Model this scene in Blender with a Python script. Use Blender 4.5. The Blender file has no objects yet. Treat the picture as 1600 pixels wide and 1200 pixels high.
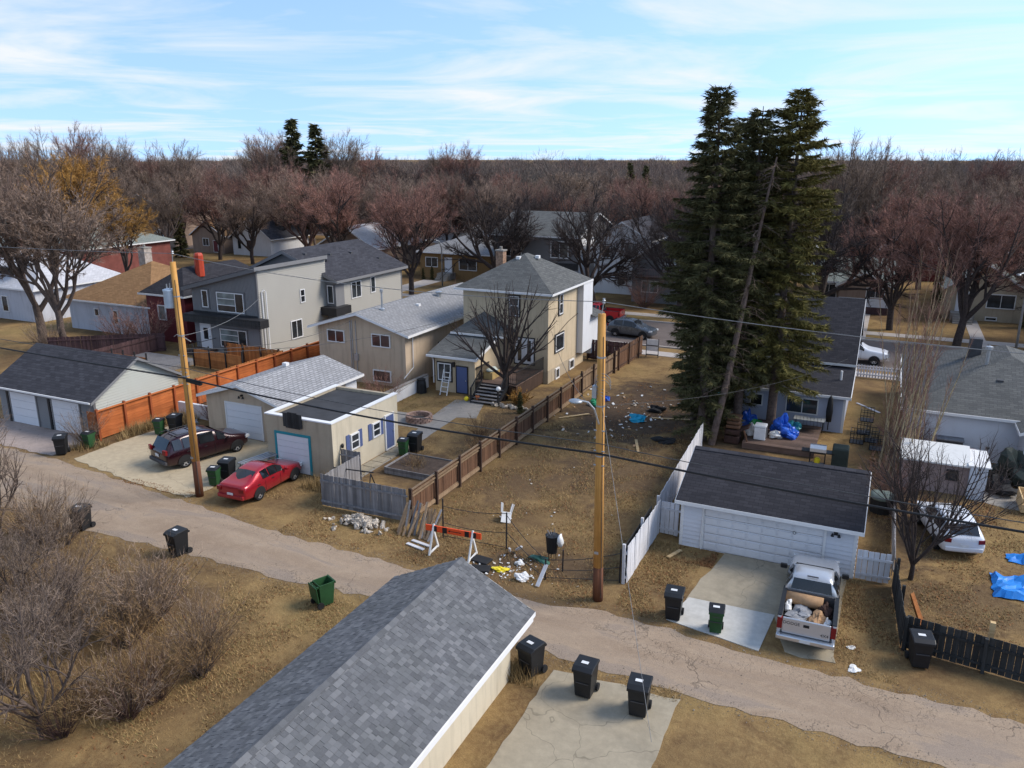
import bpy, math, random
import numpy as np
from mathutils import Vector, Matrix, Euler
R = math.radians
sc = bpy.context.scene
col = sc.collection
# ------------------------------------------------------------ camera
cam = bpy.data.cameras.new('camera'); co = bpy.data.objects.new('camera', cam); col.objects.link(co)
cam.sensor_width = 36; cam.lens = 36 * 1255 / 1600; cam.clip_end = 6000; cam.clip_start = .3
co.location = (0, 0, 16.5); co.rotation_euler = (R(90 - 15.79), 0, R(25.07)); sc.camera = co
# ------------------------------------------------------------ sky and sun
SUN_AZ, SUN_EL = 62, 42            # azimuth from +Y towards +X
w = bpy.data.worlds.new('World'); sc.world = w; w.use_nodes = True
nt = w.node_tree; nt.nodes.clear()
def wn(t): return nt.nodes.new(t)
sky = wn('ShaderNodeTexSky'); sky.sky_type = 'NISHITA'; sky.sun_disc = False
sky.sun_elevation = R(SUN_EL); sky.sun_rotation = R(SUN_AZ); sky.altitude = 600
sky.air_density = 1.3; sky.dust_density = .3; sky.ozone_density = 1.5
tc = wn('ShaderNodeTexCoord'); sep = wn('ShaderNodeSeparateXYZ'); nt.links.new(tc.outputs['Generated'], sep.inputs[0])
def wmath(op, a, b=None, clamp=False):
    n = wn('ShaderNodeMath'); n.operation = op; n.use_clamp = clamp
    for i, x in enumerate((a, b)):
        if x is None: continue
        if isinstance(x, (int, float)): n.inputs[i].default_value = x
        else: nt.links.new(x, n.inputs[i])
    return n.outputs[0]
skv = wn('ShaderNodeCombineXYZ'); nt.links.new(sep.outputs[0], skv.inputs[0]); nt.links.new(sep.outputs[1], skv.inputs[1]); nt.links.new(wmath('ADD', wmath('MULTIPLY', wmath('MAXIMUM', sep.outputs[2], 0), .75), .26), skv.inputs[2]); nt.links.new(skv.outputs[0], sky.inputs[0])
zz = wmath('ADD', wmath('MAXIMUM', sep.outputs[2], 0), .045)
cx = wmath('DIVIDE', sep.outputs[0], zz); cy = wmath('DIVIDE', sep.outputs[1], zz)
cmb = wn('ShaderNodeCombineXYZ'); nt.links.new(cx, cmb.inputs[0]); nt.links.new(cy, cmb.inputs[1])
n1 = wn('ShaderNodeTexNoise'); n1.inputs['Scale'].default_value = .42; n1.inputs['Detail'].default_value = 7; n1.inputs['Roughness'].default_value = .58; n1.inputs['Distortion'].default_value = .6
nt.links.new(cmb.outputs[0], n1.inputs['Vector'])
rmp = wn('ShaderNodeMapRange'); rmp.inputs[1].default_value = .44; rmp.inputs[2].default_value = .68; nt.links.new(n1.outputs[0], rmp.inputs[0])
cl = wmath('MULTIPLY', rmp.outputs[0], .92)
mixc = wn('ShaderNodeMix'); mixc.data_type = 'RGBA'
tint = wn('ShaderNodeMix'); tint.data_type = 'RGBA'; tint.blend_type = 'MULTIPLY'; tint.inputs[0].default_value = 1
nt.links.new(sky.outputs[0], tint.inputs[6]); tint.inputs[7].default_value = (.90, .925, .95, 1)
nt.links.new(cl, mixc.inputs[0]); nt.links.new(tint.outputs[2], mixc.inputs[6]); mixc.inputs[7].default_value = (3.3, 3.4, 3.55, 1)
bg = wn('ShaderNodeBackground'); bg.inputs[1].default_value = .12
nt.links.new(mixc.outputs[2], bg.inputs[0])
out = wn('ShaderNodeOutputWorld'); nt.links.new(bg.outputs[0], out.inputs[0])
sl = bpy.data.lights.new('sun', 'SUN'); sl.energy = 1.8; sl.angle = R(24); sl.color = (1, .91, .79)
so = bpy.data.objects.new('sun', sl); col.objects.link(so)
sd = Vector((math.sin(R(SUN_AZ)) * math.cos(R(SUN_EL)), math.cos(R(SUN_AZ)) * math.cos(R(SUN_EL)), math.sin(R(SUN_EL))))
so.rotation_euler = (-sd).to_track_quat('-Z', 'Y').to_euler(); so.location = (40, 20, 60)
sc.view_settings.view_transform = 'Standard'; sc.view_settings.look = 'None'; sc.view_settings.gamma = 1
sc.view_settings.exposure = 1.25; sc.view_settings.use_curve_mapping = False
sc.render.resolution_x, sc.render.resolution_y = 1024, 768
try: sc.cycles.use_denoising = True
except Exception: pass
sc.cycles.max_bounces = 5; sc.cycles.transparent_max_bounces = 6
# ------------------------------------------------------------ materials
MATS = {}
class NT:
    """tiny node helper"""
    def __init__(s, name):
        s.m = bpy.data.materials.new(name); s.m.use_nodes = True; s.t = s.m.node_tree
        s.b = s.t.nodes['Principled BSDF']; s.b.inputs['Specular IOR Level'].default_value = .3
        MATS[name] = s.m
    def n(s, typ, **k):
        x = s.t.nodes.new('ShaderNode' + typ)
        for a, v in k.items():
            if hasattr(x, a): setattr(x, a, v)
        return x
    def lk(s, a, b): s.t.links.new(a, b)
    def put(s, sock, v):
        if isinstance(v, bpy.types.NodeSocket): s.lk(v, sock)
        elif isinstance(v, (tuple, list)) and len(v) == 3 and sock.type == 'RGBA': sock.default_value = (*v, 1)
        else: sock.default_value = v
    def math(s, op, a, b=0., clamp=False):
        x = s.n('Math', operation=op); x.use_clamp = clamp; s.put(x.inputs[0], a); s.put(x.inputs[1], b); return x.outputs[0]
    def mix(s, f, a, b, mode='MIX'):
        x = s.n('Mix', data_type='RGBA', blend_type=mode); s.put(x.inputs[0], f); s.put(x.inputs[6], a); s.put(x.inputs[7], b); return x.outputs[2]
    def coord(s, kind='Object', scale=(1, 1, 1)):
        t = s.n('TexCoord'); mp = s.n('Mapping'); mp.inputs['Scale'].default_value = scale; s.lk(t.outputs[kind], mp.inputs[0]); return mp.outputs[0]
    def noise(s, vec, scale, detail=4, rough=.55, dist=0):
        x = s.n('TexNoise'); s.lk(vec, x.inputs['Vector']); x.inputs['Scale'].default_value = scale; x.inputs['Detail'].default_value = detail
        x.inputs['Roughness'].default_value = rough; x.inputs['Distortion'].default_value = dist; return x.outputs[0]
    def rng(s, v, a, b, c=0., d=1.):
        x = s.n('MapRange'); s.put(x.inputs[0], v)
        for i, q in enumerate((a, b, c, d)): x.inputs[i + 1].default_value = q
        return x.outputs[0]
    def bump(s, h, st=.3, d=.02):
        x = s.n('Bump'); x.inputs['Strength'].default_value = st; x.inputs['Distance'].default_value = d; s.lk(h, x.inputs['Height']); s.lk(x.outputs[0], s.b.inputs['Normal'])
    def rand(s):
        o = s.n('ObjectInfo'); g = s.n('NewGeometry')
        return s.math('FRACT', s.math('ADD', o.outputs['Random'], g.outputs['Random Per Island']))
    def fin(s, c, rough=.8, metal=0., **k):
        s.put(s.b.inputs['Base Color'], c); s.put(s.b.inputs['Roughness'], rough); s.b.inputs['Metallic'].default_value = metal
        for a, v in k.items(): s.b.inputs[a.replace('_', ' ')].default_value = v
        return s.m
def sc3(c, k): return tuple(min(1, max(0, x * k)) for x in c)
def m_plain(name, c, rough=.7, var=.25, scale=2.5, bump=0., metal=0., rnd=0., **k):
    t = NT(name); v = t.coord(); a = t.noise(v, scale, 5, .6)
    cc = t.mix(t.rng(a, .3, .7), sc3(c, 1 - var), sc3(c, 1 + var))
    if rnd: cc = t.mix(1., cc, t.mix(t.rand(), (1 - rnd,) * 3, (1 + rnd,) * 3), 'MULTIPLY')
    if bump: t.bump(t.noise(v, scale * 12, 3), bump, .01)
    return t.fin(cc, rough, metal, **k)
def m_paint(name, c, dirt=.35, dcol=(.16, .13, .10), rough=.6):     # painted wall, weathered by streaks and splash
    t = NT(name); v = t.coord(scale=(1, 1, .25)); a = t.noise(v, 2.2, 6, .65); v2 = t.coord(); b = t.noise(v2, .5, 3)
    cc = t.mix(t.math('MULTIPLY', t.rng(a, .5, .8), dirt), c, dcol)
    cc = t.mix(t.rng(b, .3, .7, 0, .18), cc, sc3(c, .75))
    t.bump(t.noise(v2, 30, 3), .12, .01)
    return t.fin(cc, rough)
def m_stucco(name, c):
    t = NT(name); v = t.coord(); a = t.noise(v, .8, 5, .6); b = t.noise(v, 26, 3, .7); s = t.noise(t.coord(scale=(1.4, 1.4, .12)), 2.5, 5, .6)
    cc = t.mix(t.rng(a, .3, .7, 0, .5), c, sc3(c, .72)); cc = t.mix(t.rng(s, .5, .72, 0, .5), cc, sc3(c, .5))
    cc = t.mix(t.rng(b, .35, .7, 0, .22), cc, sc3(c, .6)); t.bump(b, .5, .02)
    return t.fin(cc, .9)
def m_shingle(name, c1, c2, w=.33, h=.15, mort=None, mix=.5):
    t = NT(name); u = t.n('TexCoord').outputs['UV']; br = t.n('TexBrick'); t.lk(u, br.inputs['Vector'])
    br.offset = .5; br.inputs['Color1'].default_value = (0, 0, 0, 1); br.inputs['Color2'].default_value = (1, 1, 1, 1); br.inputs['Mortar'].default_value = (.35, .35, .35, 1)
    br.inputs['Scale'].default_value = 1; br.inputs['Brick Width'].default_value = w; br.inputs['Row Height'].default_value = h; br.inputs['Mortar Size'].default_value = .03 if mort else .012; br.inputs['Mortar Smooth'].default_value = .2; br.inputs['Bias'].default_value = 0
    a = t.noise(t.coord(), .45, 5, .6); g = t.noise(t.coord(), 45, 2, .7)
    cc = t.mix(br.outputs['Color'], c1, c2); cc = t.mix(t.rng(br.outputs['Fac'], 0, 1, 0, .8), cc, mort or sc3(c1, .45))
    cc = t.mix(t.rng(a, .3, .7, 0, .4), cc, sc3(c1, .7)); cc = t.mix(t.rng(g, .3, .7, 0, .3), cc, sc3(c2, 1.25))
    t.bump(t.math('SUBTRACT', g, br.outputs['Fac']), .5, .02)
    return t.fin(cc, .93, Specular_IOR_Level=.15)
def m_wood(name, c1, c2, rough=.8, axis=2, rnd=.3, grain=9):
    t = NT(name); s = [grain] * 3; s[axis] = .6; v = t.coord(scale=tuple(s)); oi = t.n('ObjectInfo')
    ad = t.n('VectorMath', operation='ADD'); t.lk(v, ad.inputs[0]); sc_ = t.n('VectorMath', operation='SCALE'); t.lk(oi.outputs['Location'], sc_.inputs[0]); sc_.inputs[3].default_value = 3.7; t.lk(sc_.outputs[0], ad.inputs[1])
    a = t.noise(ad.outputs[0], 1, 5, .65); b = t.noise(t.coord(), 1.3, 3)
    cc = t.mix(t.rng(a, .3, .7), c1, c2); cc = t.mix(t.rng(b, .45, .75, 0, .45), cc, sc3(c1, .6))
    cc = t.mix(1., cc, t.mix(t.rand(), (1 - rnd,) * 3, (1 + rnd,) * 3), 'MULTIPLY'); t.bump(a, .3, .01)
    return t.fin(cc, rough)
def m_glass(name, c=(.02, .024, .028), rough=.06):
    t = NT(name); v = t.coord(); a = t.noise(v, .8, 2)
    return t.fin(t.mix(t.rng(a, .35, .65), sc3(c, .6), sc3(c, 1.8)), rough, 0, Specular_IOR_Level=.6)
def m_car(name, c, metal=.5, rough=.28, dirt=.25):
    t = NT(name); v = t.coord(); a = t.noise(v, 1.6, 5, .6)
    sep = t.n('SeparateXYZ'); t.lk(v, sep.inputs[0])
    low = t.rng(sep.outputs[2], .25, .75, 1, 0)
    f = t.math('MULTIPLY', t.math('ADD', t.math('MULTIPLY', low, .8), t.rng(a, .4, .8, 0, .5)), dirt, True)
    t.fin(t.mix(f, c, (.22, .18, .14)), t.math('ADD', t.math('MULTIPLY', f, .6), rough), metal)
    t.b.inputs['Coat Weight'].default_value = .6; t.b.inputs['Coat Roughness'].default_value = .12
    return t.m
def m_emit_free(name, c, rough=.5, metal=0.): return m_plain(name, c, rough, .06, 2, 0, metal)

WHITE = m_paint('white_paint', (.66, .67, .69), .22)
TRIM = m_paint('white_trim', (.70, .70, .70), .12)
SIDEW = m_paint('white_vinyl', (.60, .62, .67), .16, (.35, .33, .3))
SIDEBL = m_paint('pale_blue_vinyl', (.40, .43, .52), .15, (.2, .2, .22))
SIDEG = m_paint('greige_vinyl', (.34, .325, .29), .12, (.3, .28, .24))
SIDEGL = m_paint('grey_green_vinyl', (.42, .43, .39), .12, (.25, .25, .2))
DGREY = m_paint('dark_grey_panel', (.135, .135, .14), .2, (.08, .08, .08))
MGREY = m_paint('mid_grey_panel', (.19, .19, .195), .2, (.1, .1, .1))
BLACKT = m_plain('black_trim', (.022, .022, .024), .5)
DOORW = m_paint('white_door', (.66, .67, .70), .12, (.4, .38, .34))
STY = m_stucco('cream_stucco', (.57, .465, .32)); STB = m_stucco('beige_stucco', (.53, .42, .31)); STW = m_stucco('white_stucco', (.52, .54, .60))
STT = m_stucco('tan_stucco', (.44, .37, .27)); STYF = m_stucco('pale_yellow_stucco', (.62, .545, .41)); STP = m_stucco('pink_tan_stucco', (.30, .22, .17))
SH_DK = m_shingle('charcoal_shingles', (.030, .030, .036), (.062, .062, .072), .45, .2)
SH_BLK = m_shingle('black_shingles', (.022, .022, .027), (.042, .041, .048), .4, .18)
SH_GR = m_shingle('grey_shingles', (.075, .078, .078), (.13, .132, .128), .4, .18)
SH_SL = m_shingle('silver_shingles', (.24, .24, .245), (.36, .36, .37), .42, .21, (.07, .07, .075))
SH_SL2 = m_shingle('pale_grey_shingles', (.20, .20, .205), (.29, .29, .295), .42, .19, (.1, .1, .1))
SH_BR = m_shingle('brown_shingles', (.19, .105, .05), (.30, .175, .085), .4, .18)
SH_GN = m_shingle('green_grey_shingles', (.15, .17, .155), (.22, .24, .22), .4, .18)
SH_WT = m_shingle('pale_white_shingles', (.40, .40, .42), (.52, .52, .54), .4, .2)
def near_shingle():
    t = NT('laminated_shingles'); r = t.rand(); v = t.coord(); g = t.noise(v, 60, 2, .7); a = t.noise(v, .8, 4)
    cr = t.n('ValToRGB'); e = cr.color_ramp.elements
    e[0].color = (.075, .078, .085, 1); e[1].color = (.165, .168, .175, 1); e[1].position = 1.
    for p, c in ((.3, (.095, .098, .106, 1)), (.62, (.118, .122, .13, 1)), (.85, (.15, .153, .16, 1))):
        q = e.new(p); q.color = c
    t.lk(r, cr.inputs[0]); cc = t.mix(t.rng(g, .3, .7, 0, .35), cr.outputs[0], (.19, .19, .195)); cc = t.mix(t.rng(a, .4, .75, 0, .3), cc, (.06, .066, .062))
    t.bump(g, .5, .01); return t.fin(cc, .93, Specular_IOR_Level=.15)
SH_NEAR = near_shingle()
ROLL = m_plain('torch_on_roofing', (.042, .043, .047), .9, .3, .8, .4)
GLASS = m_glass('window_glass'); GLASSG = m_glass('frosted_glass', (.14, .17, .17), .25); GLASSC = m_glass('curtained_glass', (.055, .035, .035), .12)
WD_GREY = m_wood('weathered_grey_wood', (.15, .145, .15), (.27, .26, .26))
WD_BR = m_wood('stained_brown_wood', (.085, .043, .026), (.17, .09, .05))
WD_BRT = m_wood('pale_brown_wood', (.19, .125, .075), (.30, .21, .13))
WD_POST = m_wood('dark_post_wood', (.045, .027, .02), (.085, .05, .035))
WD_OR = m_wood('cedar_stain', (.33, .085, .022), (.50, .155, .045), axis=1, rnd=.2)
WD_ORV = m_wood('cedar_stain_upright', (.30, .105, .03), (.46, .19, .06), rnd=.25)
WD_ORP = m_wood('cedar_post', (.22, .05, .015), (.32, .09, .03))
WD_WH = m_wood('white_picket_paint', (.50, .50, .52), (.66, .66, .69), rnd=.12)
WD_BLK = m_wood('black_stained_wood', (.018, .019, .019), (.045, .045, .045), rnd=.35)
WD_PLUM = m_wood('plum_brown_wood', (.05, .026, .028), (.09, .05, .05))
WD_RAW = m_wood('raw_lumber', (.36, .24, .11), (.55, .40, .22), axis=0)
WD_DECK = m_wood('deck_brown', (.085, .055, .042), (.15, .10, .08), axis=0)
POLEW = m_wood('fir_pole', (.40, .19, .045), (.58, .31, .09), grain=14, rnd=0)
POLED = m_wood('treated_pole_butt', (.09, .035, .02), (.17, .065, .03), grain=14, rnd=0)
METAL = m_plain('galvanised_metal', (.42, .44, .46), .45, .15, 4, 0, .7); STEEL = m_plain('stainless_steel', (.55, .57, .60), .3, .1, 3, 0, .85)
BLACK = m_plain('black_plastic', (.014, .015, .017), .45, .2, 3); BLACKR = m_plain('black_rubber', (.016, .016, .017), .8, .2, 3)
GREEN = m_plain('green_plastic', (.022, .075, .028), .5, .2, 3); DKGREEN = m_plain('dark_green_cover', (.025, .035, .03), .7, .3, 2)
WPLAST = m_plain('white_plastic', (.70, .70, .69), .5, .1, 3); STICK = m_plain('pale_sticker', (.62, .63, .64), .6, .1, 5)
CONC = None
REDB = m_plain('red_brick', (.17, .055, .045), .85, .25, 1.2, .3); REDP = m_plain('red_metal', (.42, .055, .025), .5, .15, 3); MAROON = m_paint('maroon_siding', (.13, .022, .028), .2, (.06, .02, .02))
BRICK = m_plain('chimney_brick', (.30, .19, .13), .9, .45, 6, .5, rnd=.3); TEAL = m_paint('teal_paint', (.02, .24, .29), .2); BLUED = m_paint('slate_blue_paint', (.085, .115, .24), .2, (.04, .05, .09))
ORANGE = m_plain('orange_sheeting', (.75, .085, .02), .5, .1, 3); YELL = m_plain('yellow_plastic', (.78, .62, .03), .5, .1, 3)
BLUET = m_plain('blue_tarp', (.015, .20, .62), .45, .25, 2.5, .3); BLUEB = m_plain('blue_bag_plastic', (.02, .10, .50), .35, .35, 4)
BROWNU = m_plain('brown_upholstery', (.14, .075, .045), .9, .25, 5); BROWND = m_plain('dark_brown_upholstery', (.055, .03, .024), .9, .3, 5); TANC = m_plain('tan_carpet', (.36, .22, .12), .95, .2, 5, .4); GREYB = m_plain('grey_sheeting', (.20, .21, .23), .6, .3, 4)
WIRE = m_plain('black_cable', (.012, .012, .013), .6); WIREG = m_plain('grey_cable', (.22, .22, .22), .5)
WIRET = m_plain('dark_grey_wire', (.06, .06, .06), .5)
SIGNY = m_plain('sign_yellow', (.80, .42, .01), .5, .05)
TYRE = m_plain('tyre', (.015, .015, .016), .85); RIM = m_plain('alloy_rim', (.52, .53, .55), .35, .1, 3, 0, .7)
REDL = m_plain('red_lens', (.17, .008, .01), .25, .1); LAMP = m_plain('clear_lens', (.55, .56, .57), .15, .1); CARGL = m_glass('car_glass', (.012, .014, .017), .04)
CRED = m_car('red_car_paint', (.33, .012, .022), .35, .22, .12); CBURG = m_car('burgundy_car_paint', (.022, .004, .008), .3, .2, .1); CSIL = m_car('silver_car_paint', (.50, .51, .53), .55, .3, .3)
CWHT = m_car('white_car_paint', (.66, .68, .72), 0, .3, .25); CGREY = m_car('slate_car_paint', (.085, .10, .12), .5, .25, .2); CRED2 = m_car('bright_red_car_paint', (.50, .015, .02), .1, .25, .1); CGRN = m_car('two_tone_lower_paint', (.10, .11, .10), .4, .3, .3)
GREYP = m_plain('grey_plastic', (.06, .06, .065), .6)
BARK_D = m_plain('dark_bark', (.045, .034, .031), .95, .4, 6, .6); BARK_G = m_plain('grey_brown_bark', (.105, .078, .066), .95, .4, 6, .6); BARK_R = m_plain('red_brown_bark', (.10, .058, .048), .95, .4, 6, .6); BARK_P = m_plain('pale_poplar_bark', (.36, .29, .17), .9, .45, 5, .4)
def m_twig(name, c, v=.5):
    t = NT(name); g = t.n('NewGeometry'); o = t.n('ObjectInfo'); a = t.noise(t.coord(), .35, 3)
    cc = t.mix(g.outputs['Random Per Island'], sc3(c, 1 - v), sc3(c, 1 + v)); cc = t.mix(1., cc, t.mix(o.outputs['Random'], (.78, .80, .82), (1.2, 1.16, 1.14)), 'MULTIPLY')
    cc = t.mix(t.rng(a, .35, .65, 0, .3), cc, sc3(c, .7)); return t.fin(cc, .9, Specular_IOR_Level=.1)
TW_R = m_twig('red_brown_twigs', (.28, .155, .122)); TW_G = m_twig('grey_brown_twigs', (.26, .188, .145)); TW_D = m_twig('dark_twigs', (.085, .066, .06)); TW_Y = m_twig('golden_twigs', (.40, .215, .06)); TW_P = m_twig('pale_twigs', (.29, .215, .16)); TW_T = m_twig('tan_twigs', (.26, .17, .085))
NEED = m_twig('spruce_needles', (.082, .080, .036), .6); NEED_SUNLIT = m_twig('sunlit_spruce_needles', (.125, .112, .036), .55); DRY = m_twig('dry_grass_blades', (.31, .215, .10), .6); GRN = m_twig('olive_grass_blades', (.17, .15, .06), .5); DRYR = m_twig('russet_leaf_litter', (.20, .10, .045), .5)  # sunlit needles: sunlight painted in as a lighter, yellower needle colour
# ------------------------------------------------------------ mesh and object helpers
OFF = {}
def off_of(p): return OFF.get(p.name, Vector((0, 0, 0))) if p is not None else Vector((0, 0, 0))
class MB:
    def __init__(s): s.v = []; s.f = []
    def add(s, vs, fs):
        b = len(s.v); s.v += [tuple(x) for x in vs]; s.f += [tuple(i + b for i in q) for q in fs]; return s
    def box(s, x0, x1, y0, y1, z0, z1):
        return s.add([(x0, y0, z0), (x1, y0, z0), (x1, y1, z0), (x0, y1, z0), (x0, y0, z1), (x1, y0, z1), (x1, y1, z1), (x0, y1, z1)],
                     [(0, 3, 2, 1), (4, 5, 6, 7), (0, 1, 5, 4), (1, 2, 6, 5), (2, 3, 7, 6), (3, 0, 4, 7)])
    def bx(s, c, size, rot=(0, 0, 0)):
        m = Euler(rot).to_matrix(); c = Vector(c); h = [q / 2 for q in size]
        vs = [c + m @ Vector((a * h[0], b * h[1], d * h[2])) for d in (-1, 1) for a, b in ((-1, -1), (1, -1), (1, 1), (-1, 1))]
        return s.add(vs, [(0, 3, 2, 1), (4, 5, 6, 7), (0, 1, 5, 4), (1, 2, 6, 5), (2, 3, 7, 6), (3, 0, 4, 7)])
    def bar(s, a, b, wd, hg=None):           # rectangular bar between two points
        a, b = Vector(a), Vector(b); d = (b - a); L = d.length; q = d.to_track_quat('X', 'Z').to_matrix(); hg = hg or wd
        c = (a + b) / 2; vs = [c + q @ Vector((x * L / 2, y * wd / 2, z * hg / 2)) for z in (-1, 1) for x, y in ((-1, -1), (1, -1), (1, 1), (-1, 1))]
        return s.add(vs, [(0, 3, 2, 1), (4, 5, 6, 7), (0, 1, 5, 4), (1, 2, 6, 5), (2, 3, 7, 6), (3, 0, 4, 7)])
    def tube(s, pts, rad, n=6, cap=True):
        pts = [Vector(p) for p in pts]; b = len(s.v); k = len(pts)
        if not isinstance(rad, (list, tuple)): rad = [rad] * k
        for i, p in enumerate(pts):
            d = (pts[min(i + 1, k - 1)] - pts[max(i - 1, 0)]); d = d.normalized() if d.length > 1e-9 else Vector((0, 0, 1))
            u = d.orthogonal() if i == 0 else (pu - d * pu.dot(d)); u.normalize(); pu = u; v = d.cross(u)
            for j in range(n):
                a = 2 * math.pi * j / n; s.v.append(tuple(p + (u * math.cos(a) + v * math.sin(a)) * rad[i]))
        for i in range(k - 1):
            for j in range(n):
                s.f.append((b + i * n + j, b + i * n + (j + 1) % n, b + (i + 1) * n + (j + 1) % n, b + (i + 1) * n + j))
        if cap: s.f.append(tuple(b + j for j in range(n))[::-1]); s.f.append(tuple(b + (k - 1) * n + j for j in range(n)))
        return s
    def lathe(s, prof, n=16, c=(0, 0, 0), ang=0):   # prof: (r, z)
        b = len(s.v)
        for r, z in prof:
            for j in range(n): a = 2 * math.pi * j / n + ang; s.v.append((c[0] + r * math.cos(a), c[1] + r * math.sin(a), c[2] + z))
        for i in range(len(prof) - 1):
            for j in range(n): s.f.append((b + i * n + j, b + i * n + (j + 1) % n, b + (i + 1) * n + (j + 1) % n, b + (i + 1) * n + j))
        s.f.append(tuple(b + j for j in range(n))[::-1]); s.f.append(tuple(b + (len(prof) - 1) * n + j for j in range(n))); return s
    def prism(s, poly, ext):
        ext = Vector(ext); n = len(poly); a = [Vector(p) for p in poly]; vs = a + [p + ext for p in a]
        return s.add(vs, [tuple(range(n))[::-1], tuple(range(n, 2 * n))] + [(i, (i + 1) % n, n + (i + 1) % n, n + i) for i in range(n)])
    def blob(s, c, r, seed=0, sub=(10, 7), amp=.18):
        rn = random.Random(seed); b = len(s.v); nu, nv = sub
        ph = [rn.uniform(0, 6.28) for _ in range(6)]
        for i in range(nv + 1):
            th = math.pi * i / nv
            for j in range(nu):
                a = 2 * math.pi * j / nu; k = 1 + amp * (math.sin(2 * a + ph[0]) * math.sin(th * 2 + ph[1]) + .7 * math.sin(3 * a + ph[2]) * math.cos(3 * th + ph[3])) + rn.uniform(-amp, amp) * .35
                s.v.append((c[0] + r[0] * k * math.sin(th) * math.cos(a), c[1] + r[1] * k * math.sin(th) * math.sin(a), c[2] + r[2] * k * math.cos(th)))
        for i in range(nv):
            for j in range(nu): s.f.append((b + i * nu + j, b + (i + 1) * nu + j, b + (i + 1) * nu + (j + 1) % nu, b + i * nu + (j + 1) % nu))
        return s
    def mesh(s, name, mat, off=(0, 0, 0), smooth=False, uv=True):
        me = bpy.data.meshes.new(name); o = Vector(off)
        me.from_pydata([(x - o[0], y - o[1], z - o[2]) for x, y, z in s.v], [], s.f); me.materials.append(mat)
        if uv and len(s.f) < 60000:
            l = me.uv_layers.new(name='UVMap').data; Z = Vector((0, 0, 1))
            for p in me.polygons:
                nn = p.normal
                if abs(nn.z) > .999: u, v = Vector((1, 0, 0)), Vector((0, 1, 0))
                else: u = Z.cross(nn).normalized(); v = nn.cross(u)
                for li in p.loop_indices:
                    q = me.vertices[me.loops[li].vertex_index].co + o; l[li].uv = (q.dot(u), q.dot(v))
        if smooth: me.polygons.foreach_set('use_smooth', [True] * len(me.polygons))
        me.update(); return me
    def build(s, name, mat, parent=None, smooth=False, loc=None, bevel=0):
        of = off_of(parent); me = s.mesh(name, mat, of if loc is None else (0, 0, 0), smooth)
        ob = link(name, me, parent); OFF[ob.name] = of
        if loc is not None: ob.location = Vector(loc) - of
        if bevel:
            bm = ob.modifiers.new('bevel', 'BEVEL'); bm.width = bevel; bm.segments = 2; bm.limit_method = 'ANGLE'
        return ob
def link(name, me, parent=None):
    ob = bpy.data.objects.new(name, me); col.objects.link(ob)
    if parent is not None: ob.parent = parent
    return ob
def tag(o, label=None, cat=None, group=None, kind=None):
    if label: o['label'] = label
    if cat: o['category'] = cat
    if group: o['group'] = group
    if kind: o['kind'] = kind
    return o
def thing(name, label, cat, loc=(0, 0, 0), rz=0, group=None, world=False):
    o = bpy.data.objects.new(name, None); col.objects.link(o); o.location = loc; o.rotation_euler = (0, 0, rz); o.empty_display_size = .2
    tag(o, label, cat, group)
    OFF[o.name] = Vector(loc) if world else Vector((0, 0, 0))
    return o
def struct(name, mb, mat): return tag(mb.build(name, mat), kind='structure')
def dup(o, parent=None):
    c = o.copy(); col.objects.link(c); c.parent = parent
    for ch in o.children: dup(ch, c)
    OFF[c.name] = OFF.get(o.name, Vector((0, 0, 0)))
    return c
def inst(name, me, parent, loc, rot=(0, 0, 0), scale=None):
    ob = link(name, me, parent); ob.location = Vector(loc) - off_of(parent); ob.rotation_euler = rot
    if scale: ob.scale = scale
    return ob
def arr_mesh(name, V, F, mat):               # numpy verts (n,3), tris (m,3)
    me = bpy.data.meshes.new(name); me.vertices.add(len(V)); me.vertices.foreach_set('co', np.asarray(V, np.float32).ravel())
    me.loops.add(len(F) * 3); me.loops.foreach_set('vertex_index', np.asarray(F, np.int32).ravel())
    me.polygons.add(len(F)); me.polygons.foreach_set('loop_start', np.arange(0, len(F) * 3, 3, dtype=np.int32))
    me.update(calc_edges=True); me.materials.append(mat); return me
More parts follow.
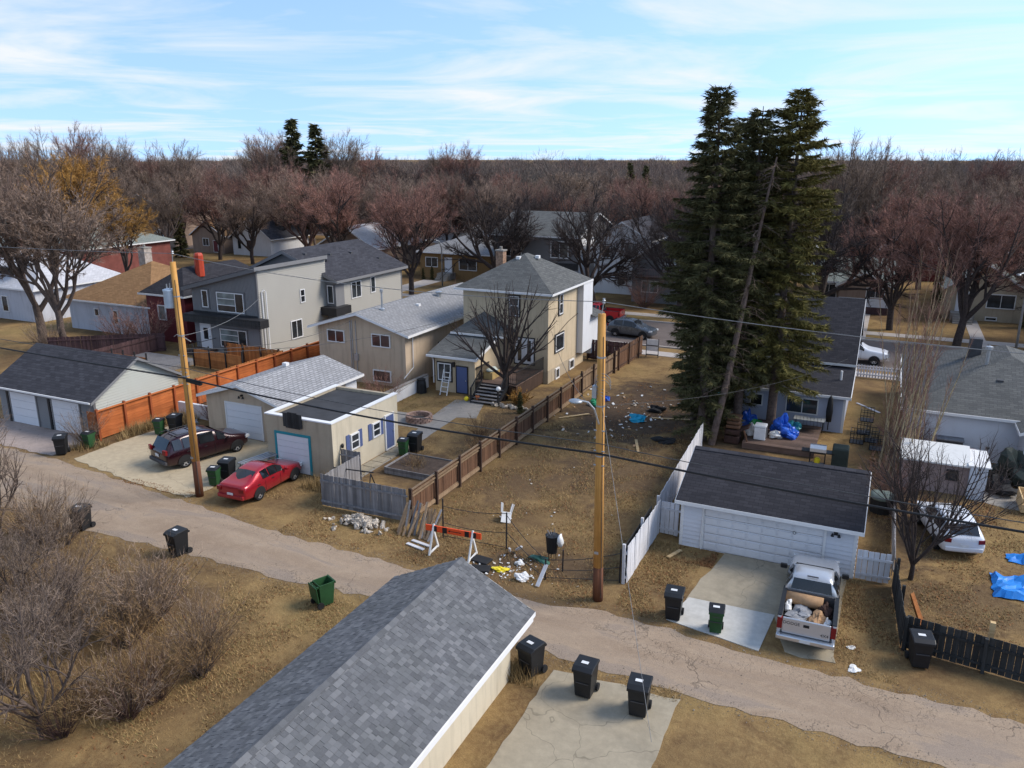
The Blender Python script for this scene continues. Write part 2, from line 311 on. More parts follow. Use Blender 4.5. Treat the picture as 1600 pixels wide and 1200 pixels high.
# ------------------------------------------------------------ ground
def m_ground():
    t = NT('dry_lawn'); v = t.coord('Object'); a = t.noise(v, .10, 5, .6); b = t.noise(v, .55, 6, .65, .8); c = t.noise(v, 4.5, 5, .7, .4); d = t.noise(v, 22, 3, .7)
    cc = t.mix(t.rng(b, .34, .66), (.145, .086, .042), (.315, .205, .088))
    cc = t.mix(t.rng(c, .42, .7, 0, .5), cc, (.40, .28, .125)); cc = t.mix(t.rng(a, .47, .6, 0, .7), cc, (.105, .066, .038))
    cc = t.mix(t.rng(a, .32, .46, .45, 0), cc, (.26, .20, .075))
    sp = t.n('SeparateXYZ'); t.lk(v, sp.inputs[0])
    soil = None
    for (x, y, rx, ry, k) in ((-14.3, 50.5, 6, 8.5, 1.), (-12.2, 40, 3.8, 5.5, .7), (-16, 35, 2.2, 3, .4), (-11.5, 28.3, 3.0, 1.4, .75), (-8, 48, 5, 6, .8), (2.2, 42, 1.8, 9, .8), (-1, 28.5, .2, .2, 0), (4.6, 32, 3, 2.2, .55), (-22.5, 35, 2.4, 3, .7), (-21, 46, 2.5, 9, .65), (-33, 20, 10, 2.5, .5)):
        dx = t.math('DIVIDE', t.math('SUBTRACT', sp.outputs[0], x), rx); dy = t.math('DIVIDE', t.math('SUBTRACT', sp.outputs[1], y), ry)
        r = t.math('SQRT', t.math('ADD', t.math('MULTIPLY', dx, dx), t.math('MULTIPLY', dy, dy)))
        r = t.math('ADD', r, t.math('MULTIPLY', t.math('SUBTRACT', b, .5), 2.2)); q = t.rng(r, .55, 1.1, k, 0)
        soil = q if soil is None else t.math('MAXIMUM', soil, q)
    so_ = t.mix(t.rng(c, .35, .65), (.055, .038, .028), (.10, .07, .05))
    cc = t.mix(soil, cc, so_); cc = t.mix(t.rng(d, .35, .68, 0, .45), cc, (.10, .066, .034))
    t.bump(t.math('ADD', c, t.math('MULTIPLY', d, .6)), .7, .06); return t.fin(cc, .97, Specular_IOR_Level=.08)
def m_alley():
    t = NT('cracked_alley_paving'); v = t.coord('Object'); vs = t.coord('Object', (.35, 1.2, 1)); a = t.noise(vs, .5, 5, .6, .5); b = t.noise(v, 1.6, 6, .7, .6); d = t.noise(v, 30, 3, .75)
    cc = t.mix(t.rng(a, .35, .65), (.285, .208, .145), (.40, .308, .222)); cc = t.mix(t.rng(b, .5, .75, 0, .5), cc, (.46, .35, .245)); cc = t.mix(t.rng(a, .54, .60, 0, .6), cc, (.24, .195, .165)); cc = t.mix(t.rng(t.noise(t.coord('Object', (.06, 1.6, 1)), 1, 3), .5, .66, 0, .4), cc, (.26, .20, .155))
    wv = t.n('VectorMath', operation='ADD'); nv = t.n('TexNoise'); nv.inputs['Scale'].default_value = 1.3; nv.inputs['Detail'].default_value = 4; t.lk(v, nv.inputs['Vector']); t.lk(nv.outputs['Color'], wv.inputs[1]); t.lk(t.coord('Object', (.7, .55, 1)), wv.inputs[0])
    vo = t.n('TexVoronoi', feature='DISTANCE_TO_EDGE'); t.lk(wv.outputs[0], vo.inputs['Vector']); vo.inputs['Scale'].default_value = .9
    vo2 = t.n('TexVoronoi', feature='DISTANCE_TO_EDGE'); t.lk(wv.outputs[0], vo2.inputs['Vector']); vo2.inputs['Scale'].default_value = 4.2
    k1 = t.rng(vo.outputs['Distance'], .0, .022, 1, 0); k1 = t.math('MULTIPLY', k1, t.rng(t.noise(v, .35, 3), .5, .64)); k2 = t.math('MULTIPLY', t.rng(vo2.outputs['Distance'], 0, .035, 1, 0), t.rng(t.noise(vs, .32, 3), .55, .63))
    cr = t.math('MAXIMUM', k1, k2)
    cc = t.mix(t.rng(d, .35, .7, 0, .45), cc, (.12, .095, .075)); cc = t.mix(t.math('MULTIPLY', cr, .6), cc, (.05, .04, .034))
    t.bump(t.math('SUBTRACT', d, t.math('MULTIPLY', cr, 1.5)), .45, .02); return t.fin(cc, .93, Specular_IOR_Level=.15)
def m_conc(name, c, stain=.5, crack=True):
    t = NT(name); v = t.coord('Object'); a = t.noise(v, .6, 5, .65, .6); b = t.noise(v, 3, 5, .7); d = t.noise(v, 35, 2)
    cc = t.mix(t.rng(b, .35, .7), sc3(c, .88), sc3(c, 1.1)); cc = t.mix(t.rng(a, .5, .72, 0, stain), cc, sc3(c, .45)); cc = t.mix(t.rng(d, .3, .7, 0, .2), cc, sc3(c, .7))
    if crack:
        wv = t.n('VectorMath', operation='ADD'); nv = t.n('TexNoise'); nv.inputs['Scale'].default_value = 1.1; t.lk(v, nv.inputs['Vector']); t.lk(nv.outputs['Color'], wv.inputs[1]); t.lk(v, wv.inputs[0])
        vo = t.n('TexVoronoi', feature='DISTANCE_TO_EDGE'); t.lk(wv.outputs[0], vo.inputs['Vector']); vo.inputs['Scale'].default_value = .42
        cc = t.mix(t.rng(vo.outputs['Distance'], 0, .007, .5, 0), cc, sc3(c, .25))
    t.bump(d, .25, .01); return t.fin(cc, .9, Specular_IOR_Level=.2)
GROUND = m_ground(); ALLEY = m_alley(); CONC = m_conc('old_concrete', (.33, .285, .21)); CONCN = m_conc('new_concrete', (.48, .47, .44), .15, False); CONCG = m_conc('grey_concrete', (.27, .25, .225), .4); WALK = m_conc('sidewalk_concrete', (.40, .36, .33), .3, False)
ASPH = m_conc('street_asphalt', (.14, .115, .105), .35)
def sheet(name, outline, z, mat, x=True):
    b = MB(); b.add([(px, py, z) for px, py in outline], [tuple(range(len(outline)))]); return struct(name, b, mat)
rg = random.Random(5)
# ground: one sheet to the horizon
g = MB(); g.add([(-2600, -200, 0), (1800, -200, 0), (1800, 4200, 0), (-2600, 4200, 0)], [(0, 1, 2, 3)]); struct('ground', g, GROUND)
def ragged(pts, step, amp, seed):
    r = random.Random(seed); o = []
    for (x0, y0), (x1, y1) in zip(pts, pts[1:]):
        n = max(1, int(math.hypot(x1 - x0, y1 - y0) / step))
        for i in range(n):
            f = i / n; o.append((x0 + (x1 - x0) * f + r.uniform(-amp, amp) * .4, y0 + (y1 - y0) * f + r.uniform(-amp, amp)))
    o.append(pts[-1]); return o
far = ragged([(-160, 28.6), (-49, 27.7), (-41.5, 27.7), (-35, 27.0), (-29.7, 26.4), (-25, 25.8), (-17.3, 25.5), (-10.2, 25.35), (-8.6, 25.85), (-5.6, 25.6), (-2.2, 25.3), (8, 25.2), (70, 25)], .5, .14, 3)
near = ragged([(-160, 22.6), (-38, 22.2), (-32, 22.1), (-26.8, 22.5), (-21, 22.5), (-17.3, 22.8), (-9.8, 22.5), (-6.9, 22.3), (8, 22.0), (70, 22)], .5, .14, 4)
am = MB(); am.add([(x, y, .012) for x, y in near] + [(x, y, .012) for x, y in far[::-1]], [tuple(range(len(near) + len(far)))]); struct('alley', am, ALLEY)
# parking pads and driveways
def pad(name, pts, z, mat, seed=1, amp=.1):
    o = ragged(pts + [pts[0]], .45, amp, seed)[:-1]; b = MB(); n = len(o)
    b.add([(x, y, z) for x, y in o] + [(x, y, -.02) for x, y in o], [tuple(range(n))] + [(i, n + i, n + (i + 1) % n, (i + 1) % n) for i in range(n)]); return struct(name, b, mat)
pad('parking_pad', [(-40.6, 28.1), (-35, 27.2), (-30.6, 26.9), (-30.4, 28.3), (-30.9, 29.6), (-28.7, 30.4), (-27.9, 31.9), (-30, 32), (-30.2, 34.9), (-37.6, 35.0), (-40.3, 34.6), (-40.7, 31)], .02, m_conc('tan_concrete', (.42, .345, .235), .35))
pad('garage_apron', [(-54, 27.9), (-42.2, 27.9), (-42.2, 31.1), (-54, 31.1)], .018, m_conc('pinkish_concrete', (.33, .27, .24), .4), 2)
pad('driveway', [(-5.6, 27.9), (-5.5, 29.2), (-5.25, 30.6), (-5.0, 32.2), (-5.0, 32.5), (-.1, 32.4), (-.2, 27), (-.1, 25.9), (-1.7, 25.9), (-2.4, 28.1)], .02, CONC, 3)
pad('driveway_slab', [(-5.95, 26.2), (-5.55, 28.1), (-2.35, 28.2), (-2.55, 25.6)], .026, CONCN, 4, .01)
pad('rear_pad', [(-8.6, 14), (-8.6, 21.6), (-4.4, 21.9), (-4.4, 14)], .02, CONC, 6)
pad('garden_path', [(-25.2, 32.4), (-25.2, 38.6), (-26.2, 43.5), (-26.6, 47.5), (-24.4, 47.6), (-23.3, 44.3), (-24.6, 43.9), (-24.3, 38.8), (-24.2, 32.4)], .02, CONCG, 7, .05)
pad('patio', [(-29, 41), (-25.2, 41), (-25.2, 43.4), (-29, 43.4)], .016, CONCG, 8, .05)
pad('yard_path', [(5.2, 43.2), (14, 41.2), (14, 44.5), (8, 46.2), (5.3, 44.6)], .02, CONCG, 9)
# street beyond the houses
for n_, y0, y1, m_ in (('street', 69.6, 80.4, ASPH), ('far_street', 143, 153, ASPH), ('sidewalk', 66.2, 67.8, WALK), ('far_sidewalk', 83.2, 84.8, WALK)):
    b = MB(); b.box(-420, 160, y0, y1, -.05, .012 if 'street' in n_ else .03); struct(n_, b, m_)
for n_, y0 in (('kerb', 69.4), ('far_kerb', 80.4)):
    b = MB(); b.box(-420, 160, y0, y0 + .2, -.05, .13); struct(n_, b, WALK)
for i, (x0, x1) in enumerate(((-38.6, -33), (-58.5, -55.6), (-3.2, -1.2), (7.8, 9.0))):
    b = MB(); b.box(x0, x1, 80.6, 96, -.03, .024); struct('front_walk', b, WALK)
b = MB(); b.box(-126, -118, 90, 330, -.05, .014); struct('cross_street', b, ASPH)
# ------------------------------------------------------------ building parts
def ringbox(mb, ax, pl, a0, a1, z0, z1, wd, d0, d1, s):
    """rectangular frame on a wall. ax 'y': wall plane y=pl facing s; ax 'x': plane x=pl facing s"""
    for (p0, p1, q0, q1) in ((a0, a1, z0, z0 + wd), (a0, a1, z1 - wd, z1), (a0, a0 + wd, z0 + wd, z1 - wd), (a1 - wd, a1, z0 + wd, z1 - wd)):
        wbox(mb, ax, pl, p0, p1, q0, q1, d0, d1, s)
def wbox(mb, ax, pl, a0, a1, z0, z1, d0, d1, s):
    u, v = sorted((pl + s * d0, pl + s * d1))
    if ax == 'y': mb.box(a0, a1, u, v, z0, z1)
    else: mb.box(u, v, a0, a1, z0, z1)
def window(par, ax, pl, s, a0, a1, z0, z1, mul=(), bars=(), frame=TRIM, trim=None, glass=GLASS, fw=.07, tw=.12, panes=None):
    fr = MB(); ringbox(fr, ax, pl, a0, a1, z0, z1, fw, -.02, .10, s)
    for m in mul: wbox(fr, ax, pl, m - .025, m + .025, z0 + fw, z1 - fw, -.02, .09, s)
    for z, c0, c1 in bars: wbox(fr, ax, pl, c0, c1, z - .025, z + .025, -.02, .088, s)
    o = fr.build('window', frame, par)
    g_ = MB(); wbox(g_, ax, pl, a0 + fw * .6, a1 - fw * .6, z0 + fw * .6, z1 - fw * .6, -.02, .055, s); g_.build('pane', glass, o)
    if panes:
        for (p0, p1, q0, q1) in panes:
            g_ = MB(); wbox(g_, ax, pl, p0, p1, q0, q1, -.01, .064, s); g_.build('pane', GLASSG, o)
    if trim is not None:
        t = MB(); ringbox(t, ax, pl, a0 - tw, a1 + tw, z0 - tw, z1 + tw, tw - .003, -.02, .08, s); t.build('trim', trim, o)
    return o
def door(par, ax, pl, s, a0, a1, z0, z1, mat, trim=None, tw=.08, lights=(), handle=True):
    d = MB(); wbox(d, ax, pl, a0, a1, z0, z1, -.02, .065, s); o = d.build('door', mat, par)
    for (p0, p1, q0, q1) in lights:
        g_ = MB(); wbox(g_, ax, pl, p0, p1, q0, q1, .0, .075, s); g_.build('pane', GLASS, o)
    if handle:
        h = MB(); wbox(h, ax, pl, a1 - .12, a1 - .07, (z0 + z1) / 2 - .05, (z0 + z1) / 2 + .05, .06, .12, s); h.build('handle', METAL, o)
    if trim is not None:
        t = MB(); ringbox(t, ax, pl, a0 - tw, a1 + tw, z0 - .04, z1 + tw, tw - .003, -.02, .085, s); t.build('trim', trim, o)
    return o
def garage_door(par, ax, pl, s, a0, a1, z0, z1, mat, rows, cols, trim=TRIM, tw=.1, inset=True):
    d = MB(); wbox(d, ax, pl, a0, a1, z0, z1, -.02, .012, s); o = d.build('garage_door', mat, par)
    H_, W_ = (z1 - z0) / rows, (a1 - a0) / cols
    for r in range(rows):
        for c in range(cols):
            p = MB(); e = .012 if cols == 1 else .05
            wbox(p, ax, pl, a0 + c * W_ + e, a0 + (c + 1) * W_ - e, z0 + r * H_ + (.012 if cols == 1 else .07), z0 + (r + 1) * H_ - (.012 if cols == 1 else .07), 0, .042, s); p.build('panel', mat, o)
    if cols > 1:
        for r in range(rows):
            p = MB(); wbox(p, ax, pl, a0, a1, z0 + r * H_ - .006, z0 + r * H_ + .006, 0, .016, s); p.build('seam', GREYP, o)
    if trim is not None:
        t = MB()
        wbox(t, ax, pl, a0 - tw, a0 - .003, z0, z1 + tw, -.02, .06, s); wbox(t, ax, pl, a1 + .003, a1 + tw, z0, z1 + tw, -.02, .06, s); wbox(t, ax, pl, a0 - .003, a1 + .003, z1 + .003, z1 + tw, -.02, .06, s)
        t.build('door_frame', trim, o)
    return o
def siding(mb, ax, pl, s, a0, a1, z0, z1, lap=.2, lo=None, hi=None):
    """clapboards: each course is wedge shaped; lo/hi(z) bound the wall under a rake"""
    n = max(1, int(round((z1 - z0) / lap))); h = (z1 - z0) / n
    for i in range(n):
        b, t = z0 + i * h, z0 + (i + 1) * h
        fa = lo or (lambda z: a0); fb = hi or (lambda z: a1)
        A0, A1, B0, B1 = fa(b), fb(b), fa(t), fb(t)
        if A1 - A0 < .05: continue
        if B1 < B0: B0 = B1 = (B0 + B1) / 2
        o1, o2 = pl + s * .048, pl + s * .004
        P = (lambda a, o, z: (a, o, z)) if ax == 'y' else (lambda a, o, z: (o, a, z))
        vs = [P(A0, o1, b), P(A1, o1, b), P(B1, o2, t), P(B0, o2, t), P(A0, pl - s * .01, b), P(A1, pl - s * .01, b)]
        fs = [(0, 1, 2, 3), (4, 5, 1, 0)]
        if (ax == 'y') == (s > 0): fs = [q[::-1] for q in fs]
        mb.add(vs, fs)
def gable(x0, x1, y0, y1, ze, zr, axis, ov=.4, t=.14, rov=None):
    """closed gable roof slab; axis = ridge direction. returns MB"""
    mb = MB(); rov = ov if rov is None else rov
    if axis == 'x':
        yc = (y0 + y1) / 2; k = (zr - ze) / (yc - y0); zo = ze - k * ov
        pr = [(y0 - ov, zo), (y0 - ov, zo + t), (yc, zr + t), (y1 + ov, zo + t), (y1 + ov, zo), (yc, zr)]
        mb.prism([(x0 - rov, a, z) for a, z in pr][::-1], (x1 - x0 + 2 * rov, 0, 0))
    else:
        xc = (x0 + x1) / 2; k = (zr - ze) / (xc - x0); zo = ze - k * ov
        pr = [(x0 - ov, zo), (x0 - ov, zo + t), (xc, zr + t), (x1 + ov, zo + t), (x1 + ov, zo), (xc, zr)]
        mb.prism([(a, y0 - rov, z) for a, z in pr], (0, y1 - y0 + 2 * rov, 0))
    return mb
def fascia(x0, x1, y0, y1, ze, zr, axis, ov=.4, t=.14, rov=None, h=.17):
    mb = MB(); rov = ov if rov is None else rov; e = .03
    if axis == 'x':
        yc = (y0 + y1) / 2; k = (zr - ze) / (yc - y0); zo = ze - k * ov
        for y in (y0 - ov - e, y1 + ov): mb.box(x0 - rov - e, x1 + rov + e, y, y + e, zo - h + t - .02, zo + t - .02)
        for x in (x0 - rov - e, x1 + rov):
            for ya in (y0 - ov, y1 + ov): mb.prism([(x, ya, zo + t - h - .02), (x, yc, zr + t - h - .02), (x, yc, zr + t - .02), (x, ya, zo + t - .02)], (e, 0, 0))
    else:
        xc = (x0 + x1) / 2; k = (zr - ze) / (xc - x0); zo = ze - k * ov
        for x in (x0 - ov - e, x1 + ov): mb.box(x, x + e, y0 - rov - e, y1 + rov + e, zo - h + t - .02, zo + t - .02)
        for y in (y0 - rov - e, y1 + rov):
            for xa in (x0 - ov, x1 + ov): mb.prism([(xa, y, zo + t - h - .02), (xc, y, zr + t - h - .02), (xc, y, zr + t - .02), (xa, y, zo + t - .02)], (0, e, 0))
    return mb
def gable_wall(x0, x1, y0, y1, ze, zr, axis, z0=-.05):
    mb = MB()
    if axis == 'x':
        yc = (y0 + y1) / 2; mb.prism([(x0, y0, z0), (x0, y1, z0), (x0, y1, ze), (x0, yc, zr), (x0, y0, ze)][::-1], (x1 - x0, 0, 0))
    else:
        xc = (x0 + x1) / 2; mb.prism([(x0, y0, z0), (x1, y0, z0), (x1, y0, ze), (xc, y0, zr), (x0, y0, ze)], (0, y1 - y0, 0))
    return mb
def hip(x0, x1, y0, y1, ze, zr, ov=.4, t=.14, rl=0):
    """hip roof: ridge along the longer side; rl: ridge half length override"""
    mb = MB(); X0, X1, Y0, Y1 = x0 - ov, x1 + ov, y0 - ov, y1 + ov; xc, yc = (x0 + x1) / 2, (y0 + y1) / 2
    if X1 - X0 >= Y1 - Y0: r = (X1 - X0 - (Y1 - Y0)) / 2 if not rl else rl; a, b = (xc - r - .01, yc), (xc + r + .01, yc)
    else: r = (Y1 - Y0 - (X1 - X0)) / 2 if not rl else rl; a, b = (xc, yc - r - .01), (xc, yc + r + .01)
    ze0 = ze - .08
    vs = [(X0, Y0, ze0), (X1, Y0, ze0), (X1, Y1, ze0), (X0, Y1, ze0), (X0, Y0, ze0 + t), (X1, Y0, ze0 + t), (X1, Y1, ze0 + t), (X0, Y1, ze0 + t), (*a, zr), (*b, zr)]
    f = [(0, 3, 2, 1), (0, 1, 5, 4), (1, 2, 6, 5), (2, 3, 7, 6), (3, 0, 4, 7)]
    f += [(4, 5, 9, 8), (5, 6, 9), (6, 7, 8, 9), (7, 4, 8)] if X1 - X0 >= Y1 - Y0 else [(4, 5, 8), (5, 6, 9, 8), (6, 7, 9), (7, 4, 8, 9)]
    mb.add(vs, f); return mb
def gutter(x0, x1, y0, y1, ze, ov=.4, t=.12):
    mb = MB(); X0, X1, Y0, Y1 = x0 - ov, x1 + ov, y0 - ov, y1 + ov; z0, z1 = ze - .10, ze + .05; e = .05
    mb.box(X0 - e, X1 + e, Y0 - e, Y0, z0, z1); mb.box(X0 - e, X1 + e, Y1, Y1 + e, z0, z1); mb.box(X0 - e, X0, Y0, Y1, z0, z1); mb.box(X1, X1 + e, Y0, Y1, z0, z1); return mb
def vent(par, x, y, z, kind='box'):
    m = MB()
    if kind == 'box': m.box(x - .16, x + .16, y - .16, y + .16, z - .1, z + .12); m.build('roof_vent', GREYP, par)
    elif kind == 'wbox': m.box(x - .16, x + .16, y - .16, y + .16, z - .1, z + .12); m.build('roof_vent', TRIM, par)
    else: m.lathe([(.06, -.2), (.06, .5), (.1, .5), (.1, .6), (.0, .66)], 10, (x, y, z)); m.build('vent_pipe', METAL, par)
def chimney(par, x, y, z0, z1, w=.5, mat=BRICK, bricks=True):
    c = MB(); c.box(x - w / 2, x + w / 2, y - w / 2, y + w / 2, z0, z1); o = c.build('chimney', mat, par)
    c = MB(); c.box(x - w / 2 - .06, x + w / 2 + .06, y - w / 2 - .06, y + w / 2 + .06, z1, z1 + .1); c.lathe([(.12, .1), (.12, .35)], 10, (x, y, z1)); c.build('chimney_cap', CONCG, o); return o
# ------------------------------------------------------------ near garage: gable roof with laminated shingles
def near_garage():
    x0, x1, y0, y1, ze, zr = -13.7, -9.7, 6.0, 20.6, 2.61, 3.60; ov = .64
    t = thing('garage', 'cream garage with a variegated grey shingled gable roof close to the alley', 'garage', (-11.7, 16, 0), world=True)
    gable_wall(x0, x1, y0, y1, ze, zr, 'y').build('wall', STYF, t)
    roof = gable(x0, x1, y0, y1, ze, zr, 'y', ov, .1, .47).build('roof', SH_GR, t)
    fascia(x0, x1, y0, y1, ze, zr, 'y', ov, .1, .47, .15).build('fascia', TRIM, t)
    xc = (x0 + x1) / 2; k = (zr - ze) / (xc - x0); sl = math.atan(k); ztop = zr + .1
    run = (xc - x0 + ov); SL = run / math.cos(sl); rows = 19; hgt = SL / rows; wid = .165
    tab = MB(); tab.bx((0, 0, 0), (hgt * 1.25, wid * .97, .012)); tabm = tab.mesh('shingle', SH_NEAR)
    rr = random.Random(8); rest = MB(); n_obj = 0; Y0, Y1 = y0 - .47, y1 + .47
    for side in (1, -1):
        for r in range(rows):
            d = (r + .55) * hgt; cxx = xc + side * d * math.cos(sl); cz = ztop - d * math.sin(sl)
            n = int((Y1 - Y0) / wid); o = (r % 2) * wid * .5 + (r % 3) * .04
            for i in range(n):
                y = Y1 - (i + .5) * wid - o * .5
                if y < Y0 + .05: continue
                lift = .012 + rr.choice((0, 0, .006, .008)); rot = (0, side * (sl - .055), 0)
                c = Vector((cxx, y, cz)) + Vector((math.sin(sl) * side, 0, math.cos(sl))) * lift
                if side == 1 and n_obj < 300 and 12.5 < y < 21.1 and r % 2 == 0 and i % 2 == 0 or (side == 1 and n_obj < 300 and r < 6):
                    inst('shingle', tabm, roof, c, rot); n_obj += 1
                else: rest.bx(c, (hgt * 1.25, wid * .97, .012), rot)
    tag(rest.build('shingle_field', SH_NEAR, roof), kind='stuff')
    n = int((Y1 - Y0) / .2); cp = MB()
    for i in range(n):
        y = Y1 - (i + .5) * .2
        for s in (1, -1): cp.bx((xc + s * .075 * math.cos(sl), y, ztop + .035 - .075 * math.sin(sl)), (.16, .23, .012), (.05, s * sl, 0))
    tag(cp.build('ridge_cap', SH_NEAR, roof), kind='stuff')
    b = MB(); b.box(-9.06, -9.0, y0 - .2, y1 + .25, ze - .12 - k * ov, ze - k * ov + .06); b.build('gutter', TRIM, t)
    e = MB(); e.box(x1 - .35, x1 - .15, y1, y1 + .1, 2.3, 2.5); e.box(x1 - .32, x1 - .18, y1 + .1, y1 + .3, 2.36, 2.48); e.build('floodlight', BLACK, t)
    garage_door(t, 'y', y1, 1, -13.0, -10.6, 0, 2.1, DOORW, 5, 1)
near_garage()
# ------------------------------------------------------------ white double garage with driveway
def right_garage():
    x0, x1, y0, y1, ze, zr = -6.95, .12, 32.42, 38.6, 2.3, 3.42
    t = thing('garage', 'white clapboard double garage with black shingle roof behind the silver pickup', 'garage', (-3.4, 35.4, 0), world=True)
    gable_wall(x0, x1, y0, y1, ze, zr, 'x').build('wall', SIDEW, t)
    s = MB(); siding(s, 'y', y0, -1, x0, x1, 0, ze, .19); s.build('clapboards', SIDEW, t)
    yc = (y0 + y1) / 2
    for X, sg in ((x1, 1), (x0, -1)):
        s = MB(); siding(s, 'x', X, sg, y0, y1, 0, zr - .05, .19, lambda z: y0 + max(0, (z - ze) / (zr - ze)) * (yc - y0), lambda z: y1 - max(0, (z - ze) / (zr - ze)) * (y1 - yc)); s.build('clapboards', SIDEW, t)
    gable(x0, x1, y0, y1, ze, zr, 'x', .42, .12, .22).build('roof', SH_BLK, t)
    rc = MB(); k = (zr - ze) / (yc - y0)
    for sg in (-1, 1): rc.bx(((x0 + x1) / 2, yc + sg * .11, zr + .145 - .11 * k), (x1 - x0 + .44, .24, .025), (-sg * math.atan(k), 0, 0))
    rc.build('ridge_cap', SH_DK, t)
    fascia(x0, x1, y0, y1, ze, zr, 'x', .42, .12, .22, .16).build('fascia', TRIM, t)
    c = MB()
    for X in (x0 - .02, x1 - .1): c.box(X, X + .12, y0 - .045, y0 + .08, 0, ze - .16)
    c.box(x0 - .05, x0 + .02, y0 - .02, y0 + .1, 0, ze - .3); c.build('corner_board', TRIM, t)
    garage_door(t, 'y', y0 - .03, -1, -5.95, -1.12, .03, 1.98, DOORW, 5, 8)
    d = MB(); d.tube([(-5.98, y0 - .09, 2.05), (-6.06, y0 - .09, .3), (-6.02, y0 - .12, .02)], .035, 6); d.build('downpipe', TRIM, t)
    e = MB(); e.box(-.75, -.6, y0 - .1, y0 - .03, 1.78, 1.9); e.lathe([(.03, 0), (.07, -.12)], 8, (-.8, y0 - .15, 1.86)); e.lathe([(.03, 0), (.07, -.12)], 8, (-.55, y0 - .15, 1.86)); e.build('floodlight', BLACK, t)
    e = MB(); e.tube([(-2.25, y0 - .075, 1.55), (-2.25, y0 - .066, 1.55)], [.07, .07], 14); e.build('door_sticker', GREYP, t)
    e = MB(); e.tube([(-2.25, y0 - .079, 1.55), (-2.25, y0 - .07, 1.55)], [.045, .045], 14); e.build('door_sticker', STICK, t)
right_garage()
# ------------------------------------------------------------ flat roofed stucco garage
def flat_garage():
    x0, x1, y0, y1, h = -29.7, -25.3, 31.9, 38.1, 3.1
    t = thing('garage', 'flat-roofed stucco garage with teal door frame and blue shutters', 'garage', (-27.5, 35, 0), world=True)
    w_ = MB(); th = .22
    w_.box(x0, x1 - .01, y0, y0 + th, -.05, h); w_.box(x0, x1 - .01, y1 - th, y1, -.05, h); w_.box(x0, x0 + th, y0 + th, y1 - th, -.05, h); w_.build('wall', STT, t)
    w_ = MB(); w_.box(x1 - th, x1, y0 + .003, y1 - .003, -.05, h + .002); w_.build('side_wall', STYF, t)
    r = MB(); r.box(x0 + th, x1 - th, y0 + th, y1 - th, h - .4, h - .16); r.build('roof', ROLL, t)
    c = MB(); c.box(x0 - .04, x1 + .04, y0 - .05, y0 + th + .03, h + .002, h + .07); c.box(x0 - .04, x0 + th + .03, y0 + th + .03, y1 + .04, h + .002, h + .07); c.build('parapet_cap', TRIM, t)
    c = MB(); c.box(x1 - th - .03, x1 + .04, y0 + th + .03, y1 + .04, h + .002, h + .07); c.build('parapet_cap', TRIM, t)
    garage_door(t, 'y', y0, -1, -29.0, -26.85, .02, 2.12, DOORW, 6, 1, TEAL, .13)
    b = MB()
    for i in range(8): b.box(-28.42 + i * .158, -28.42 + i * .158 + .148, y0 - .1, y0 - .06, 2.55 - (.0 if 0 < i < 7 else -.06), 3.38 + (.06 if 1 < i < 6 else 0)); 
    b.box(-28.4, -27.2, y0 - .06, y0 - .005, 2.7, 2.8); b.box(-28.4, -27.2, y0 - .06, y0 - .005, 3.05, 3.09); b.build('backboard', WD_BLK, t)
    for ya, yb, za, zb in ((33.4, 34.15, 1.15, 2.05), (35.45, 36.2, 1.2, 2.05)):
        window(t, 'x', x1, 1, ya, yb, za, zb, bars=[((za + zb) / 2, ya + .05, yb - .05)])
        for a in (ya - .36, yb + .04):
            s = MB(); wbox(s, 'x', x1, a, a + .3, za - .05, zb + .05, -.01, .04, 1); s.build('shutter', BLUED, t)
    door(t, 'x', x1, 1, 36.75, 37.55, .08, 2.08, BLUED, TRIM)
    e = MB(); e.lathe([(.06, -.1), (.09, .05), (.04, .14)], 8, (x1 + .1, 32.6, 1.7)); e.build('wall_lamp', BLACK, t)
flat_garage()
# ------------------------------------------------------------ silver shingled garage
def silver_garage():
    x0, x1, y0, y1, ze, zr = -37.2, -31.5, 35.0, 42.6, 2.5, 3.35
    t = thing('garage', 'beige stucco garage with silver-grey spotted shingles and white roll door', 'garage', (-34.4, 38.5, 0), world=True)
    gable_wall(x0, x1, y0, y1, ze, zr, 'y').build('wall', STB, t)
    gable(x0, x1, y0, y1, ze, zr, 'y', .4, .12, .35).build('roof', SH_SL, t)
    fascia(x0, x1, y0, y1, ze, zr, 'y', .4, .12, .35, .16).build('fascia', TRIM, t)
    garage_door(t, 'y', y0, -1, -35.6, -32.9, .03, 2.1, DOORW, 5, 1)
    b = MB(); b.box(x1 - .02, x1 + .03, 41.4, y1 + .03, 0, ze); b.build('side_panel', WHITE, t)
    vent(t, -35.3, 40.2, 3.32, 'wbox')
    e = MB(); e.lathe([(.03, 0), (.08, -.14)], 8, (-34.4, y0 - .15, 2.7)); e.lathe([(.03, 0), (.08, -.14)], 8, (-34.1, y0 - .15, 2.7)); e.box(-34.3, -34.2, y0 - .15, y0, 2.68, 2.78); e.build('floodlight', BLACK, t)
silver_garage()
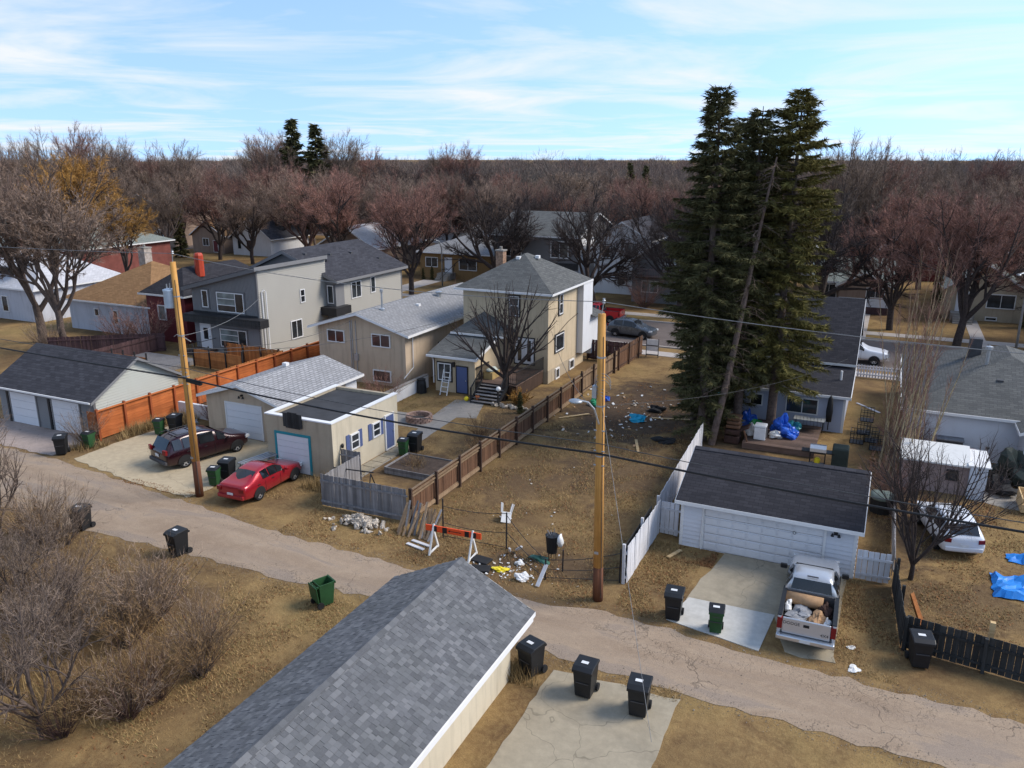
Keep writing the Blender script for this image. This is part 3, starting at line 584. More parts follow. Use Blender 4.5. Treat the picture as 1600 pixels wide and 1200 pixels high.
# ------------------------------------------------------------ left double garage
def left_garage():
    x0, x1, y0, y1, ze, zr = -51.2, -42.4, 31.15, 37.6, 2.5, 4.3
    t = thing('garage', 'grey clapboard garage with two white doors and dark shingle gable roof', 'garage', (-46.8, 34.4, 0), world=True)
    gable_wall(x0, x1, y0, y1, ze, zr, 'x').build('wall', MGREY, t)
    yc = (y0 + y1) / 2; s = MB(); siding(s, 'x', x1, 1, y0, y1, 0, zr - .05, .17, lambda z: y0 + max(0, (z - ze) / (zr - ze)) * (yc - y0), lambda z: y1 - max(0, (z - ze) / (zr - ze)) * (y1 - yc)); s.build('clapboards', SIDEGL, t)
    s = MB(); siding(s, 'y', y0, -1, x0, x1, 0, ze, .17); s.build('clapboards', MGREY, t)
    gable(x0, x1, y0, y1, ze, zr, 'x', .4, .13, .35).build('roof', SH_DK, t)
    fascia(x0, x1, y0, y1, ze, zr, 'x', .4, .13, .35, .17).build('fascia', MGREY, t)
    g_ = MB(); k = (zr - ze) / (yc - y0); g_.box(x0 - .3, x1 + .3, y0 - .5, y0 - .435, ze - k * .4 + .03, ze - k * .4 + .13); g_.build('gutter', TRIM, t)
    for a in (-50.1, -46.1): garage_door(t, 'y', y0 - .03, -1, a, a + 2.45, .02, 2.08, DOORW, 4, 1, MGREY, .1)
    for a in (-50.45, -46.5):
        b = MB(); b.box(a, a + .18, y0 - .1, y0, 0, 2.2); b.build('pilaster', BLACKT, t)
    b = MB(); b.box(x1 - .02, x1 + .05, y0 - .04, y0 + .12, 0, ze); b.build('corner_board', DGREY, t)
left_garage()
# ------------------------------------------------------------ beige bungalow
def bungalow():
    x0, x1, y0, y1, ze, zr = -39.1, -31.3, 48.5, 64.0, 4.15, 5.3
    t = thing('house', 'beige stucco bungalow with pale grey gable roof and white framed windows', 'house', (-35.2, 56, 0), world=True)
    gable_wall(x0, x1, y0, y1, ze, zr, 'y').build('wall', STB, t)
    gable(x0, x1, y0, y1, ze, zr, 'y', .6, .14, .5).build('roof', SH_SL2, t)
    fascia(x0, x1, y0, y1, ze, zr, 'y', .6, .14, .5, .18).build('fascia', TRIM, t)
    window(t, 'y', y0, -1, -38.25, -36.65, 2.92, 3.88, mul=(-37.45,), glass=GLASSC); window(t, 'y', y0, -1, -34.2, -32.55, 2.92, 3.9, mul=(-33.4,), glass=GLASSC)
    window(t, 'y', y0, -1, -34.2, -32.6, .25, 1.15, glass=GLASSC); window(t, 'y', y0, -1, -37.8, -36.3, .35, 1.1)
    window(t, 'x', x1, 1, 53.2, 54.2, .3, 1.0); e = MB(); e.box(x1, x1 + .15, 53.2, 53.45, 2.2, 2.55); e.build('wall_lamp', BLACK, t)
    for a in (-36.1, -35.95, -35.6):
        d = MB(); d.tube([(a, y0 - .05, .9), (a, y0 - .05, 4.75)], .035, 6); d.build('conduit', METAL, t)
    d = MB(); d.box(-35.75, -35.45, y0 - .18, y0, 1.7, 2.2); d.build('meter_box', METAL, t)
    d = MB(); d.tube([(x1 + .08, 49.4, 4.0), (x1 + .08, 49.4, 1.4), (x1 - .0, 48.2, .8)], .04, 6); d.build('downpipe', TRIM, t)
    d = MB(); d.lathe([(.22, -.3), (.22, .25), (.3, .3), (.3, .45), (.1, .5)], 12, (-34.2, 58.5, 5.1)); d.build('turbine_vent', METAL, t)
    d = MB(); d.lathe([(.07, -.2), (.07, 1.35), (.13, 1.4), (.13, 1.6)], 10, (-34.6, 50.6, 5.25)); d.lathe([(.22, -.15), (.22, .12), (.08, .2)], 10, (-34.6, 50.6, 5.25)); d.build('flue_pipe', METAL, t)
    vent(t, -33.8, 54.5, 5.05, 'wbox'); vent(t, -32.9, 61.5, 4.7, 'wbox')
bungalow()
# ------------------------------------------------------------ yellow two storey house
def yellow_house():
    x0, x1, y0, y1, ze, zr = -29.4, -22.3, 54.0, 61.7, 6.85, 9.25
    t = thing('house', 'tall cream stucco house with grey pyramid roof, skylight and brick chimney', 'house', (-25.8, 58, 0), world=True)
    b = MB(); b.box(x0, x1, y0, y1, -.05, ze); b.build('wall', STY, t)
    b = MB(); b.box(x1 - .01, x1 + .03, y0 + .02, y1 - 1.9, -.05, 1.0); b.box(x0, x1 + .03, y0 - .03, y0, -.05, .9); b.build('foundation_wall', STT, t)
    hip(x0, x1, y0, y1, ze, zr, .5, .13).build('roof', SH_GR, t); gutter(x0, x1, y0, y1, ze, .5).build('gutter', TRIM, t)
    b = MB(); b.box(x1 - .05, x1 + .5, y1 - 1.6, y1 + .6, 1.1, ze - .1); b.build('bay', WHITE, t)
    b = MB(); b.box(x1 - .3, x1 + .45, y1 + .6, y1 + 2.2, .6, 3.7); b.build('porch_wall', WHITE, t)
    b = MB(); b.prism([(x1 - .5, y1 + .2, 4.2), (x1 + .95, y1 + .2, 3.75), (x1 + .95, y1 + .2, 3.85), (x1 - .5, y1 + .2, 4.3)], (0, 2.3, 0)); b.build('porch_roof', SH_GR, t)
    window(t, 'y', y0, -1, -25.45, -24.65, 5.0, 6.5, bars=[(5.78, -25.4, -24.7)], trim=BLACKT, tw=.09)
    window(t, 'x', x1, 1, 56.0, 56.75, 4.95, 6.5, bars=[(5.75, 56.05, 56.7)], trim=BLACKT, tw=.09)
    window(t, 'x', x1, 1, 55.35, 57.05, 2.15, 3.45, trim=BLACKT, tw=.09)
    window(t, 'x', x1 + .03, 1, 55.35, 56.15, -.0, .85, fw=.1); window(t, 'x', x1 + .03, 1, 58.3, 59.3, .05, .85, fw=.1)
    for a0, a1 in ((-24.98, -24.22), (-24.2, -23.44)):
        door(t, 'y', y0, -1, a0, a1, 1.4, 3.35, DOORW, None, lights=[(a0 + .24, a0 + .54, 1.6, 3.2)], handle=False)
    b = MB(); ringbox(b, 'y', y0, -25.07, -23.35, 1.3, 3.44, .09, -.01, .05, -1); b.build('door_frame', BLACKT, t)
    b = MB(); b.box(-27.0, -26.0, 56.2, 57.4, 8.05, 8.4); sk = b.build('skylight', TRIM, t); sk.rotation_euler = (0, 0, 0)
    chimney(t, -27.9, 57.6, 6.9, 9.35, .62); vent(t, -26.1, 57.0, 8.95, 'wbox'); vent(t, -25.0, 58.2, 8.95, 'wbox')
    d = MB(); d.tube([(x1 + .08, y0 + .4, 3.2), (x1 + .05, y0 + 4, 4.1), (x1 + .1, y1 - 1.7, 4.4)], .02, 5); d.build('service_cable', WIRE, t)
    # rear annex
    a = thing('annex', 'low cream annex with grey shed roof, blue door and sliding window', 'building', (-27.4, 51, 0), world=True)
    b = MB(); X0, X1, Y0 = -29.1, -25.85, 49.0
    b.prism([(X0, Y0, -.05), (X0, 53.9, -.05), (X0, 53.9, 3.9), (X0, 52.2, 3.55), (X0, Y0, 2.7)][::-1], (X1 - X0, 0, 0)); b.build('wall', STY, a)
    b = MB(); b.prism([(X0 - .5, Y0 - .4, 2.62), (X0 - .5, 52.3, 3.55), (X0 - .5, 52.3, 3.68), (X0 - .5, Y0 - .4, 2.75)][::-1], (X1 - X0 + .8, 0, 0)); b.build('roof', SH_GR, a)
    b = MB(); xm = (X0 + X1) / 2 - .1
    b.add([(X0 - .3, 51.9, 3.78), (X1 + .9, 51.9, 3.78), (X1 + .9, 53.95, 3.95), (X0 - .3, 53.95, 3.95), (xm, 53.95, 5.15), (X0 - .3, 51.9, 3.66), (X1 + .9, 51.9, 3.66), (X1 + .9, 53.95, 3.8), (X0 - .3, 53.95, 3.8)], [(0, 1, 4), (1, 2, 4), (3, 0, 4), (5, 6, 1, 0), (6, 7, 2, 1), (8, 5, 0, 3), (8, 7, 6, 5)]); b.build('upper_roof', SH_GR, a)
    b = MB(); b.box(X0 - .5, X1 + .3, Y0 - .46, Y0 - .4, 2.6, 2.76); b.box(X0 - .3, X1 + .9, 51.84, 51.9, 3.66, 3.8)
    b.prism([(X1 + .3, Y0 - .4, 2.58), (X1 + .3, 52.3, 3.5), (X1 + .3, 52.3, 3.7), (X1 + .3, Y0 - .4, 2.78)][::-1], (.04, 0, 0)); b.build('fascia', TRIM, a)
    window(a, 'y', Y0, -1, -28.85, -27.75, .85, 2.15, mul=(-28.3,), trim=BLACKT, tw=.09)
    door(a, 'y', Y0, -1, -27.3, -26.45, .05, 2.0, BLUED, BLACKT, .07)
    d = MB(); d.tube([(X0 - .12, Y0 - .3, 2.6), (X0 - .1, Y0 - .08, 2.3), (X0 - .1, Y0 - .08, .6)], .045, 6); d.build('downpipe', TRIM, a)
    e = MB(); e.box(-27.6, -27.45, Y0 - .2, Y0, 1.95, 2.3); e.build('wall_lamp', BLACK, a)
    # deck with steps and black railing
    d = thing('deck', 'raised timber deck with dark steps and black railing behind the cream house', 'deck', (-24, 51.5, 0), world=True)
    for i in range(26):
        b = MB(); b.box(-25.75, -22.55, 48.9 + i * .19, 48.9 + i * .19 + .178, 1.06, 1.1); b.build('plank', WD_DECK, d)
    b = MB(); b.box(-25.7, -22.6, 48.95, 49.0, .1, 1.05); b.box(-22.65, -22.6, 48.95, 53.8, .1, 1.05); b.build('skirt', WD_POST, d)
    for i in range(6):
        b = MB(); b.box(-25.25, -23.25, 47.2 + i * .3, 47.2 + i * .3 + .29, .14 + i * .16, .18 + i * .16); b.build('step', WD_GREY, d)
        b = MB(); b.box(-25.2, -23.3, 47.47 + i * .3, 47.49 + i * .3, .0 + i * .16, .14 + i * .16); b.build('riser', WD_BLK, d)
    for X, Ya, Yb, za, zb in ((-25.3, 47.3, 49.0, .1, 1.1), (-23.2, 47.3, 49.0, .1, 1.1)):
        b = MB(); b.bar((X, Ya, za + .95), (X, Yb, zb + .95), .06, .06); b.bar((X, Ya, za + .02), (X, Yb, zb + .02), .08, .25); b.box(X - .04, X + .04, Ya - .04, Ya + .04, 0, za + 1.); b.box(X - .04, X + .04, Yb - .04, Yb + .04, .1, zb + 1.)
        for i in range(9): y = Ya + (i + 1) * (Yb - Ya) / 10; z = za + (i + 1) * .1; b.box(X - .012, X + .012, y - .012, y + .012, z, z + .93)
        b.build('railing', BLACKT, d)
    for (xa, ya, xb, yb) in ((-22.62, 49.0, -22.62, 53.9), (-23.2, 49.0, -22.62, 49.0), (-25.72, 49.0, -25.72, 51.0)):
        b = MB(); b.bar((xa, ya, 2.05), (xb, yb, 2.05), .07); b.bar((xa, ya, 1.2), (xb, yb, 1.2), .05)
        n = int(max(abs(xb - xa), abs(yb - ya)) / .13)
        for i in range(n + 1): x = xa + (xb - xa) * i / n; y = ya + (yb - ya) * i / n; b.box(x - .014, x + .014, y - .014, y + .014, 1.1, 2.05)
        b.build('railing', BLACKT, d)
    b = MB(); b.box(-25.35, -25.27, 48.95, 49.03, .1, 3.6); b.box(-23.4, -23.32, 48.95, 49.03, 1.1, 3.0); b.build('post', WD_POST, d)
    lt = MB()
    for i in range(8): lt.bar((-23.1, 48.9, .05 + i * .12), (-22.6, 48.9, .5 + i * .08), .03, .015); lt.bar((-22.6, 48.9, .05 + i * .12), (-23.1, 48.9, .5 + i * .08), .03, .015)
    lt.build('lattice', WD_BR, d)
    s = thing('chest', 'pale plastic storage chest with folded covers on the timber deck', 'chest', (-25.1, 50.2, 1.1), world=True)
    b = MB(); b.box(-25.5, -24.8, 49.7, 50.9, 1.1, 1.6); b.build('box', m_plain('tan_plastic', (.36, .26, .11), .6), s); b = MB(); b.blob((-25.15, 50.3, 1.68), (.4, .6, .15), 3); b.build('cover', m_plain('pale_green_fabric', (.40, .45, .42), .8, .4, 4), s, True)
yellow_house()
# ------------------------------------------------------------ modern grey house
def grey_house():
    x0, x1, y0, y1 = -54.8, -47.4, 51.2, 60.3
    t = thing('house', 'modern two storey house with charcoal panels, greige clapboards and dark mono-pitch roofs', 'house', (-51, 60, 0), world=True)
    zl, zr = 5.55, 7.35
    b = MB(); b.prism([(x0, y0, -.05), (x1, y0, -.05), (x1, y0, zr), (x0, y0, zl)], (0, y1 - y0, 0)); b.build('wall', MGREY, t)
    b = MB()
    for i in range(48): x = x0 + .12 + i * (x1 - x0 - .2) / 48; z = zl + (x - x0) / (x1 - x0) * (zr - zl); b.box(x, x + .035, y0 - .025, y0, 3.6, z - .05)
    b.build('battens', MGREY, t)
    b = MB(); siding(b, 'y', y0, -1, x0, x1, 0, 2.75, .17); b.build('clapboards', MGREY, t)
    b = MB(); siding(b, 'x', x1, 1, y0, y1, 0, zr, .17); b.build('clapboards', SIDEG, t)
    b = MB(); b.prism([(x0 - .7, y0 - .5, zl - .25), (x1 + .3, y0 - .5, zr + .05), (x1 + .3, y0 - .5, zr + .4), (x0 - .7, y0 - .5, zl + .1)], (0, y1 - y0 + .5, 0)); b.build('fascia', DGREY, t)
    b = MB(); b.prism([(x0 - .72, y0 - .52, zl + .1), (x1 + .32, y0 - .52, zr + .402), (x1 + .32, y0 - .52, zr + .43), (x0 - .72, y0 - .52, zl + .13)], (0, y1 - y0 + .52, 0)); b.build('roof', SH_DK, t)
    b = MB(); b.box(x1 + .32, x1 + .35, y0 - .5, y1, zr + .1, zr + .42); b.build('edge_trim', MGREY, t)
    b = MB(); b.box(x0 - .2, x1 + 1.0, y0 - 1.0, y0, 2.75, 3.45); cn = b.build('canopy', BLACKT, t)
    for k in range(4):
        b = MB(); b.box(x0 - .22, x1 + 1.02, y0 - 1.03, y0 - .99, 2.77 + k * .17, 2.92 + k * .17); b.build('plank', WD_BLK, cn)
    b = MB(); b.box(x0 + .003, x1 - .1, y0 - .06, y0, 3.45, 3.6); b.build('belt_trim', BLACKT, t)
    b = MB(); b.box(x1 - .12, x1 + .05, y0 - .04, y0 + .12, 0, zr - .05); b.build('corner_board', DGREY, t)
    window(t, 'y', y0, -1, -53.6, -52.9, 3.95, 5.45, trim=DGREY)
    for z0, z1 in ((3.7, 5.4), (.6, 2.2)):
        zs = [z0 + (z1 - z0) * q for q in (.35, .68)]
        window(t, 'y', y0, -1, -51.9, -48.9, z0, z1, mul=(-49.85,), bars=[(q, -51.85, -49.85) for q in zs], trim=DGREY, panes=[(-51.82, -49.9, zs[0] + .03, z1 - .08)])
    door(t, 'y', y0, -1, -54.1, -53.0, .35, 2.4, DOORW, TRIM, lights=[(-53.8, -53.3, 1.1, 2.1)])
    d = MB(); d.tube([(x1 + .12, y0 + .4, .3), (x1 + .12, y0 + .4, 5.6), (x1 + .2, y0 + .55, 5.75), (x1 + .2, y0 + .8, 5.6), (x1 + .2, y0 + .8, .3)], .05, 8); d.build('vent_duct', TRIM, t)
    for a0, a1, z0, z1, m_ in ((56.5, 57.15, 3.9, 5.1, ()), (55.0, 56.5, .85, 2.5, (55.75,))): window(t, 'x', x1, 1, a0, a1, z0, z1, mul=m_, bars=[((z0 + z1) / 2, a0 + .05, a1 - .05)] if not m_ else ())
    # rear volume
    X0, X1, Y0, Y1 = -55.5, -46.3, 60.3, 71.5
    b = MB(); b.prism([(X0, Y0, -.05), (X1, Y0, -.05), (X1, Y0, 5.6), (-51.9, Y0, 7.75), (X0, Y0, 6.2)], (0, Y1 - Y0, 0)); b.build('wall', MGREY, t)
    b = MB(); siding(b, 'x', X1, 1, Y0 + 1.2, Y1, 0, 5.55, .17); b.build('clapboards', SIDEG, t)
    b = MB(); b.prism([(X1 + .5, Y0 - .5, 5.3), (X1 + .5, Y0 - .5, 5.55), (-51.9, Y0 - .5, 8.05), (X0 - .5, Y0 - .5, 6.3), (X0 - .5, Y0 - .5, 6.05), (-51.9, Y0 - .5, 7.8)], (0, Y1 - Y0 + 1, 0)); b.build('rear_roof', SH_DK, t)
    b = MB(); b.box(X1 + .5, X1 + .55, Y0 - .5, Y1 + .5, 5.25, 5.5); b.prism([(X1 + .5, Y0 - .54, 5.25), (X1 + .5, Y0 - .54, 5.52), (-51.9, Y0 - .54, 8.02), (-51.9, Y0 - .54, 7.7)], (0, .04, 0)); b.prism([(X0 - .5, Y0 - .54, 6.27), (X0 - .5, Y0 - .54, 6.0), (-51.9, Y0 - .54, 7.7), (-51.9, Y0 - .54, 8.02)], (0, .04, 0)); b.build('rear_fascia', MGREY, t)
    b = MB(); b.box(x1, X1 + .05, Y0 - .1, Y0 + 1.2, 2.6, 5.4); b.build('bay', MGREY, t)
    window(t, 'y', Y0 - .1, -1, -47.15, -46.45, 3.3, 5.0, trim=DGREY, tw=.08)
    b = MB(); b.box(x1 - .2, X1 + .7, Y0 - 1.0, Y0 + 1.3, 2.3, 3.05); b.build('rear_canopy', BLACKT, t)
    window(t, 'x', X1, 1, 62.6, 64.2, 3.4, 5.0, mul=(63.4,)); window(t, 'x', X1, 1, 65.8, 66.6, 3.5, 5.1); window(t, 'x', X1, 1, 61.8, 63.5, .6, 2.0)
    b = MB(); b.box(X1 - .02, X1 + .06, Y1 - .15, Y1 + .02, 0, 5.4); b.build('corner_board', DGREY, t)
    for x, y in ((-50.6, 61.5), (-49.9, 64.4), (-49.6, 67.4), (-47.9, 69.8)): vent(t, x, y, 8.05 - (x + 51.9) * .424 + .05)
    d = MB(); d.lathe([(.08, -.2), (.08, .45), (.13, .45), (.13, .55)], 8, (-48.9, 62.5, 6.95)); d.build('vent_pipe', BLACKT, t)
    s = thing('porch', 'small rear porch with black stair rail at the charcoal house', 'porch', (-53.5, 50, 0), world=True)
    b = MB(); b.box(-54.6, -52.4, 49.4, 51.15, 0, .32); b.build('landing', WD_DECK, s)
    b = MB(); b.tube([(-52.4, 49.4, 1.3), (-52.4, 51.1, 1.3)], .025, 6); b.tube([(-54.4, 48.6, .5), (-53.9, 49.4, 1.3), (-52.4, 49.4, 1.3)], .025, 6)
    for x in (-53.9, -53.2, -52.4): b.tube([(x, 49.4, .3), (x, 49.4, 1.3)], .02, 6)
    for i in range(6): b.tube([(-53.7 + i * .22, 49.4, .35), (-53.7 + i * .22, 49.4, 1.3)], .01, 4)
    b.build('railing', BLACKT, s)
grey_house()
# ------------------------------------------------------------ pale blue house behind the spruces
def white_house():
    t = thing('house', 'pale blue-grey clapboard house with steep black roof beside tall spruces', 'house', (-4.8, 56, 0), world=True)
    x0, x1, y0 = -8.1, -1.45, 51.4
    b = MB(); b.prism([(x0, y0, -.05), (x0, 55.2, -.05), (x0, 55.2, 3.3), (x0, y0, 2.45)][::-1], (x1 - x0, 0, 0)); b.build('wall', SIDEBL, t)
    s = MB(); siding(s, 'y', y0, -1, x0, x1, 0, 2.4, .16); s.build('clapboards', SIDEBL, t)
    b = MB(); b.prism([(x0 - .3, y0 - .4, 2.3), (x0 - .3, 55.3, 3.25), (x0 - .3, 55.3, 3.4), (x0 - .3, y0 - .4, 2.43)][::-1], (x1 - x0 + .6, 0, 0)); b.build('lean_to_roof', SH_BLK, t)
    b = MB(); b.box(x0 - .3, x1 + .3, y0 - .46, y0 - .4, 2.26, 2.42); b.prism([(x1 + .3, y0 - .4, 2.2), (x1 + .3, 55.3, 3.15), (x1 + .3, 55.3, 3.36), (x1 + .3, y0 - .4, 2.42)][::-1], (.04, 0, 0)); b.build('fascia', TRIM, t)
    gable_wall(x0, x1, 55.2, 64.8, 3.7, 6.95, 'x').build('main_wall', SIDEBL, t)
    gable(x0, x1, 55.2, 64.8, 3.7, 6.95, 'x', .35, .13, .3).build('roof', SH_BLK, t); fascia(x0, x1, 55.2, 64.8, 3.7, 6.95, 'x', .35, .13, .3, .15).build('fascia', TRIM, t)
    window(t, 'y', y0 - .02, -1, -4.9, -2.95, .95, 2.0, mul=(-3.9,)); window(t, 'y', y0 - .02, -1, -7.1, -6.3, 1.15, 1.95)
    c = MB(); c.box(x1 - .1, x1 + .05, y0 - .05, y0 + .1, 0, 2.4); c.box(x0 - .04, x0 + .1, y0 - .05, y0 + .1, 0, 2.4); c.build('corner_board', TRIM, t)
    d = MB(); d.tube([(x0 - .1, y0, 2.3), (x0 - .1, y0 - .05, .2)], .04, 6); d.build('downpipe', TRIM, t)
    e = MB(); e.lathe([(.07, -.15), (.07, .5)], 8, (-1.9, 53.2, 3.0)); e.build('vent_pipe', TRIM, t)
white_house()
def right_house():
    t = thing('house', 'white vinyl house with grey hip roof next to the metal shed', 'house', (6, 55, 0), world=True)
    x0, x1, y0, y1, ze, zr = 2.0, 12.5, 49.6, 63, 2.65, 5.1
    b = MB(); b.box(x0, x1, y0, y1, -.05, ze); b.build('wall', SIDEW, t); s = MB(); siding(s, 'y', y0, -1, x0, x1, 0, ze, .16); s.build('clapboards', SIDEW, t)
    hip(x0, x1, y0, y1, ze, zr, .4, .13, 1.5).build('roof', SH_GR, t); gutter(x0, x1, y0, y1, ze, .4).build('gutter', TRIM, t)
    b = MB(); b.box(7.6, 14, 47.6, y0 + .01, -.05, ze - .02); b.build('wing_wall', SIDEW, t); s = MB(); siding(s, 'y', 47.6, -1, 7.6, 14, 0, ze, .16); s.build('clapboards', WHITE, t)
    gable(7.6, 14, 47.6, 53, ze, 4.2, 'y', .35, .12, .35).build('wing_roof', SH_GR, t); fascia(7.6, 14, 47.6, 53, ze, 4.2, 'y', .35, .12, .35).build('fascia', TRIM, t)
    d = MB(); d.lathe([(.1, -.4), (.1, .9), (.2, .9), (.2, 1.05), (.05, 1.1)], 10, (6.0, 54.2, 4.6)); d.build('flue_pipe', METAL, t); vent(t, 6.6, 52.4, 4.0)
    c = MB(); c.box(5.2, 5.9, 57, 57.6, 4.3, 5.5); c.build('roof_vent', GREYP, t)
right_house()
# ------------------------------------------------------------ neighbouring and far houses
def house(label, x0, x1, y0, y1, ze, zr, wall, roof, kind='x', ov=.45, wins=(), side=(), chim=None, door_=None, sidex=None, fmat=TRIM, name='house', porch=None, wtrim=None):
    t = thing(name, label, 'house' if name == 'house' else 'building', ((x0 + x1) / 2, (y0 + y1) / 2, 0), world=True)
    if kind == 'hip':
        b = MB(); b.box(x0, x1, y0, y1, -.05, ze); b.build('wall', wall, t); hip(x0, x1, y0, y1, ze, zr, ov).build('roof', roof, t); gutter(x0, x1, y0, y1, ze, ov).build('gutter', fmat, t)
    elif kind == 'flat':
        b = MB(); b.box(x0, x1, y0, y1, -.05, ze); b.build('wall', wall, t); b = MB(); b.box(x0 - ov, x1 + ov, y0 - ov, y1 + ov, ze, zr); b.build('roof', roof, t)
    else:
        gable_wall(x0, x1, y0, y1, ze, zr, kind).build('wall', wall, t); gable(x0, x1, y0, y1, ze, zr, kind, ov).build('roof', roof, t); fascia(x0, x1, y0, y1, ze, zr, kind, ov).build('fascia', fmat, t)
    for a0, a1, z0, z1 in wins: window(t, 'y', y0, -1, a0, a1, z0, z1, mul=((a0 + a1) / 2,) if a1 - a0 > 1.3 else (), fw=.09, trim=wtrim, glass=random.Random(int(a0 * 7)).choice((GLASS, GLASS, GLASSC, GLASSG)))
    for a0, a1, z0, z1 in side: window(t, 'x', sidex if sidex is not None else x1, 1, a0, a1, z0, z1, fw=.09)
    if chim: chimney(t, *chim)
    if door_: door(t, 'y', y0, -1, *door_, TRIM)
    if porch:
        px0, px1, pz = porch; b = MB(); b.box(px0, px1, y0 - 1.6, y0, -.05, .9); b.build('porch', CONCG, t)
        for i in range(4): b = MB(); b.box(px0 + .2, px1 - .2, y0 - 1.6 - .3 * (i + 1), y0 - 1.6 - .3 * i, -.05, .9 - .2 * (i + 1)); b.build('step', CONCG, t)
    return t
# left side of the picture
t = house('white stucco house with brown shingled hip roof and stone chimney', -73.5, -62.2, 53.0, 64.5, 3.0, 6.3, STW, SH_BR, 'hip', .5, wins=((-69.9, -69.2, 1.5, 2.3), (-67.3, -66.6, .9, 2.3)), side=((56.5, 57.4, 1.3, 2.4),))
chimney(t, -68.6, 58.6, 4.6, 7.6, .9, m_plain('pale_stone', (.36, .31, .27), .9, .35, 3))
vent(t, -65.5, 56.6, 4.6, 'wbox')
t = house('white stucco house with pale hip roof and a shed dormer', -92, -78.8, 53.2, 64, 3.4, 6.9, STW, SH_WT, 'hip', .4, wins=((-90, -88.6, 1, 2.6), (-84.2, -83.2, .8, 2.5)), chim=(-90, 60, 5, 7.6, .8, REDB))
b = MB(); b.box(-86.2, -82.6, 54.6, 58, 4.1, 5.35); b.build('dormer', STW, t); b = MB(); b.prism([(-86.8, 54.1, 5.35), (-86.8, 58.6, 6.3), (-86.8, 58.6, 6.4), (-86.8, 54.1, 5.47)][::-1], (4.8, 0, 0)); b.build('dormer_roof', SH_WT, t)
window(t, 'y', 54.6, -1, -85.9, -82.9, 4.35, 5.2, mul=(-85.15, -84.4, -83.65), frame=BLACKT)
house('low white cottage with brown shingles beside the big twin trunk tree', -93, -84.5, 41, 48, 2.6, 4.4, STW, SH_BR, 'hip', .4, wins=((-91, -90, .9, 2.1),))
t = house('maroon clapboard house with black shingle roof and red metal chimney', -62.0, -57.2, 52.5, 64, 4.4, 6.6, MAROON, SH_BLK, 'hip', .45, wins=((-60.6, -59.6, 2, 3.4),))
b = MB(); b.lathe([(.42, -.6), (.42, 1.35), (.32, 1.55), (.0, 1.6)], 8, (-58.6, 56.0, 6.3)); b.build('chimney', REDP, t); vent(t, -59.9, 60, 6.4, 'wbox')
house('long red brick block with grey-green hip roof', -128, -97.5, 72, 88, 4.6, 8.2, REDB, SH_GN, 'hip', .5, wins=tuple((-126 + i * 4.5, -124 + i * 4.5, 1.4, 3.2) for i in range(6)))
house('tan two storey house above a yellow lawn near the diamond sign', -139, -122.8, 112, 124, 6.4, 9.6, STP, SH_BR, 'y', .4, wins=((-137, -135.6, 1.6, 3.2), (-134, -132.6, 1.6, 3.2), (-127, -125.5, 1.6, 3.2), (-134, -132, 4.2, 5.6)))
house('small tan house with brown gable roof and square dark window', -114, -106.6, 108, 118, 3.2, 5.6, STP, SH_BR, 'y', .4, wins=((-111.5, -110, 1.2, 2.6),), door_=(-109, -108, .2, 2.2, MAROON))
house('white and maroon bungalow with steep dark gable', -104.5, -96, 108, 118, 3.2, 6.4, WHITE, SH_DK, 'y', .5, wins=((-103.4, -102.5, 1, 2.7), (-101.4, -100.2, 1, 2.7)))
house('pink-tan house with brown roof beyond the bare elms', -121, -114.5, 124, 134, 4.6, 7.2, STP, SH_BR, 'x', .4, wins=((-120, -118.5, 2, 3.5),))
t = house('brown gabled house with pale roof beside the elm trunk', -79.5, -69.2, 100, 113, 3.5, 6.4, STP, SH_WT, 'y', .5, wins=((-76, -74, 1.2, 2.6),))
house('ochre bungalow with grey hip roof and wide front windows', -60.5, -49.3, 98.5, 108, 3.6, 5.6, m_stucco('ochre_stucco', (.27, .165, .07)), SH_SL2, 'hip', .6, wins=((-59.6, -57.6, 1.5, 2.9), (-54.2, -51.4, 1.3, 2.9)), door_=(-56.4, -55.4, .9, 2.9, DOORW), porch=(-56.9, -54.8, 0))
house('white stucco bungalow with pale roof behind the lamp post', -66, -56, 112, 122, 3.6, 5.8, WHITE, SH_WT, 'x', .5)
# dark modern pair across the street
t = house('black and grey modern infill house with white window frames', -46.5, -35.0, 94, 108, 7.0, 9.4, DGREY, SH_GR, 'x', .4, wins=((-45.6, -42.6, 4.2, 6.2), (-38.6, -36.2, 4.3, 6.4), (-38.2, -36.4, 1.2, 2.6), (-44.8, -43, 1.2, 2.8)), wtrim=None)
b = MB(); b.box(-46.6, -34.9, 93.9, 94, 2.9, 3.7); b.build('belt_trim', BLACKT, t); b = MB(); b.box(-36.4, -34.9, 93.88, 94.0, -.05, 2.8); b.build('entry_wall', MGREY, t); b = MB(); b.box(-34.99, -34.9, 94.2, 108, 0, 6.6); b.build('side_clapboards', WHITE, t)
t = house('white modern house with dark roof behind the black elm', -33.5, -26.5, 96, 110, 6.8, 8.8, WHITE, SH_DK, 'y', .4, wins=((-32.6, -31.4, 4.4, 6), (-29.4, -28, 4.2, 6.2), (-30.5, -29.3, 1.2, 2.6)), wtrim=BLACKT)
t = house('charcoal gabled house with railed front balcony', -27.2, -17.4, 91.5, 104, 5.0, 8.2, MGREY, SH_DK, 'y', .5, wins=((-26, -24, 1.2, 2.6), (-21, -19, 1.2, 2.6), (-23.4, -21.4, 4.6, 5.9)))
b = MB(); b.box(-26.4, -18.2, 90.1, 91.5, 3.0, 3.2); b.build('balcony', WD_DECK, t); b = MB(); b.box(-26.4, -18.2, 90.1, 90.18, 4.05, 4.13); b.box(-26.4, -18.2, 90.1, 90.16, 3.28, 3.33)
for i in range(42): b.box(-26.35 + i * .196, -26.3 + i * .196, 90.11, 90.15, 3.2, 4.06)
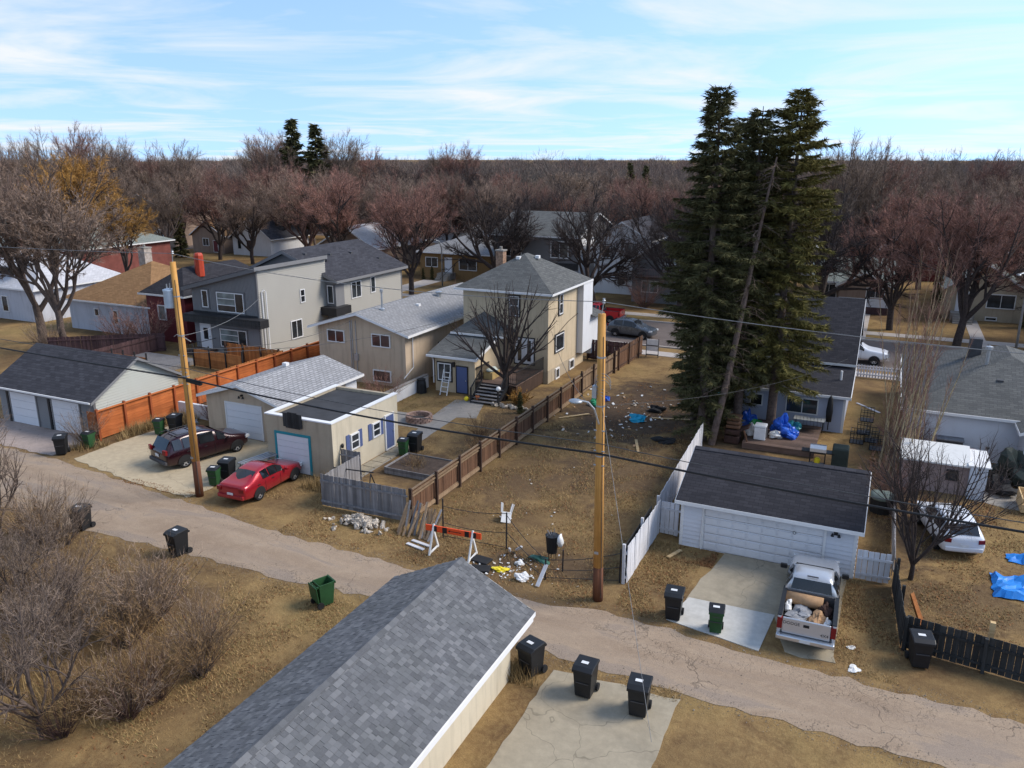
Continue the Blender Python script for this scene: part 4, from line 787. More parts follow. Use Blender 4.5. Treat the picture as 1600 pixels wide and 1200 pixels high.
b.build('railing', m_paint('mauve_grey_paint', (.28, .22, .22), .2), t)
# right of the spruces
house('tan brick bungalow with green-grey cross gable across the street', -7.4, .4, 96, 106, 3.3, 5.3, STP, SH_GN, 'x', .5, wins=((-6.6, -4.9, 1.2, 2.9), (-1.6, -.3, 1.4, 2.8)), door_=(-4.0, -3.1, .8, 2.8, DOORW), chim=(.0, 104, 4, 6.5, .7))
t = thing('porch_gable', 'front gable with white lower boards on the tan bungalow', 'porch', (-1.4, 95, 0), world=True)
gable_wall(-4.6, .5, 94.6, 96.2, 3.1, 4.5, 'y').build('wall', STP, t); gable(-4.6, .5, 94.6, 96.2, 3.1, 4.5, 'y', .4).build('roof', SH_GN, t); fascia(-4.6, .5, 94.6, 96.2, 3.1, 4.5, 'y', .4).build('fascia', TRIM, t)
b = MB(); siding(b, 'y', 94.6, -1, -4.6, .5, .8, 1.7, .2); b.build('clapboards', WHITE, t); window(t, 'y', 94.6, -1, -1.9, .0, 1.8, 2.9, mul=(-.95,)); b = MB(); b.box(-4.5, .4, 94.5, 94.6, -.05, .8); b.build('base_wall', WD_PLUM, t)
t = house('tan stucco cottage with white door and front steps behind the elm', 5.8, 13.0, 95.5, 105, 3.4, 5.8, STT, SH_GN, 'y', .5, wins=((9.6, 12.2, 1.4, 2.9), (9.7, 10.8, .1, .5)), door_=(6.9, 7.9, .9, 2.9, DOORW), chim=(12.6, 99, 4, 6.6, .6, BRICK), porch=(6.4, 8.6, 0))
house('pale bungalow with white roof glimpsed between the elms', 15.5, 25, 96, 106, 3.3, 5.4, STW, SH_SL2, 'x', .5, wins=((17, 19, 1.2, 2.6),))
house('white house with pale roof behind the tan bungalow', -12, -2, 122, 132, 4.2, 6.4, WHITE, SH_WT, 'x', .4, wins=((-10, -8.4, 1.8, 3.2),))
house('red gabled house behind the tan bungalow', -1, 6, 124, 134, 4.2, 7, MAROON, SH_WT, 'y', .4, wins=((1, 2.6, 1.8, 3.2),))
house('low long building with red wall and pale roof among far trees', 10, 26, 126, 138, 3.6, 5.0, MAROON, SH_SL2, 'x', .4)
rh = random.Random(77); combos = [(a, b, c) for a in range(6) for b in (0, 1) for c in range(5)]; rh.shuffle(combos)
desc = [('white', WHITE), ('beige', STB), ('cream', STY), ('pale grey', SIDEG), ('tan', STT), ('pinkish', STP)]
rf = [('grey', SH_SL2), ('brown', SH_BR), ('white', SH_WT), ('charcoal', SH_DK), ('dark grey', SH_GR)]
row = 0
for (yy, xs) in ((128, range(-112, -16, 15)), (160, range(-180, 40, 19)), (190, range(-200, 50, 26))):
    for x in xs:
        if yy == 128 and x < -100: continue
        ci = combos.pop(); d_, wm = desc[ci[0]]; r_, rm = rf[ci[2]]; wdt = rh.uniform(8, 11); two = ci[1] == 1; e = 5.6 if two else 3.3; y = yy + rh.uniform(-2, 2)
        house(f'{d_} {"two storey" if two else "single storey"} house with {r_} roof among the distant bare elms', x, x + wdt, y, y + 9, e, e + 2.2, wm, rm, rh.choice(('x', 'y', 'hip')), .4, wins=((x + 1, x + 2.6, e - 2, e - .7), (x + wdt - 3, x + wdt - 1.2, e - 2, e - .7)))['group'] = 'distant houses among the elms'
# ------------------------------------------------------------ fences
def board_fence(label, a, b, h, bw, gap, mat, post=None, pstep=2.4, pmat=WD_POST, rail=True, th=.022, jit=.02, picket=False, side=1, rmat=None, seed=1, hfun=None, skip=None, cap=None):
    a, b = Vector((*a, 0)), Vector((*b, 0)); d = b - a; L = d.length; d.normalize(); ang = math.atan2(d.y, d.x); nrm = Vector((-d.y, d.x, 0)) * side
    t = thing('fence', label, 'fence', a, 0, world=True); r = random.Random(seed)
    m = MB()
    if picket: m.prism([(-bw / 2, -th / 2, 0), (bw / 2, -th / 2, 0), (bw / 2, -th / 2, h - .05), (0, -th / 2, h), (-bw / 2, -th / 2, h - .05)], (0, th, 0))
    else: m.box(-bw / 2, bw / 2, -th / 2, th / 2, 0, h)
    me = m.mesh('board', mat); n = int(L / (bw + gap))
    for i in range(n):
        s_ = (i + .5) * (bw + gap)
        if skip and skip(s_): continue
        p = a + d * s_ + nrm * (.035 + r.uniform(-.006, .006)); p.z = .04 + r.uniform(-jit, jit)
        o = inst('board', me, t, p, (r.uniform(-.01, .01), r.uniform(-.012, .012), ang + r.uniform(-.015, .015)))
        if hfun: o.scale = (1, 1, hfun(s_))
    if rail:
        for z in (.28, h - .28):
            k = MB(); k.bar(a + Vector((0, 0, z)) - nrm * .012, b + Vector((0, 0, z)) - nrm * .012, .045, .09); k.build('rail', rmat or mat, t)
    if cap:
        k = MB(); k.bar(a + Vector((0, 0, h + .06)), b + Vector((0, 0, h + .06)), .12, .035); k.build('cap_rail', cap, t)
    if post:
        q = MB(); q.box(-.055, .055, -.055, .055, 0, post); pm = q.mesh('post', pmat); k = int(L / pstep)
        for i in range(k + 1): inst('post', pm, t, a + d * min(L, i * pstep) - nrm * (.09), (r.uniform(-.02, .02), r.uniform(-.02, .02), ang))
    return t
board_fence('weathered grey upright board fence along the alley beside the rubble heap', (-23.87, 28.98), (-18.98, 29.14), 1.62, .125, .004, WD_GREY, seed=2, jit=.012)
board_fence('grey weathered return fence between the red car and the garden', (-23.87, 29.02), (-23.95, 32.3), 1.5, .125, .004, WD_GREY, seed=3, side=-1)
board_fence('grey weathered boards closing the gap beside the flat-roofed garage', (-25.25, 32.45), (-23.95, 32.42), 1.55, .125, .004, WD_GREY, seed=4)
def long_fence():
    t1 = board_fence('long brown board fence with dark posts and pale rails beside the vacant lot', (-18.93, 29.2), (-18.95, 52.0), 1.52, .138, .006, WD_BR, 1.75, 2.35, WD_POST, True, side=1, rmat=WD_BRT, seed=5, cap=WD_BRT)
    t2 = board_fence('pale brown board fence with dark posts next to the cream house', (-18.95, 52.05), (-18.75, 60.0), 1.6, .138, .006, WD_BRT, 1.85, 2.35, WD_POST, True, side=1, rmat=WD_POST, seed=6)
    t3 = board_fence('dark brown board fence running to the street sidewalk', (-18.75, 60.1), (-18.45, 66.0), 1.7, .138, .006, WD_BR, 1.85, 2.35, WD_POST, True, side=1, rmat=WD_POST, seed=7)
    for t_, a, b in ((t1, 29.2, 52), (t2, 52.05, 60)):       # lower pale kick rail on the lot side
        k = MB(); k.bar((-18.9, a, .2), (-18.85, b, .2), .05, .14); k.build('kick_rail', WD_BRT, t_); k = MB(); k.bar((-18.88, a, 1.42), (-18.83, b, 1.42), .05, .09); k.build('rail', WD_BRT, t_)
        q = MB(); q.box(-.05, .05, -.05, .05, 0, 1.72); pm = q.mesh('post', WD_POST)
        for i in range(int((b - a) / 2.35) + 1): inst('post', pm, t_, (-18.82, a + i * 2.35, 0))
long_fence()
board_fence('dark brown gate fence beside the cream house', (-22.2, 62.6), (-18.8, 62.6), 1.7, .14, .006, WD_PLUM, 1.8, 1.7, seed=8)
# orange horizontal board fence
def cedar_fence():
    t = thing('fence', 'bright cedar-stained fence of horizontal boards with tall posts beside the tan pad', 'fence', (-41.95, 31, 0), world=True); r = random.Random(4)
    ys = [30.9 + i * 1.95 for i in range(14)]
    b = MB(); b.box(-.012, .012, -.96, .96, 0, .275); me = b.mesh('board', WD_OR)
    p = MB(); p.box(-.07, .07, -.07, .07, 0, 1.98); pm = p.mesh('post', WD_ORP)
    for i, y in enumerate(ys):
        inst('post', pm, t, (-41.88, y, 0))
        if i < len(ys) - 1:
            for k in range(6): inst('board', me, t, (-41.95 + r.uniform(-.004, .004), y + .975, .1 + k * .283), (0, r.uniform(-.03, .03), 0))
    k = MB(); k.box(-42.02, -41.8, 30.85, ys[-1], 1.82, 1.86); k.build('cap_rail', WD_OR, t)
    t2 = thing('fence', 'short cedar-stained end panel facing the alley beside the grey garage', 'fence', (-42.3, 30.85, 0), world=True)
    b = MB(); b.box(-.34, .34, -.012, .012, 0, .275); me = b.mesh('board', WD_OR)
    for k in range(6): inst('board', me, t2, (-42.32, 30.83, .1 + k * .283))
cedar_fence()
board_fence('orange upright board fence panels in front of the charcoal house', (-48.8, 48.6), (-42.6, 48.3), 1.7, .14, .004, WD_ORV, 1.9, 1.95, WD_POST, seed=9)
board_fence('orange upright fence running behind the grey garage', (-42.5, 38.2), (-42.6, 48.2), 1.75, .14, .004, WD_ORV, seed=10, side=-1)
def screens():
    for lab, a, b in (('golden cedar screen with black posts by the patio steps', (-55.2, 42.9), (-51.4, 42.9)), ('golden cedar screen with black posts beside the charcoal house corner', (-50.6, 46.8), (-45.0, 46.4))):
        t = thing('screen', lab, 'fence', (*a, 0), world=True); d = Vector((b[0] - a[0], b[1] - a[1], 0)); L = d.length
        for k in range(6): m = MB(); m.bar((a[0], a[1], .15 + k * .24), (b[0], b[1], .15 + k * .24), .03, .225); m.build('board', WD_ORV, t)
        for i in range(4): m = MB(); x = a[0] + (b[0] - a[0]) * i / 3; y = a[1] + (b[1] - a[1]) * i / 3 - .06; m.box(x - .045, x + .045, y - .045, y + .045, 0, 1.85); m.build('post', BLACKT, t)
screens()
t = thing('platform', 'weathered plywood patio platform among dry grass', 'platform', (-54, 45, 0), world=True)
b = MB(); b.box(-57.0, -51.0, 44.2, 47.6, 0, .35); b.build('deck_board', WD_GREY, t)
board_fence('dark plum board fence across the neighbouring yard', (-64.5, 44.0), (-56.8, 49.6), 1.6, .16, .003, WD_PLUM, seed=11)
board_fence('dark brown board fence beside the maroon house', (-57.2, 41.8), (-57.4, 49.5), 1.5, .16, .003, WD_PLUM, seed=12)
# white fence of the double garage lot
board_fence('white plank fence standing between vacant lot and garage lawn', (-8.1, 28.05), (-8.12, 33.3), 1.62, .24, .012, WD_WH, 1.75, 2.6, WD_WH, seed=13, side=-1, jit=.03)
board_fence('white plank fence joining the garage corner', (-8.05, 33.05), (-7.02, 33.0), 1.55, .19, .02, WD_WH, seed=14)
board_fence('pale grey plank fence running along the garage to the spruces', (-8.3, 33.5), (-8.75, 45.0), 1.6, .3, .01, WD_WH, seed=15, side=-1)
board_fence('tilted dark fence board section leaning beside the white fence', (-8.25, 28.1), (-8.35, 33.2), 1.45, .9, .01, WD_BLK, seed=16, rail=False)
board_fence('white peeling picket gate beside the double garage', (.2, 32.35), (1.5, 32.45), 1.28, .19, .02, WD_WH, seed=17, jit=.03, picket=False)
board_fence('black stained board fence along the alley by the blue tarp', (2.0, 27.9), (9.5, 26.9), 1.25, .19, .012, WD_BLK, 1.3, 2.4, WD_BLK, seed=18)
board_fence('black stained side fence beside the dark young tree', (1.95, 27.9), (1.62, 32.4), 1.25, .19, .012, WD_BLK, 1.3, 2.2, WD_BLK, seed=19)
board_fence('low pale fence between the young tree and the covered barrel', (1.6, 33.2), (1.55, 41.0), 1.1, .22, .02, WD_GREY, seed=20)
board_fence('white picket fence behind the white parked car across the lawn', (-1.3, 66.0), (6.5, 66.1), 1.0, .11, .1, WD_WH, seed=21, picket=True)
board_fence('grey board fence near the right street lamp', (14.5, 82), (14.2, 96), 1.5, .3, .01, WD_GREY, seed=22)
t = thing('lumber', 'stack of orange planks leaning inside the black fence', 'lumber', (2.3, 29.5, 0), world=True)
for i in range(4): b = MB(); b.bar((2.75 + i * .05, 28.2 + i * .02, .05), (2.1 + i * .03, 29.7 + i * .1, 1.2 - i * .03), .03, .14); b.build('plank', WD_ORV, t)
t = thing('post', 'lone cut wooden post behind the black fence', 'post', (4.6, 28.6, 0), world=True); b = MB(); b.box(4.52, 4.68, 28.52, 28.68, 0, 1.35); b.build('post', WD_RAW, t)
t = thing('wall', 'low white concrete wall beside the beige bungalow yard', 'wall', (-30, 46, 0), world=True)
b = MB(); b.box(-30.2, -30.0, 40.2, 49.5, -.05, .95); b.build('wall', WHITE, t); b = MB(); b.box(-30.25, -29.95, 40.15, 49.5, .95, 1.02); b.build('coping', CONCG, t)
t = thing('wall', 'low white retaining wall behind the bins next to the cedar fence', 'wall', (-39.5, 37, 0), world=True)
b = MB(); b.box(-41.5, -37.4, 36.6, 36.8, -.05, .95); b.build('wall', WHITE, t)
# wire fence with thin black posts across the vacant lot
def wire_fence():
    t = thing('fence', 'sagging wire fence on thin black posts across the vacant lot', 'fence', (-13, 28.4, 0), world=True)
    P_ = [(-16.75, 28.5, 1.9), (-13.7, 28.7, 1.75), (-11.15, 27.0, .95), (-10.75, 27.9, 1.0), (-8.35, 28.05, 1.5)]
    for x, y, h in P_: m = MB(); m.tube([(x, y, 0), (x + .02, y, h)], .035, 6); m.build('post', BLACKT, t)
    for (i, j, za, zb) in ((0, 1, 1.55, 1.7), (0, 1, .75, .8), (0, 1, .1, .1), (1, 2, 1.65, .9), (1, 2, .85, .5), (1, 2, .1, .08), (2, 4, .9, 1.3), (2, 4, .5, .7), (2, 4, .1, .1)):
        a, b = P_[i], P_[j]; pts = [(a[0] + (b[0] - a[0]) * k / 6, a[1] + (b[1] - a[1]) * k / 6, za + (zb - za) * k / 6 - .12 * math.sin(math.pi * k / 6) * (za > .2)) for k in range(7)]
        m = MB(); m.tube(pts, .014, 4); m.build('strand', BLACKT, t)
wire_fence()
# ------------------------------------------------------------ utility poles and lines
def pole(label, x, y, h, lean, zd, lamp=False, can=False):
    t = thing('utility_pole', label, 'utility pole', (x, y, 0), world=True)
    def at(z): return Vector((x + lean[0] * z / h, y + lean[1] * z / h, z))
    m = MB(); m.tube([at(0), at(zd * .5), at(zd)], [.20, .195, .19], 14); m.build('pole_butt', POLED, t, True)
    m = MB(); m.tube([at(zd), at(h * .5), at(h)], [.19, .165, .135], 14); m.build('shaft', POLEW, t, True)
    m = MB(); m.tube([at(h), at(h) + Vector((.06, 0, .45))], .02, 6); m.lathe([(.03, 0), (.06, .04), (.03, .08), (.06, .12), (.03, .16), (.05, .2)], 10, at(h) + Vector((.06, 0, .35))); m.build('insulator', METAL, t)
    for z in (h * .5, h * .55, h * .62): m = MB(); m.tube([at(z) + Vector((-.2, -.1, 0)), at(z) + Vector((.2, -.1, 0))], .03, 6); m.build('bolt', METAL, t)
    m = MB(); m.tube([at(.2) + Vector((.17, -.13, 0)), at(h * .5) + Vector((.14, -.11, 0)), at(h * .93) + Vector((.11, -.09, 0))], .012, 4); m.build('ground_wire', WIRET, t)
    m = MB(); m.bx(at(2.1) + Vector((-.02, -.2, 0)), (.16, .02, .1)); m.build('pole_tag', METAL, t)
    for z in (h * .53, h * .7, h * .86): m = MB(); m.lathe([(.185 - z * .003, 0), (.185 - z * .003, .06)], 14, at(z)); m.build('band', METAL, t)
    if can:
        c = at(9.55) + Vector((-.42, -.05, 0)); m = MB(); m.lathe([(.0, 0), (.24, .02), (.26, .06), (.26, .8), (.28, .84), (.28, .9), (.1, .95)], 16, c); m.build('transformer', m_plain('pale_blue_enamel', (.42, .50, .58), .4, .1), t, True)
        m = MB(); m.tube([c + Vector((.1, 0, .9)), c + Vector((.12, 0, 1.2))], .03, 6); m.tube([c + Vector((-.1, 0, .9)), c + Vector((-.1, 0, 1.15))], .03, 6); m.tube([c + Vector((.3, 0, .2)), c + Vector((.5, 0, .2))], .04, 6); m.tube([c + Vector((.3, 0, .7)), c + Vector((.5, 0, .7))], .04, 6); m.build('bushing', METAL, t)
        m = MB(); m.tube([c + Vector((.12, 0, 1.2)), c + Vector((.3, .1, 1.7)), at(h) + Vector((.06, 0, .4))], .012, 5); m.tube([at(8.2) + Vector((-.3, -.15, 0)), at(8.35) + Vector((0, -.25, 0)), at(8.2) + Vector((.4, -.15, 0)), at(8.0) + Vector((.6, 0, 0))], .02, 5); m.build('jumper', WIREG, t)
    if lamp:
        m = MB(); s_ = at(7.5); m.tube([s_ + Vector((0, -.15, -.25)), s_ + Vector((-.12, -.35, .35)), s_ + Vector((-.3, -.5, .62)), s_ + Vector((-.55, -.6, .68))], .035, 8); m.build('lamp_arm', METAL, t)
        m = MB(); m.blob(s_ + Vector((-.72, -.66, .65)), (.26, .2, .09), 1, (12, 8), 0); m.build('lamp_head', METAL, t, True)
        for k in range(3): m = MB(); m.tube([s_ + Vector((.1 + .3 * math.cos(q * .6), -.15, 1.1 + k * .12 + .3 * math.sin(q * .6))) for q in range(9)], .012, 4); m.build('cable_coil', WIREG, t)
        m = MB(); m.box(*(v for p in zip((s_ + Vector((-.28, -.2, .7))), (s_ + Vector((-.12, .05, 1.15)))) for v in p)); m.build('junction_box', METAL, t)
    return at
pR = pole('fir utility pole with a street lamp arm beside the white fence', -8.71, 26.45, 11.25, (-.12, -.2), 1.45, lamp=True)
pL = pole('fir utility pole with transformer can beside the parking pad', -30.2, 27.31, 11.76, (-.25, .2), 1.9, can=True)
def wire(label, pts, r, mat, sag=.4, box=None, name='cable'):
    t = thing(name, label, 'cable', pts[0], world=True)
    for a, b in zip(pts, pts[1:]):
        a, b = Vector(a), Vector(b); m = MB(); m.tube([a.lerp(b, k / 14) - Vector((0, 0, sag * 4 * (k / 14) * (1 - k / 14))) for k in range(15)], r, 5); m.build('span', mat, t)
    if box: m = MB(); m.bar(box[0], box[1], .16, .16); m.build('splice_box', BLACK, t)
def dz(p, z): p = Vector(p); p.z += z; return p
eL, eR = (-75, 29.0, 6.6), (14.5, 25.9, 6.05)
wire('thick black communication cable slung between the two fir poles', [eL, pL(6.2) + Vector((.15, -.18, 0)), pR(6.12) + Vector((0, -.18, 0)), eR], .042, WIRE, .25, (pL(6.12) + Vector((.25, -.18, 0)), pL(6.05) + Vector((1.15, -.18, -.02))))
wire('thin cable strung above the thick communication cable', [(-75, 29, 7.3), pL(6.7) + Vector((.1, -.15, 0)), pR(6.5) + Vector((0, -.16, 0)), (14.5, 25.9, 6.35)], .016, WIRET, .3)
wire('pale high voltage wire along the pole tops', [(-75, 29, 12.3), pL(12.15), pR(11.68), (16, 25.6, 11.6)], .014, WIREG, .45)
wire('pale twisted service line from the lamp pole to the blue-grey house', [pR(7.9) + Vector((.1, .1, 0)), (-1.7, 55.0, 3.9)], .008, WIRET, .6)
wire('pale twisted service line from the transformer pole to the charcoal house', [pL(8.2) + Vector((-.1, .1, 0)), (-47.3, 51.4, 5.2)], .011, WIREG, .5)
wire('dark service line from the transformer pole to the beige bungalow', [pL(7.6), (-35.9, 48.3, 4.7)], .014, WIRET, .6)
wire('dark service line from the transformer pole to the cream house', [pL(7.4), (-26.5, 53.8, 5.9)], .014, WIRET, .9)
wire('pale service line from the transformer pole to the maroon house', [pL(8.0), (-57.6, 52.4, 5.2)], .011, WIREG, .9)
wire('pale guy line from the lamp pole across the alley', [pR(7.9) + Vector((.1, -.1, 0)), (-5.25, 20.4, 1.5), (-4.6, 19.3, .3)], .008, WIREG, .0)
wire('dark service line from the lamp pole to the cream house', [pR(7.5), (-22.2, 54.4, 4.0)], .013, WIRET, .8)
# ------------------------------------------------------------ street lamps and signs
for lab, x, y, h in (('grey curved street lamp before the ochre bungalow', -53.2, 92.0, 6.2), ('grey street lamp post on the right boulevard', 11.0, 81.2, 7.0)):
    t = thing('street_lamp', lab, 'street lamp', (x, y, 0), world=True); m = MB(); m.tube([(x, y, 0), (x, y, h * .8), (x - .15, y - .3, h * .95), (x - .5, y - 1, h), (x - .9, y - 1.8, h)], [.11, .09, .08, .07, .06], 8); m.build('post', METAL, t, True)
    m = MB(); m.blob((x - 1, y - 2.1, h - .03), (.2, .4, .1), 2, (10, 7), 0); m.build('lamp_head', METAL, t, True)
t = thing('road_sign', 'yellow diamond hump sign on a post by the cross street', 'sign', (-112.5, 88.5, 0), world=True)
m = MB(); m.tube([(-112.5, 88.5, 0), (-112.5, 88.5, 3.1)], .04, 6); m.build('post', METAL, t)
m = MB(); m.bx((-112.5, 88.42, 2.5), (.95, .03, .95), (0, R(45), 0)); m.build('plate', SIGNY, t)
m = MB(); m.prism([(-112.8, 88.39, 2.42), (-112.2, 88.39, 2.42), (-112.35, 88.39, 2.55), (-112.5, 88.39, 2.62), (-112.65, 88.39, 2.55)], (0, -.01, 0)); m.build('symbol', BLACK, t)
t = thing('yard_sign', 'white framed yard sign at the street end of the vacant lot', 'sign', (-17.4, 65.6, 0), world=True)
m = MB(); m.box(-17.95, -16.95, 65.55, 65.6, .55, 1.55); m.build('panel', WPLAST, t); m = MB(); m.box(-17.93, -16.97, 65.53, 65.55, .98, 1.06); m.box(-18.0, -17.95, 65.53, 65.62, 0, 1.65); m.box(-16.95, -16.9, 65.53, 65.62, 0, 1.65); m.box(-18.0, -16.9, 65.53, 65.62, .2, .26); m.build('frame', GREYP, t)
# ------------------------------------------------------------ trees
class TB:
    def __init__(s): s.V = []; s.F = []; s.TV = []
    def tube(s, pts, rad, n):
        b = len(s.V); k = len(pts); pu = None
        for i, p in enumerate(pts):
            d = (pts[min(i + 1, k - 1)] - pts[max(i - 1, 0)]).normalized()
            u = d.orthogonal() if pu is None else (pu - d * pu.dot(d))
            if u.length < 1e-6: u = d.orthogonal()
            u.normalize(); pu = u; v = d.cross(u)
            for j in range(n):
                a = 2 * math.pi * j / n; s.V.append(tuple(p + (u * math.cos(a) + v * math.sin(a)) * rad[i]))
        for i in range(k - 1):
            for j in range(n):
                q = (b + i * n + j, b + i * n + (j + 1) % n, b + (i + 1) * n + (j + 1) % n, b + (i + 1) * n + j)
                s.F.append((q[0], q[1], q[2])); s.F.append((q[0], q[2], q[3]))
    def twig(s, p, d, L, w, rn, bend=.25):
        sd = Vector((rn.uniform(-1, 1), rn.uniform(-1, 1), rn.uniform(-1, 1))); sd = d.cross(sd)
        if sd.length < 1e-4: return
        sd.normalize(); m = p + d * L * .5 + sd * L * bend * rn.uniform(-.4, .4)
        s.TV += [tuple(p - sd * w), tuple(p + sd * w), tuple(m + sd * w * .6), tuple(p - sd * w), tuple(m + sd * w * .6), tuple(m - sd * w * .6), tuple(m - sd * w * .6), tuple(m + sd * w * .6), tuple(p + d * L)]
def rvec(rn): 
    while True:
        v = Vector((rn.uniform(-1, 1), rn.uniform(-1, 1), rn.uniform(-1, 1)))
        if .05 < v.length < 1: return v.normalized()
def dev(d, ang, rn):
    o = d.cross(rvec(rn)); o = o.normalized() if o.length > 1e-4 else d.orthogonal().normalized()
    return (d * math.cos(ang) + o * math.sin(ang)).normalized()
def bare(seed, H=15, fork=.2, limbs=6, spread=38, lev=4, ch=4, tw=26, twl=.8, tww=.012, r0=.38, droop=0., wig=.16, up=.12, lr=.36, dec=.62, oneside=None, twang=45):
    rn = random.Random(seed); T = TB()
    def grow(p, d, L, r, l):
        n = 4 if l < 3 else 3; pts = [p]; rad = [r]; dd = d; re = r * (.5 if l else .8)
        for i in range(n):
            dd = (dd + rvec(rn) * wig + Vector((0, 0, up if l < 3 else up * .4 - droop))).normalized(); p = p + dd * (L / n); pts.append(p); rad.append(r + (re - r) * (i + 1) / n)
        T.tube(pts, rad, (9, 6, 5, 4, 3)[min(l, 4)])
        if l >= lev:
            for i in range(tw):
                f = rn.uniform(.1, 1) * n; k = min(int(f), n - 1); q = pts[k].lerp(pts[k + 1], f - k)
                T.twig(q, dev(dd, R(rn.uniform(10, twang + 20)), rn), twl * rn.uniform(.5, 1.25), tww * rn.uniform(.7, 1.3), rn)
            return
        m = ch if l else limbs
        for i in range(m):
            f = (rn.uniform(.3, .98) if l else rn.uniform(.72, 1)) * n; k = min(int(f), n - 1); q = pts[k].lerp(pts[k + 1], f - k)
            if l == 0:
                a = 2 * math.pi * (i + rn.uniform(-.3, .3)) / m; s_ = R(spread) * rn.uniform(.35, 1.2); nd = Vector((math.cos(a) * math.sin(s_), math.sin(a) * math.sin(s_), math.cos(s_)))
                if oneside: nd = (nd + Vector(oneside)).normalized()
                grow(q, nd, H * lr * rn.uniform(.85, 1.15), r * .6 * rn.uniform(.8, 1.1), 1)
            else:
                rr_ = rad[k] * .7; grow(q, dev(dd, R(rn.uniform(18, 52)), rn), L * dec * rn.uniform(.8, 1.2), rr_, l + 1)
        if l: grow(pts[-1], dd, L * dec, re, l + 1)
    grow(Vector((0, 0, -.1)), Vector((rn.uniform(-.06, .06), rn.uniform(-.06, .06), 1)).normalized(), H * fork, r0, 0)
    return T
def scaleT(T, H):      # fit to a height
    z = max(v[2] for v in T.TV); k = H / z
    T.V = [(a * k, b * k, c * k) for a, b, c in T.V]; T.TV = [(a * k, b * k, c * k) for a, b, c in T.TV]; return T
TREE = {}
def make_tree(key, T, bark, tw):
    tm = arr_mesh('trunk', T.V, T.F, bark); tm.polygons.foreach_set('use_smooth', [True] * len(tm.polygons))
    n = len(T.TV) // 3; cm = arr_mesh('crown', T.TV, np.arange(n * 3).reshape(-1, 3), tw); TREE[key] = (tm, cm)
def put_tree(key, label, x, y, s=1., rz=0., group=None, name='tree', cat='tree', tw=None, bark=None, sz=None, tilt=(0, 0), z=0):
    t = thing(name, label, cat, (x, y, z), rz, group); t.scale = (s, s, sz or s); t.rotation_euler = (tilt[0], tilt[1], rz)
    a = link('trunk', TREE[key][0], t); c = link('crown', TREE[key][1], t)
    for o, m in ((a, bark), (c, tw)):
        if m is not None: o.material_slots[0].link = 'OBJECT'; o.material_slots[0].material = m
    return t
for k in range(4): make_tree(f'elm{k}', scaleT(bare(20 + k, 15, .2, 6, 40 + 4 * (k % 2), 4, 4, 26, .85, .013), 15), BARK_D, TW_R)
for k in range(2): make_tree(f'dark{k}', scaleT(bare(40 + k, 14, .2, 6, 52, 4, 4, 17, .7, .014, .42, wig=.24, up=.08), 14.3), BARK_D, TW_D)
for k in range(2): make_tree(f'ash{k}', scaleT(bare(60 + k, 17, .28, 6, 34, 4, 4, 24, .8, .012, .36, wig=.14, up=.16), 17), BARK_G, TW_G)
make_tree('gold', scaleT(bare(72, 16, .25, 6, 30, 4, 4, 24, .6, .02, .33, droop=.08, wig=.2), 16), BARK_G, TW_Y)
# elms and other bare trees: (kind, x, y, height factor, twigs)
E_ = 'elms along the street'
spec = [
 ('elm0', 'red-brown vase elm beside the ochre bungalow', -53.4, 84.6, 1.0, .3, None, None), ('dark0', 'black spreading elm left of the dark infill house', -45.5, 91.5, 1.0, 1.2, None, None), ('dark1', 'black many-limbed elm in front of the white modern house', -30.6, 87.6, 1.03, 2.4, None, None),
 ('elm1', 'leaning dark elm hidden behind the spruces near the parked grey car', -19.6, 83.5, .98, .5, TW_D, BARK_D), ('elm2', 'thick-trunked elm in front of the tan stucco cottage', 6.4, 81.6, 1.0, 3.3, None, BARK_D), ('dark0', 'dark crooked elm in front of the tan brick bungalow', -5.6, 88.5, 1.0, 4.2, None, None),
 ('elm3', 'wide elm left of the thick-trunked street elm', .8, 86.5, .98, 1.8, None, BARK_D), ('dark1', 'dark twiggy elm behind the grey street lamp', 15.5, 86, 1.02, .7, None, None),
 ('ash0', 'tall grey ash leaning over the red brick block', -112.0, 92.0, 1.0, .2, None, BARK_D), ('ash1', 'grey ash beside the tall grey ash near the yellow lawn', -104.2, 93.2, .9, 2.2, None, None),
 ('elm2', 'multi-stemmed elm before the small tan house', -101.0, 101.2, .9, 5.0, None, None), ('elm3', 'multi-stemmed elm before the white and maroon bungalow', -92, 99, .95, 1.0, TW_G, None),
 ('elm0', 'dense drooping elm behind the charcoal roof', -82.5, 101, 1.08, 2.0, TW_G, BARK_R), ('elm1', 'dense red elm behind the vent-dotted roof', -73.5, 97.5, 1.05, 3.1, None, None), ('elm2', 'broad elm overhanging the brown gabled house', -66.2, 103, 1.02, 4.0, TW_G, None),
]
for kk, lab, x, y, s, rz, tw, bk in spec: put_tree(kk, lab, x, y, s, rz, tw=tw, bark=bk)
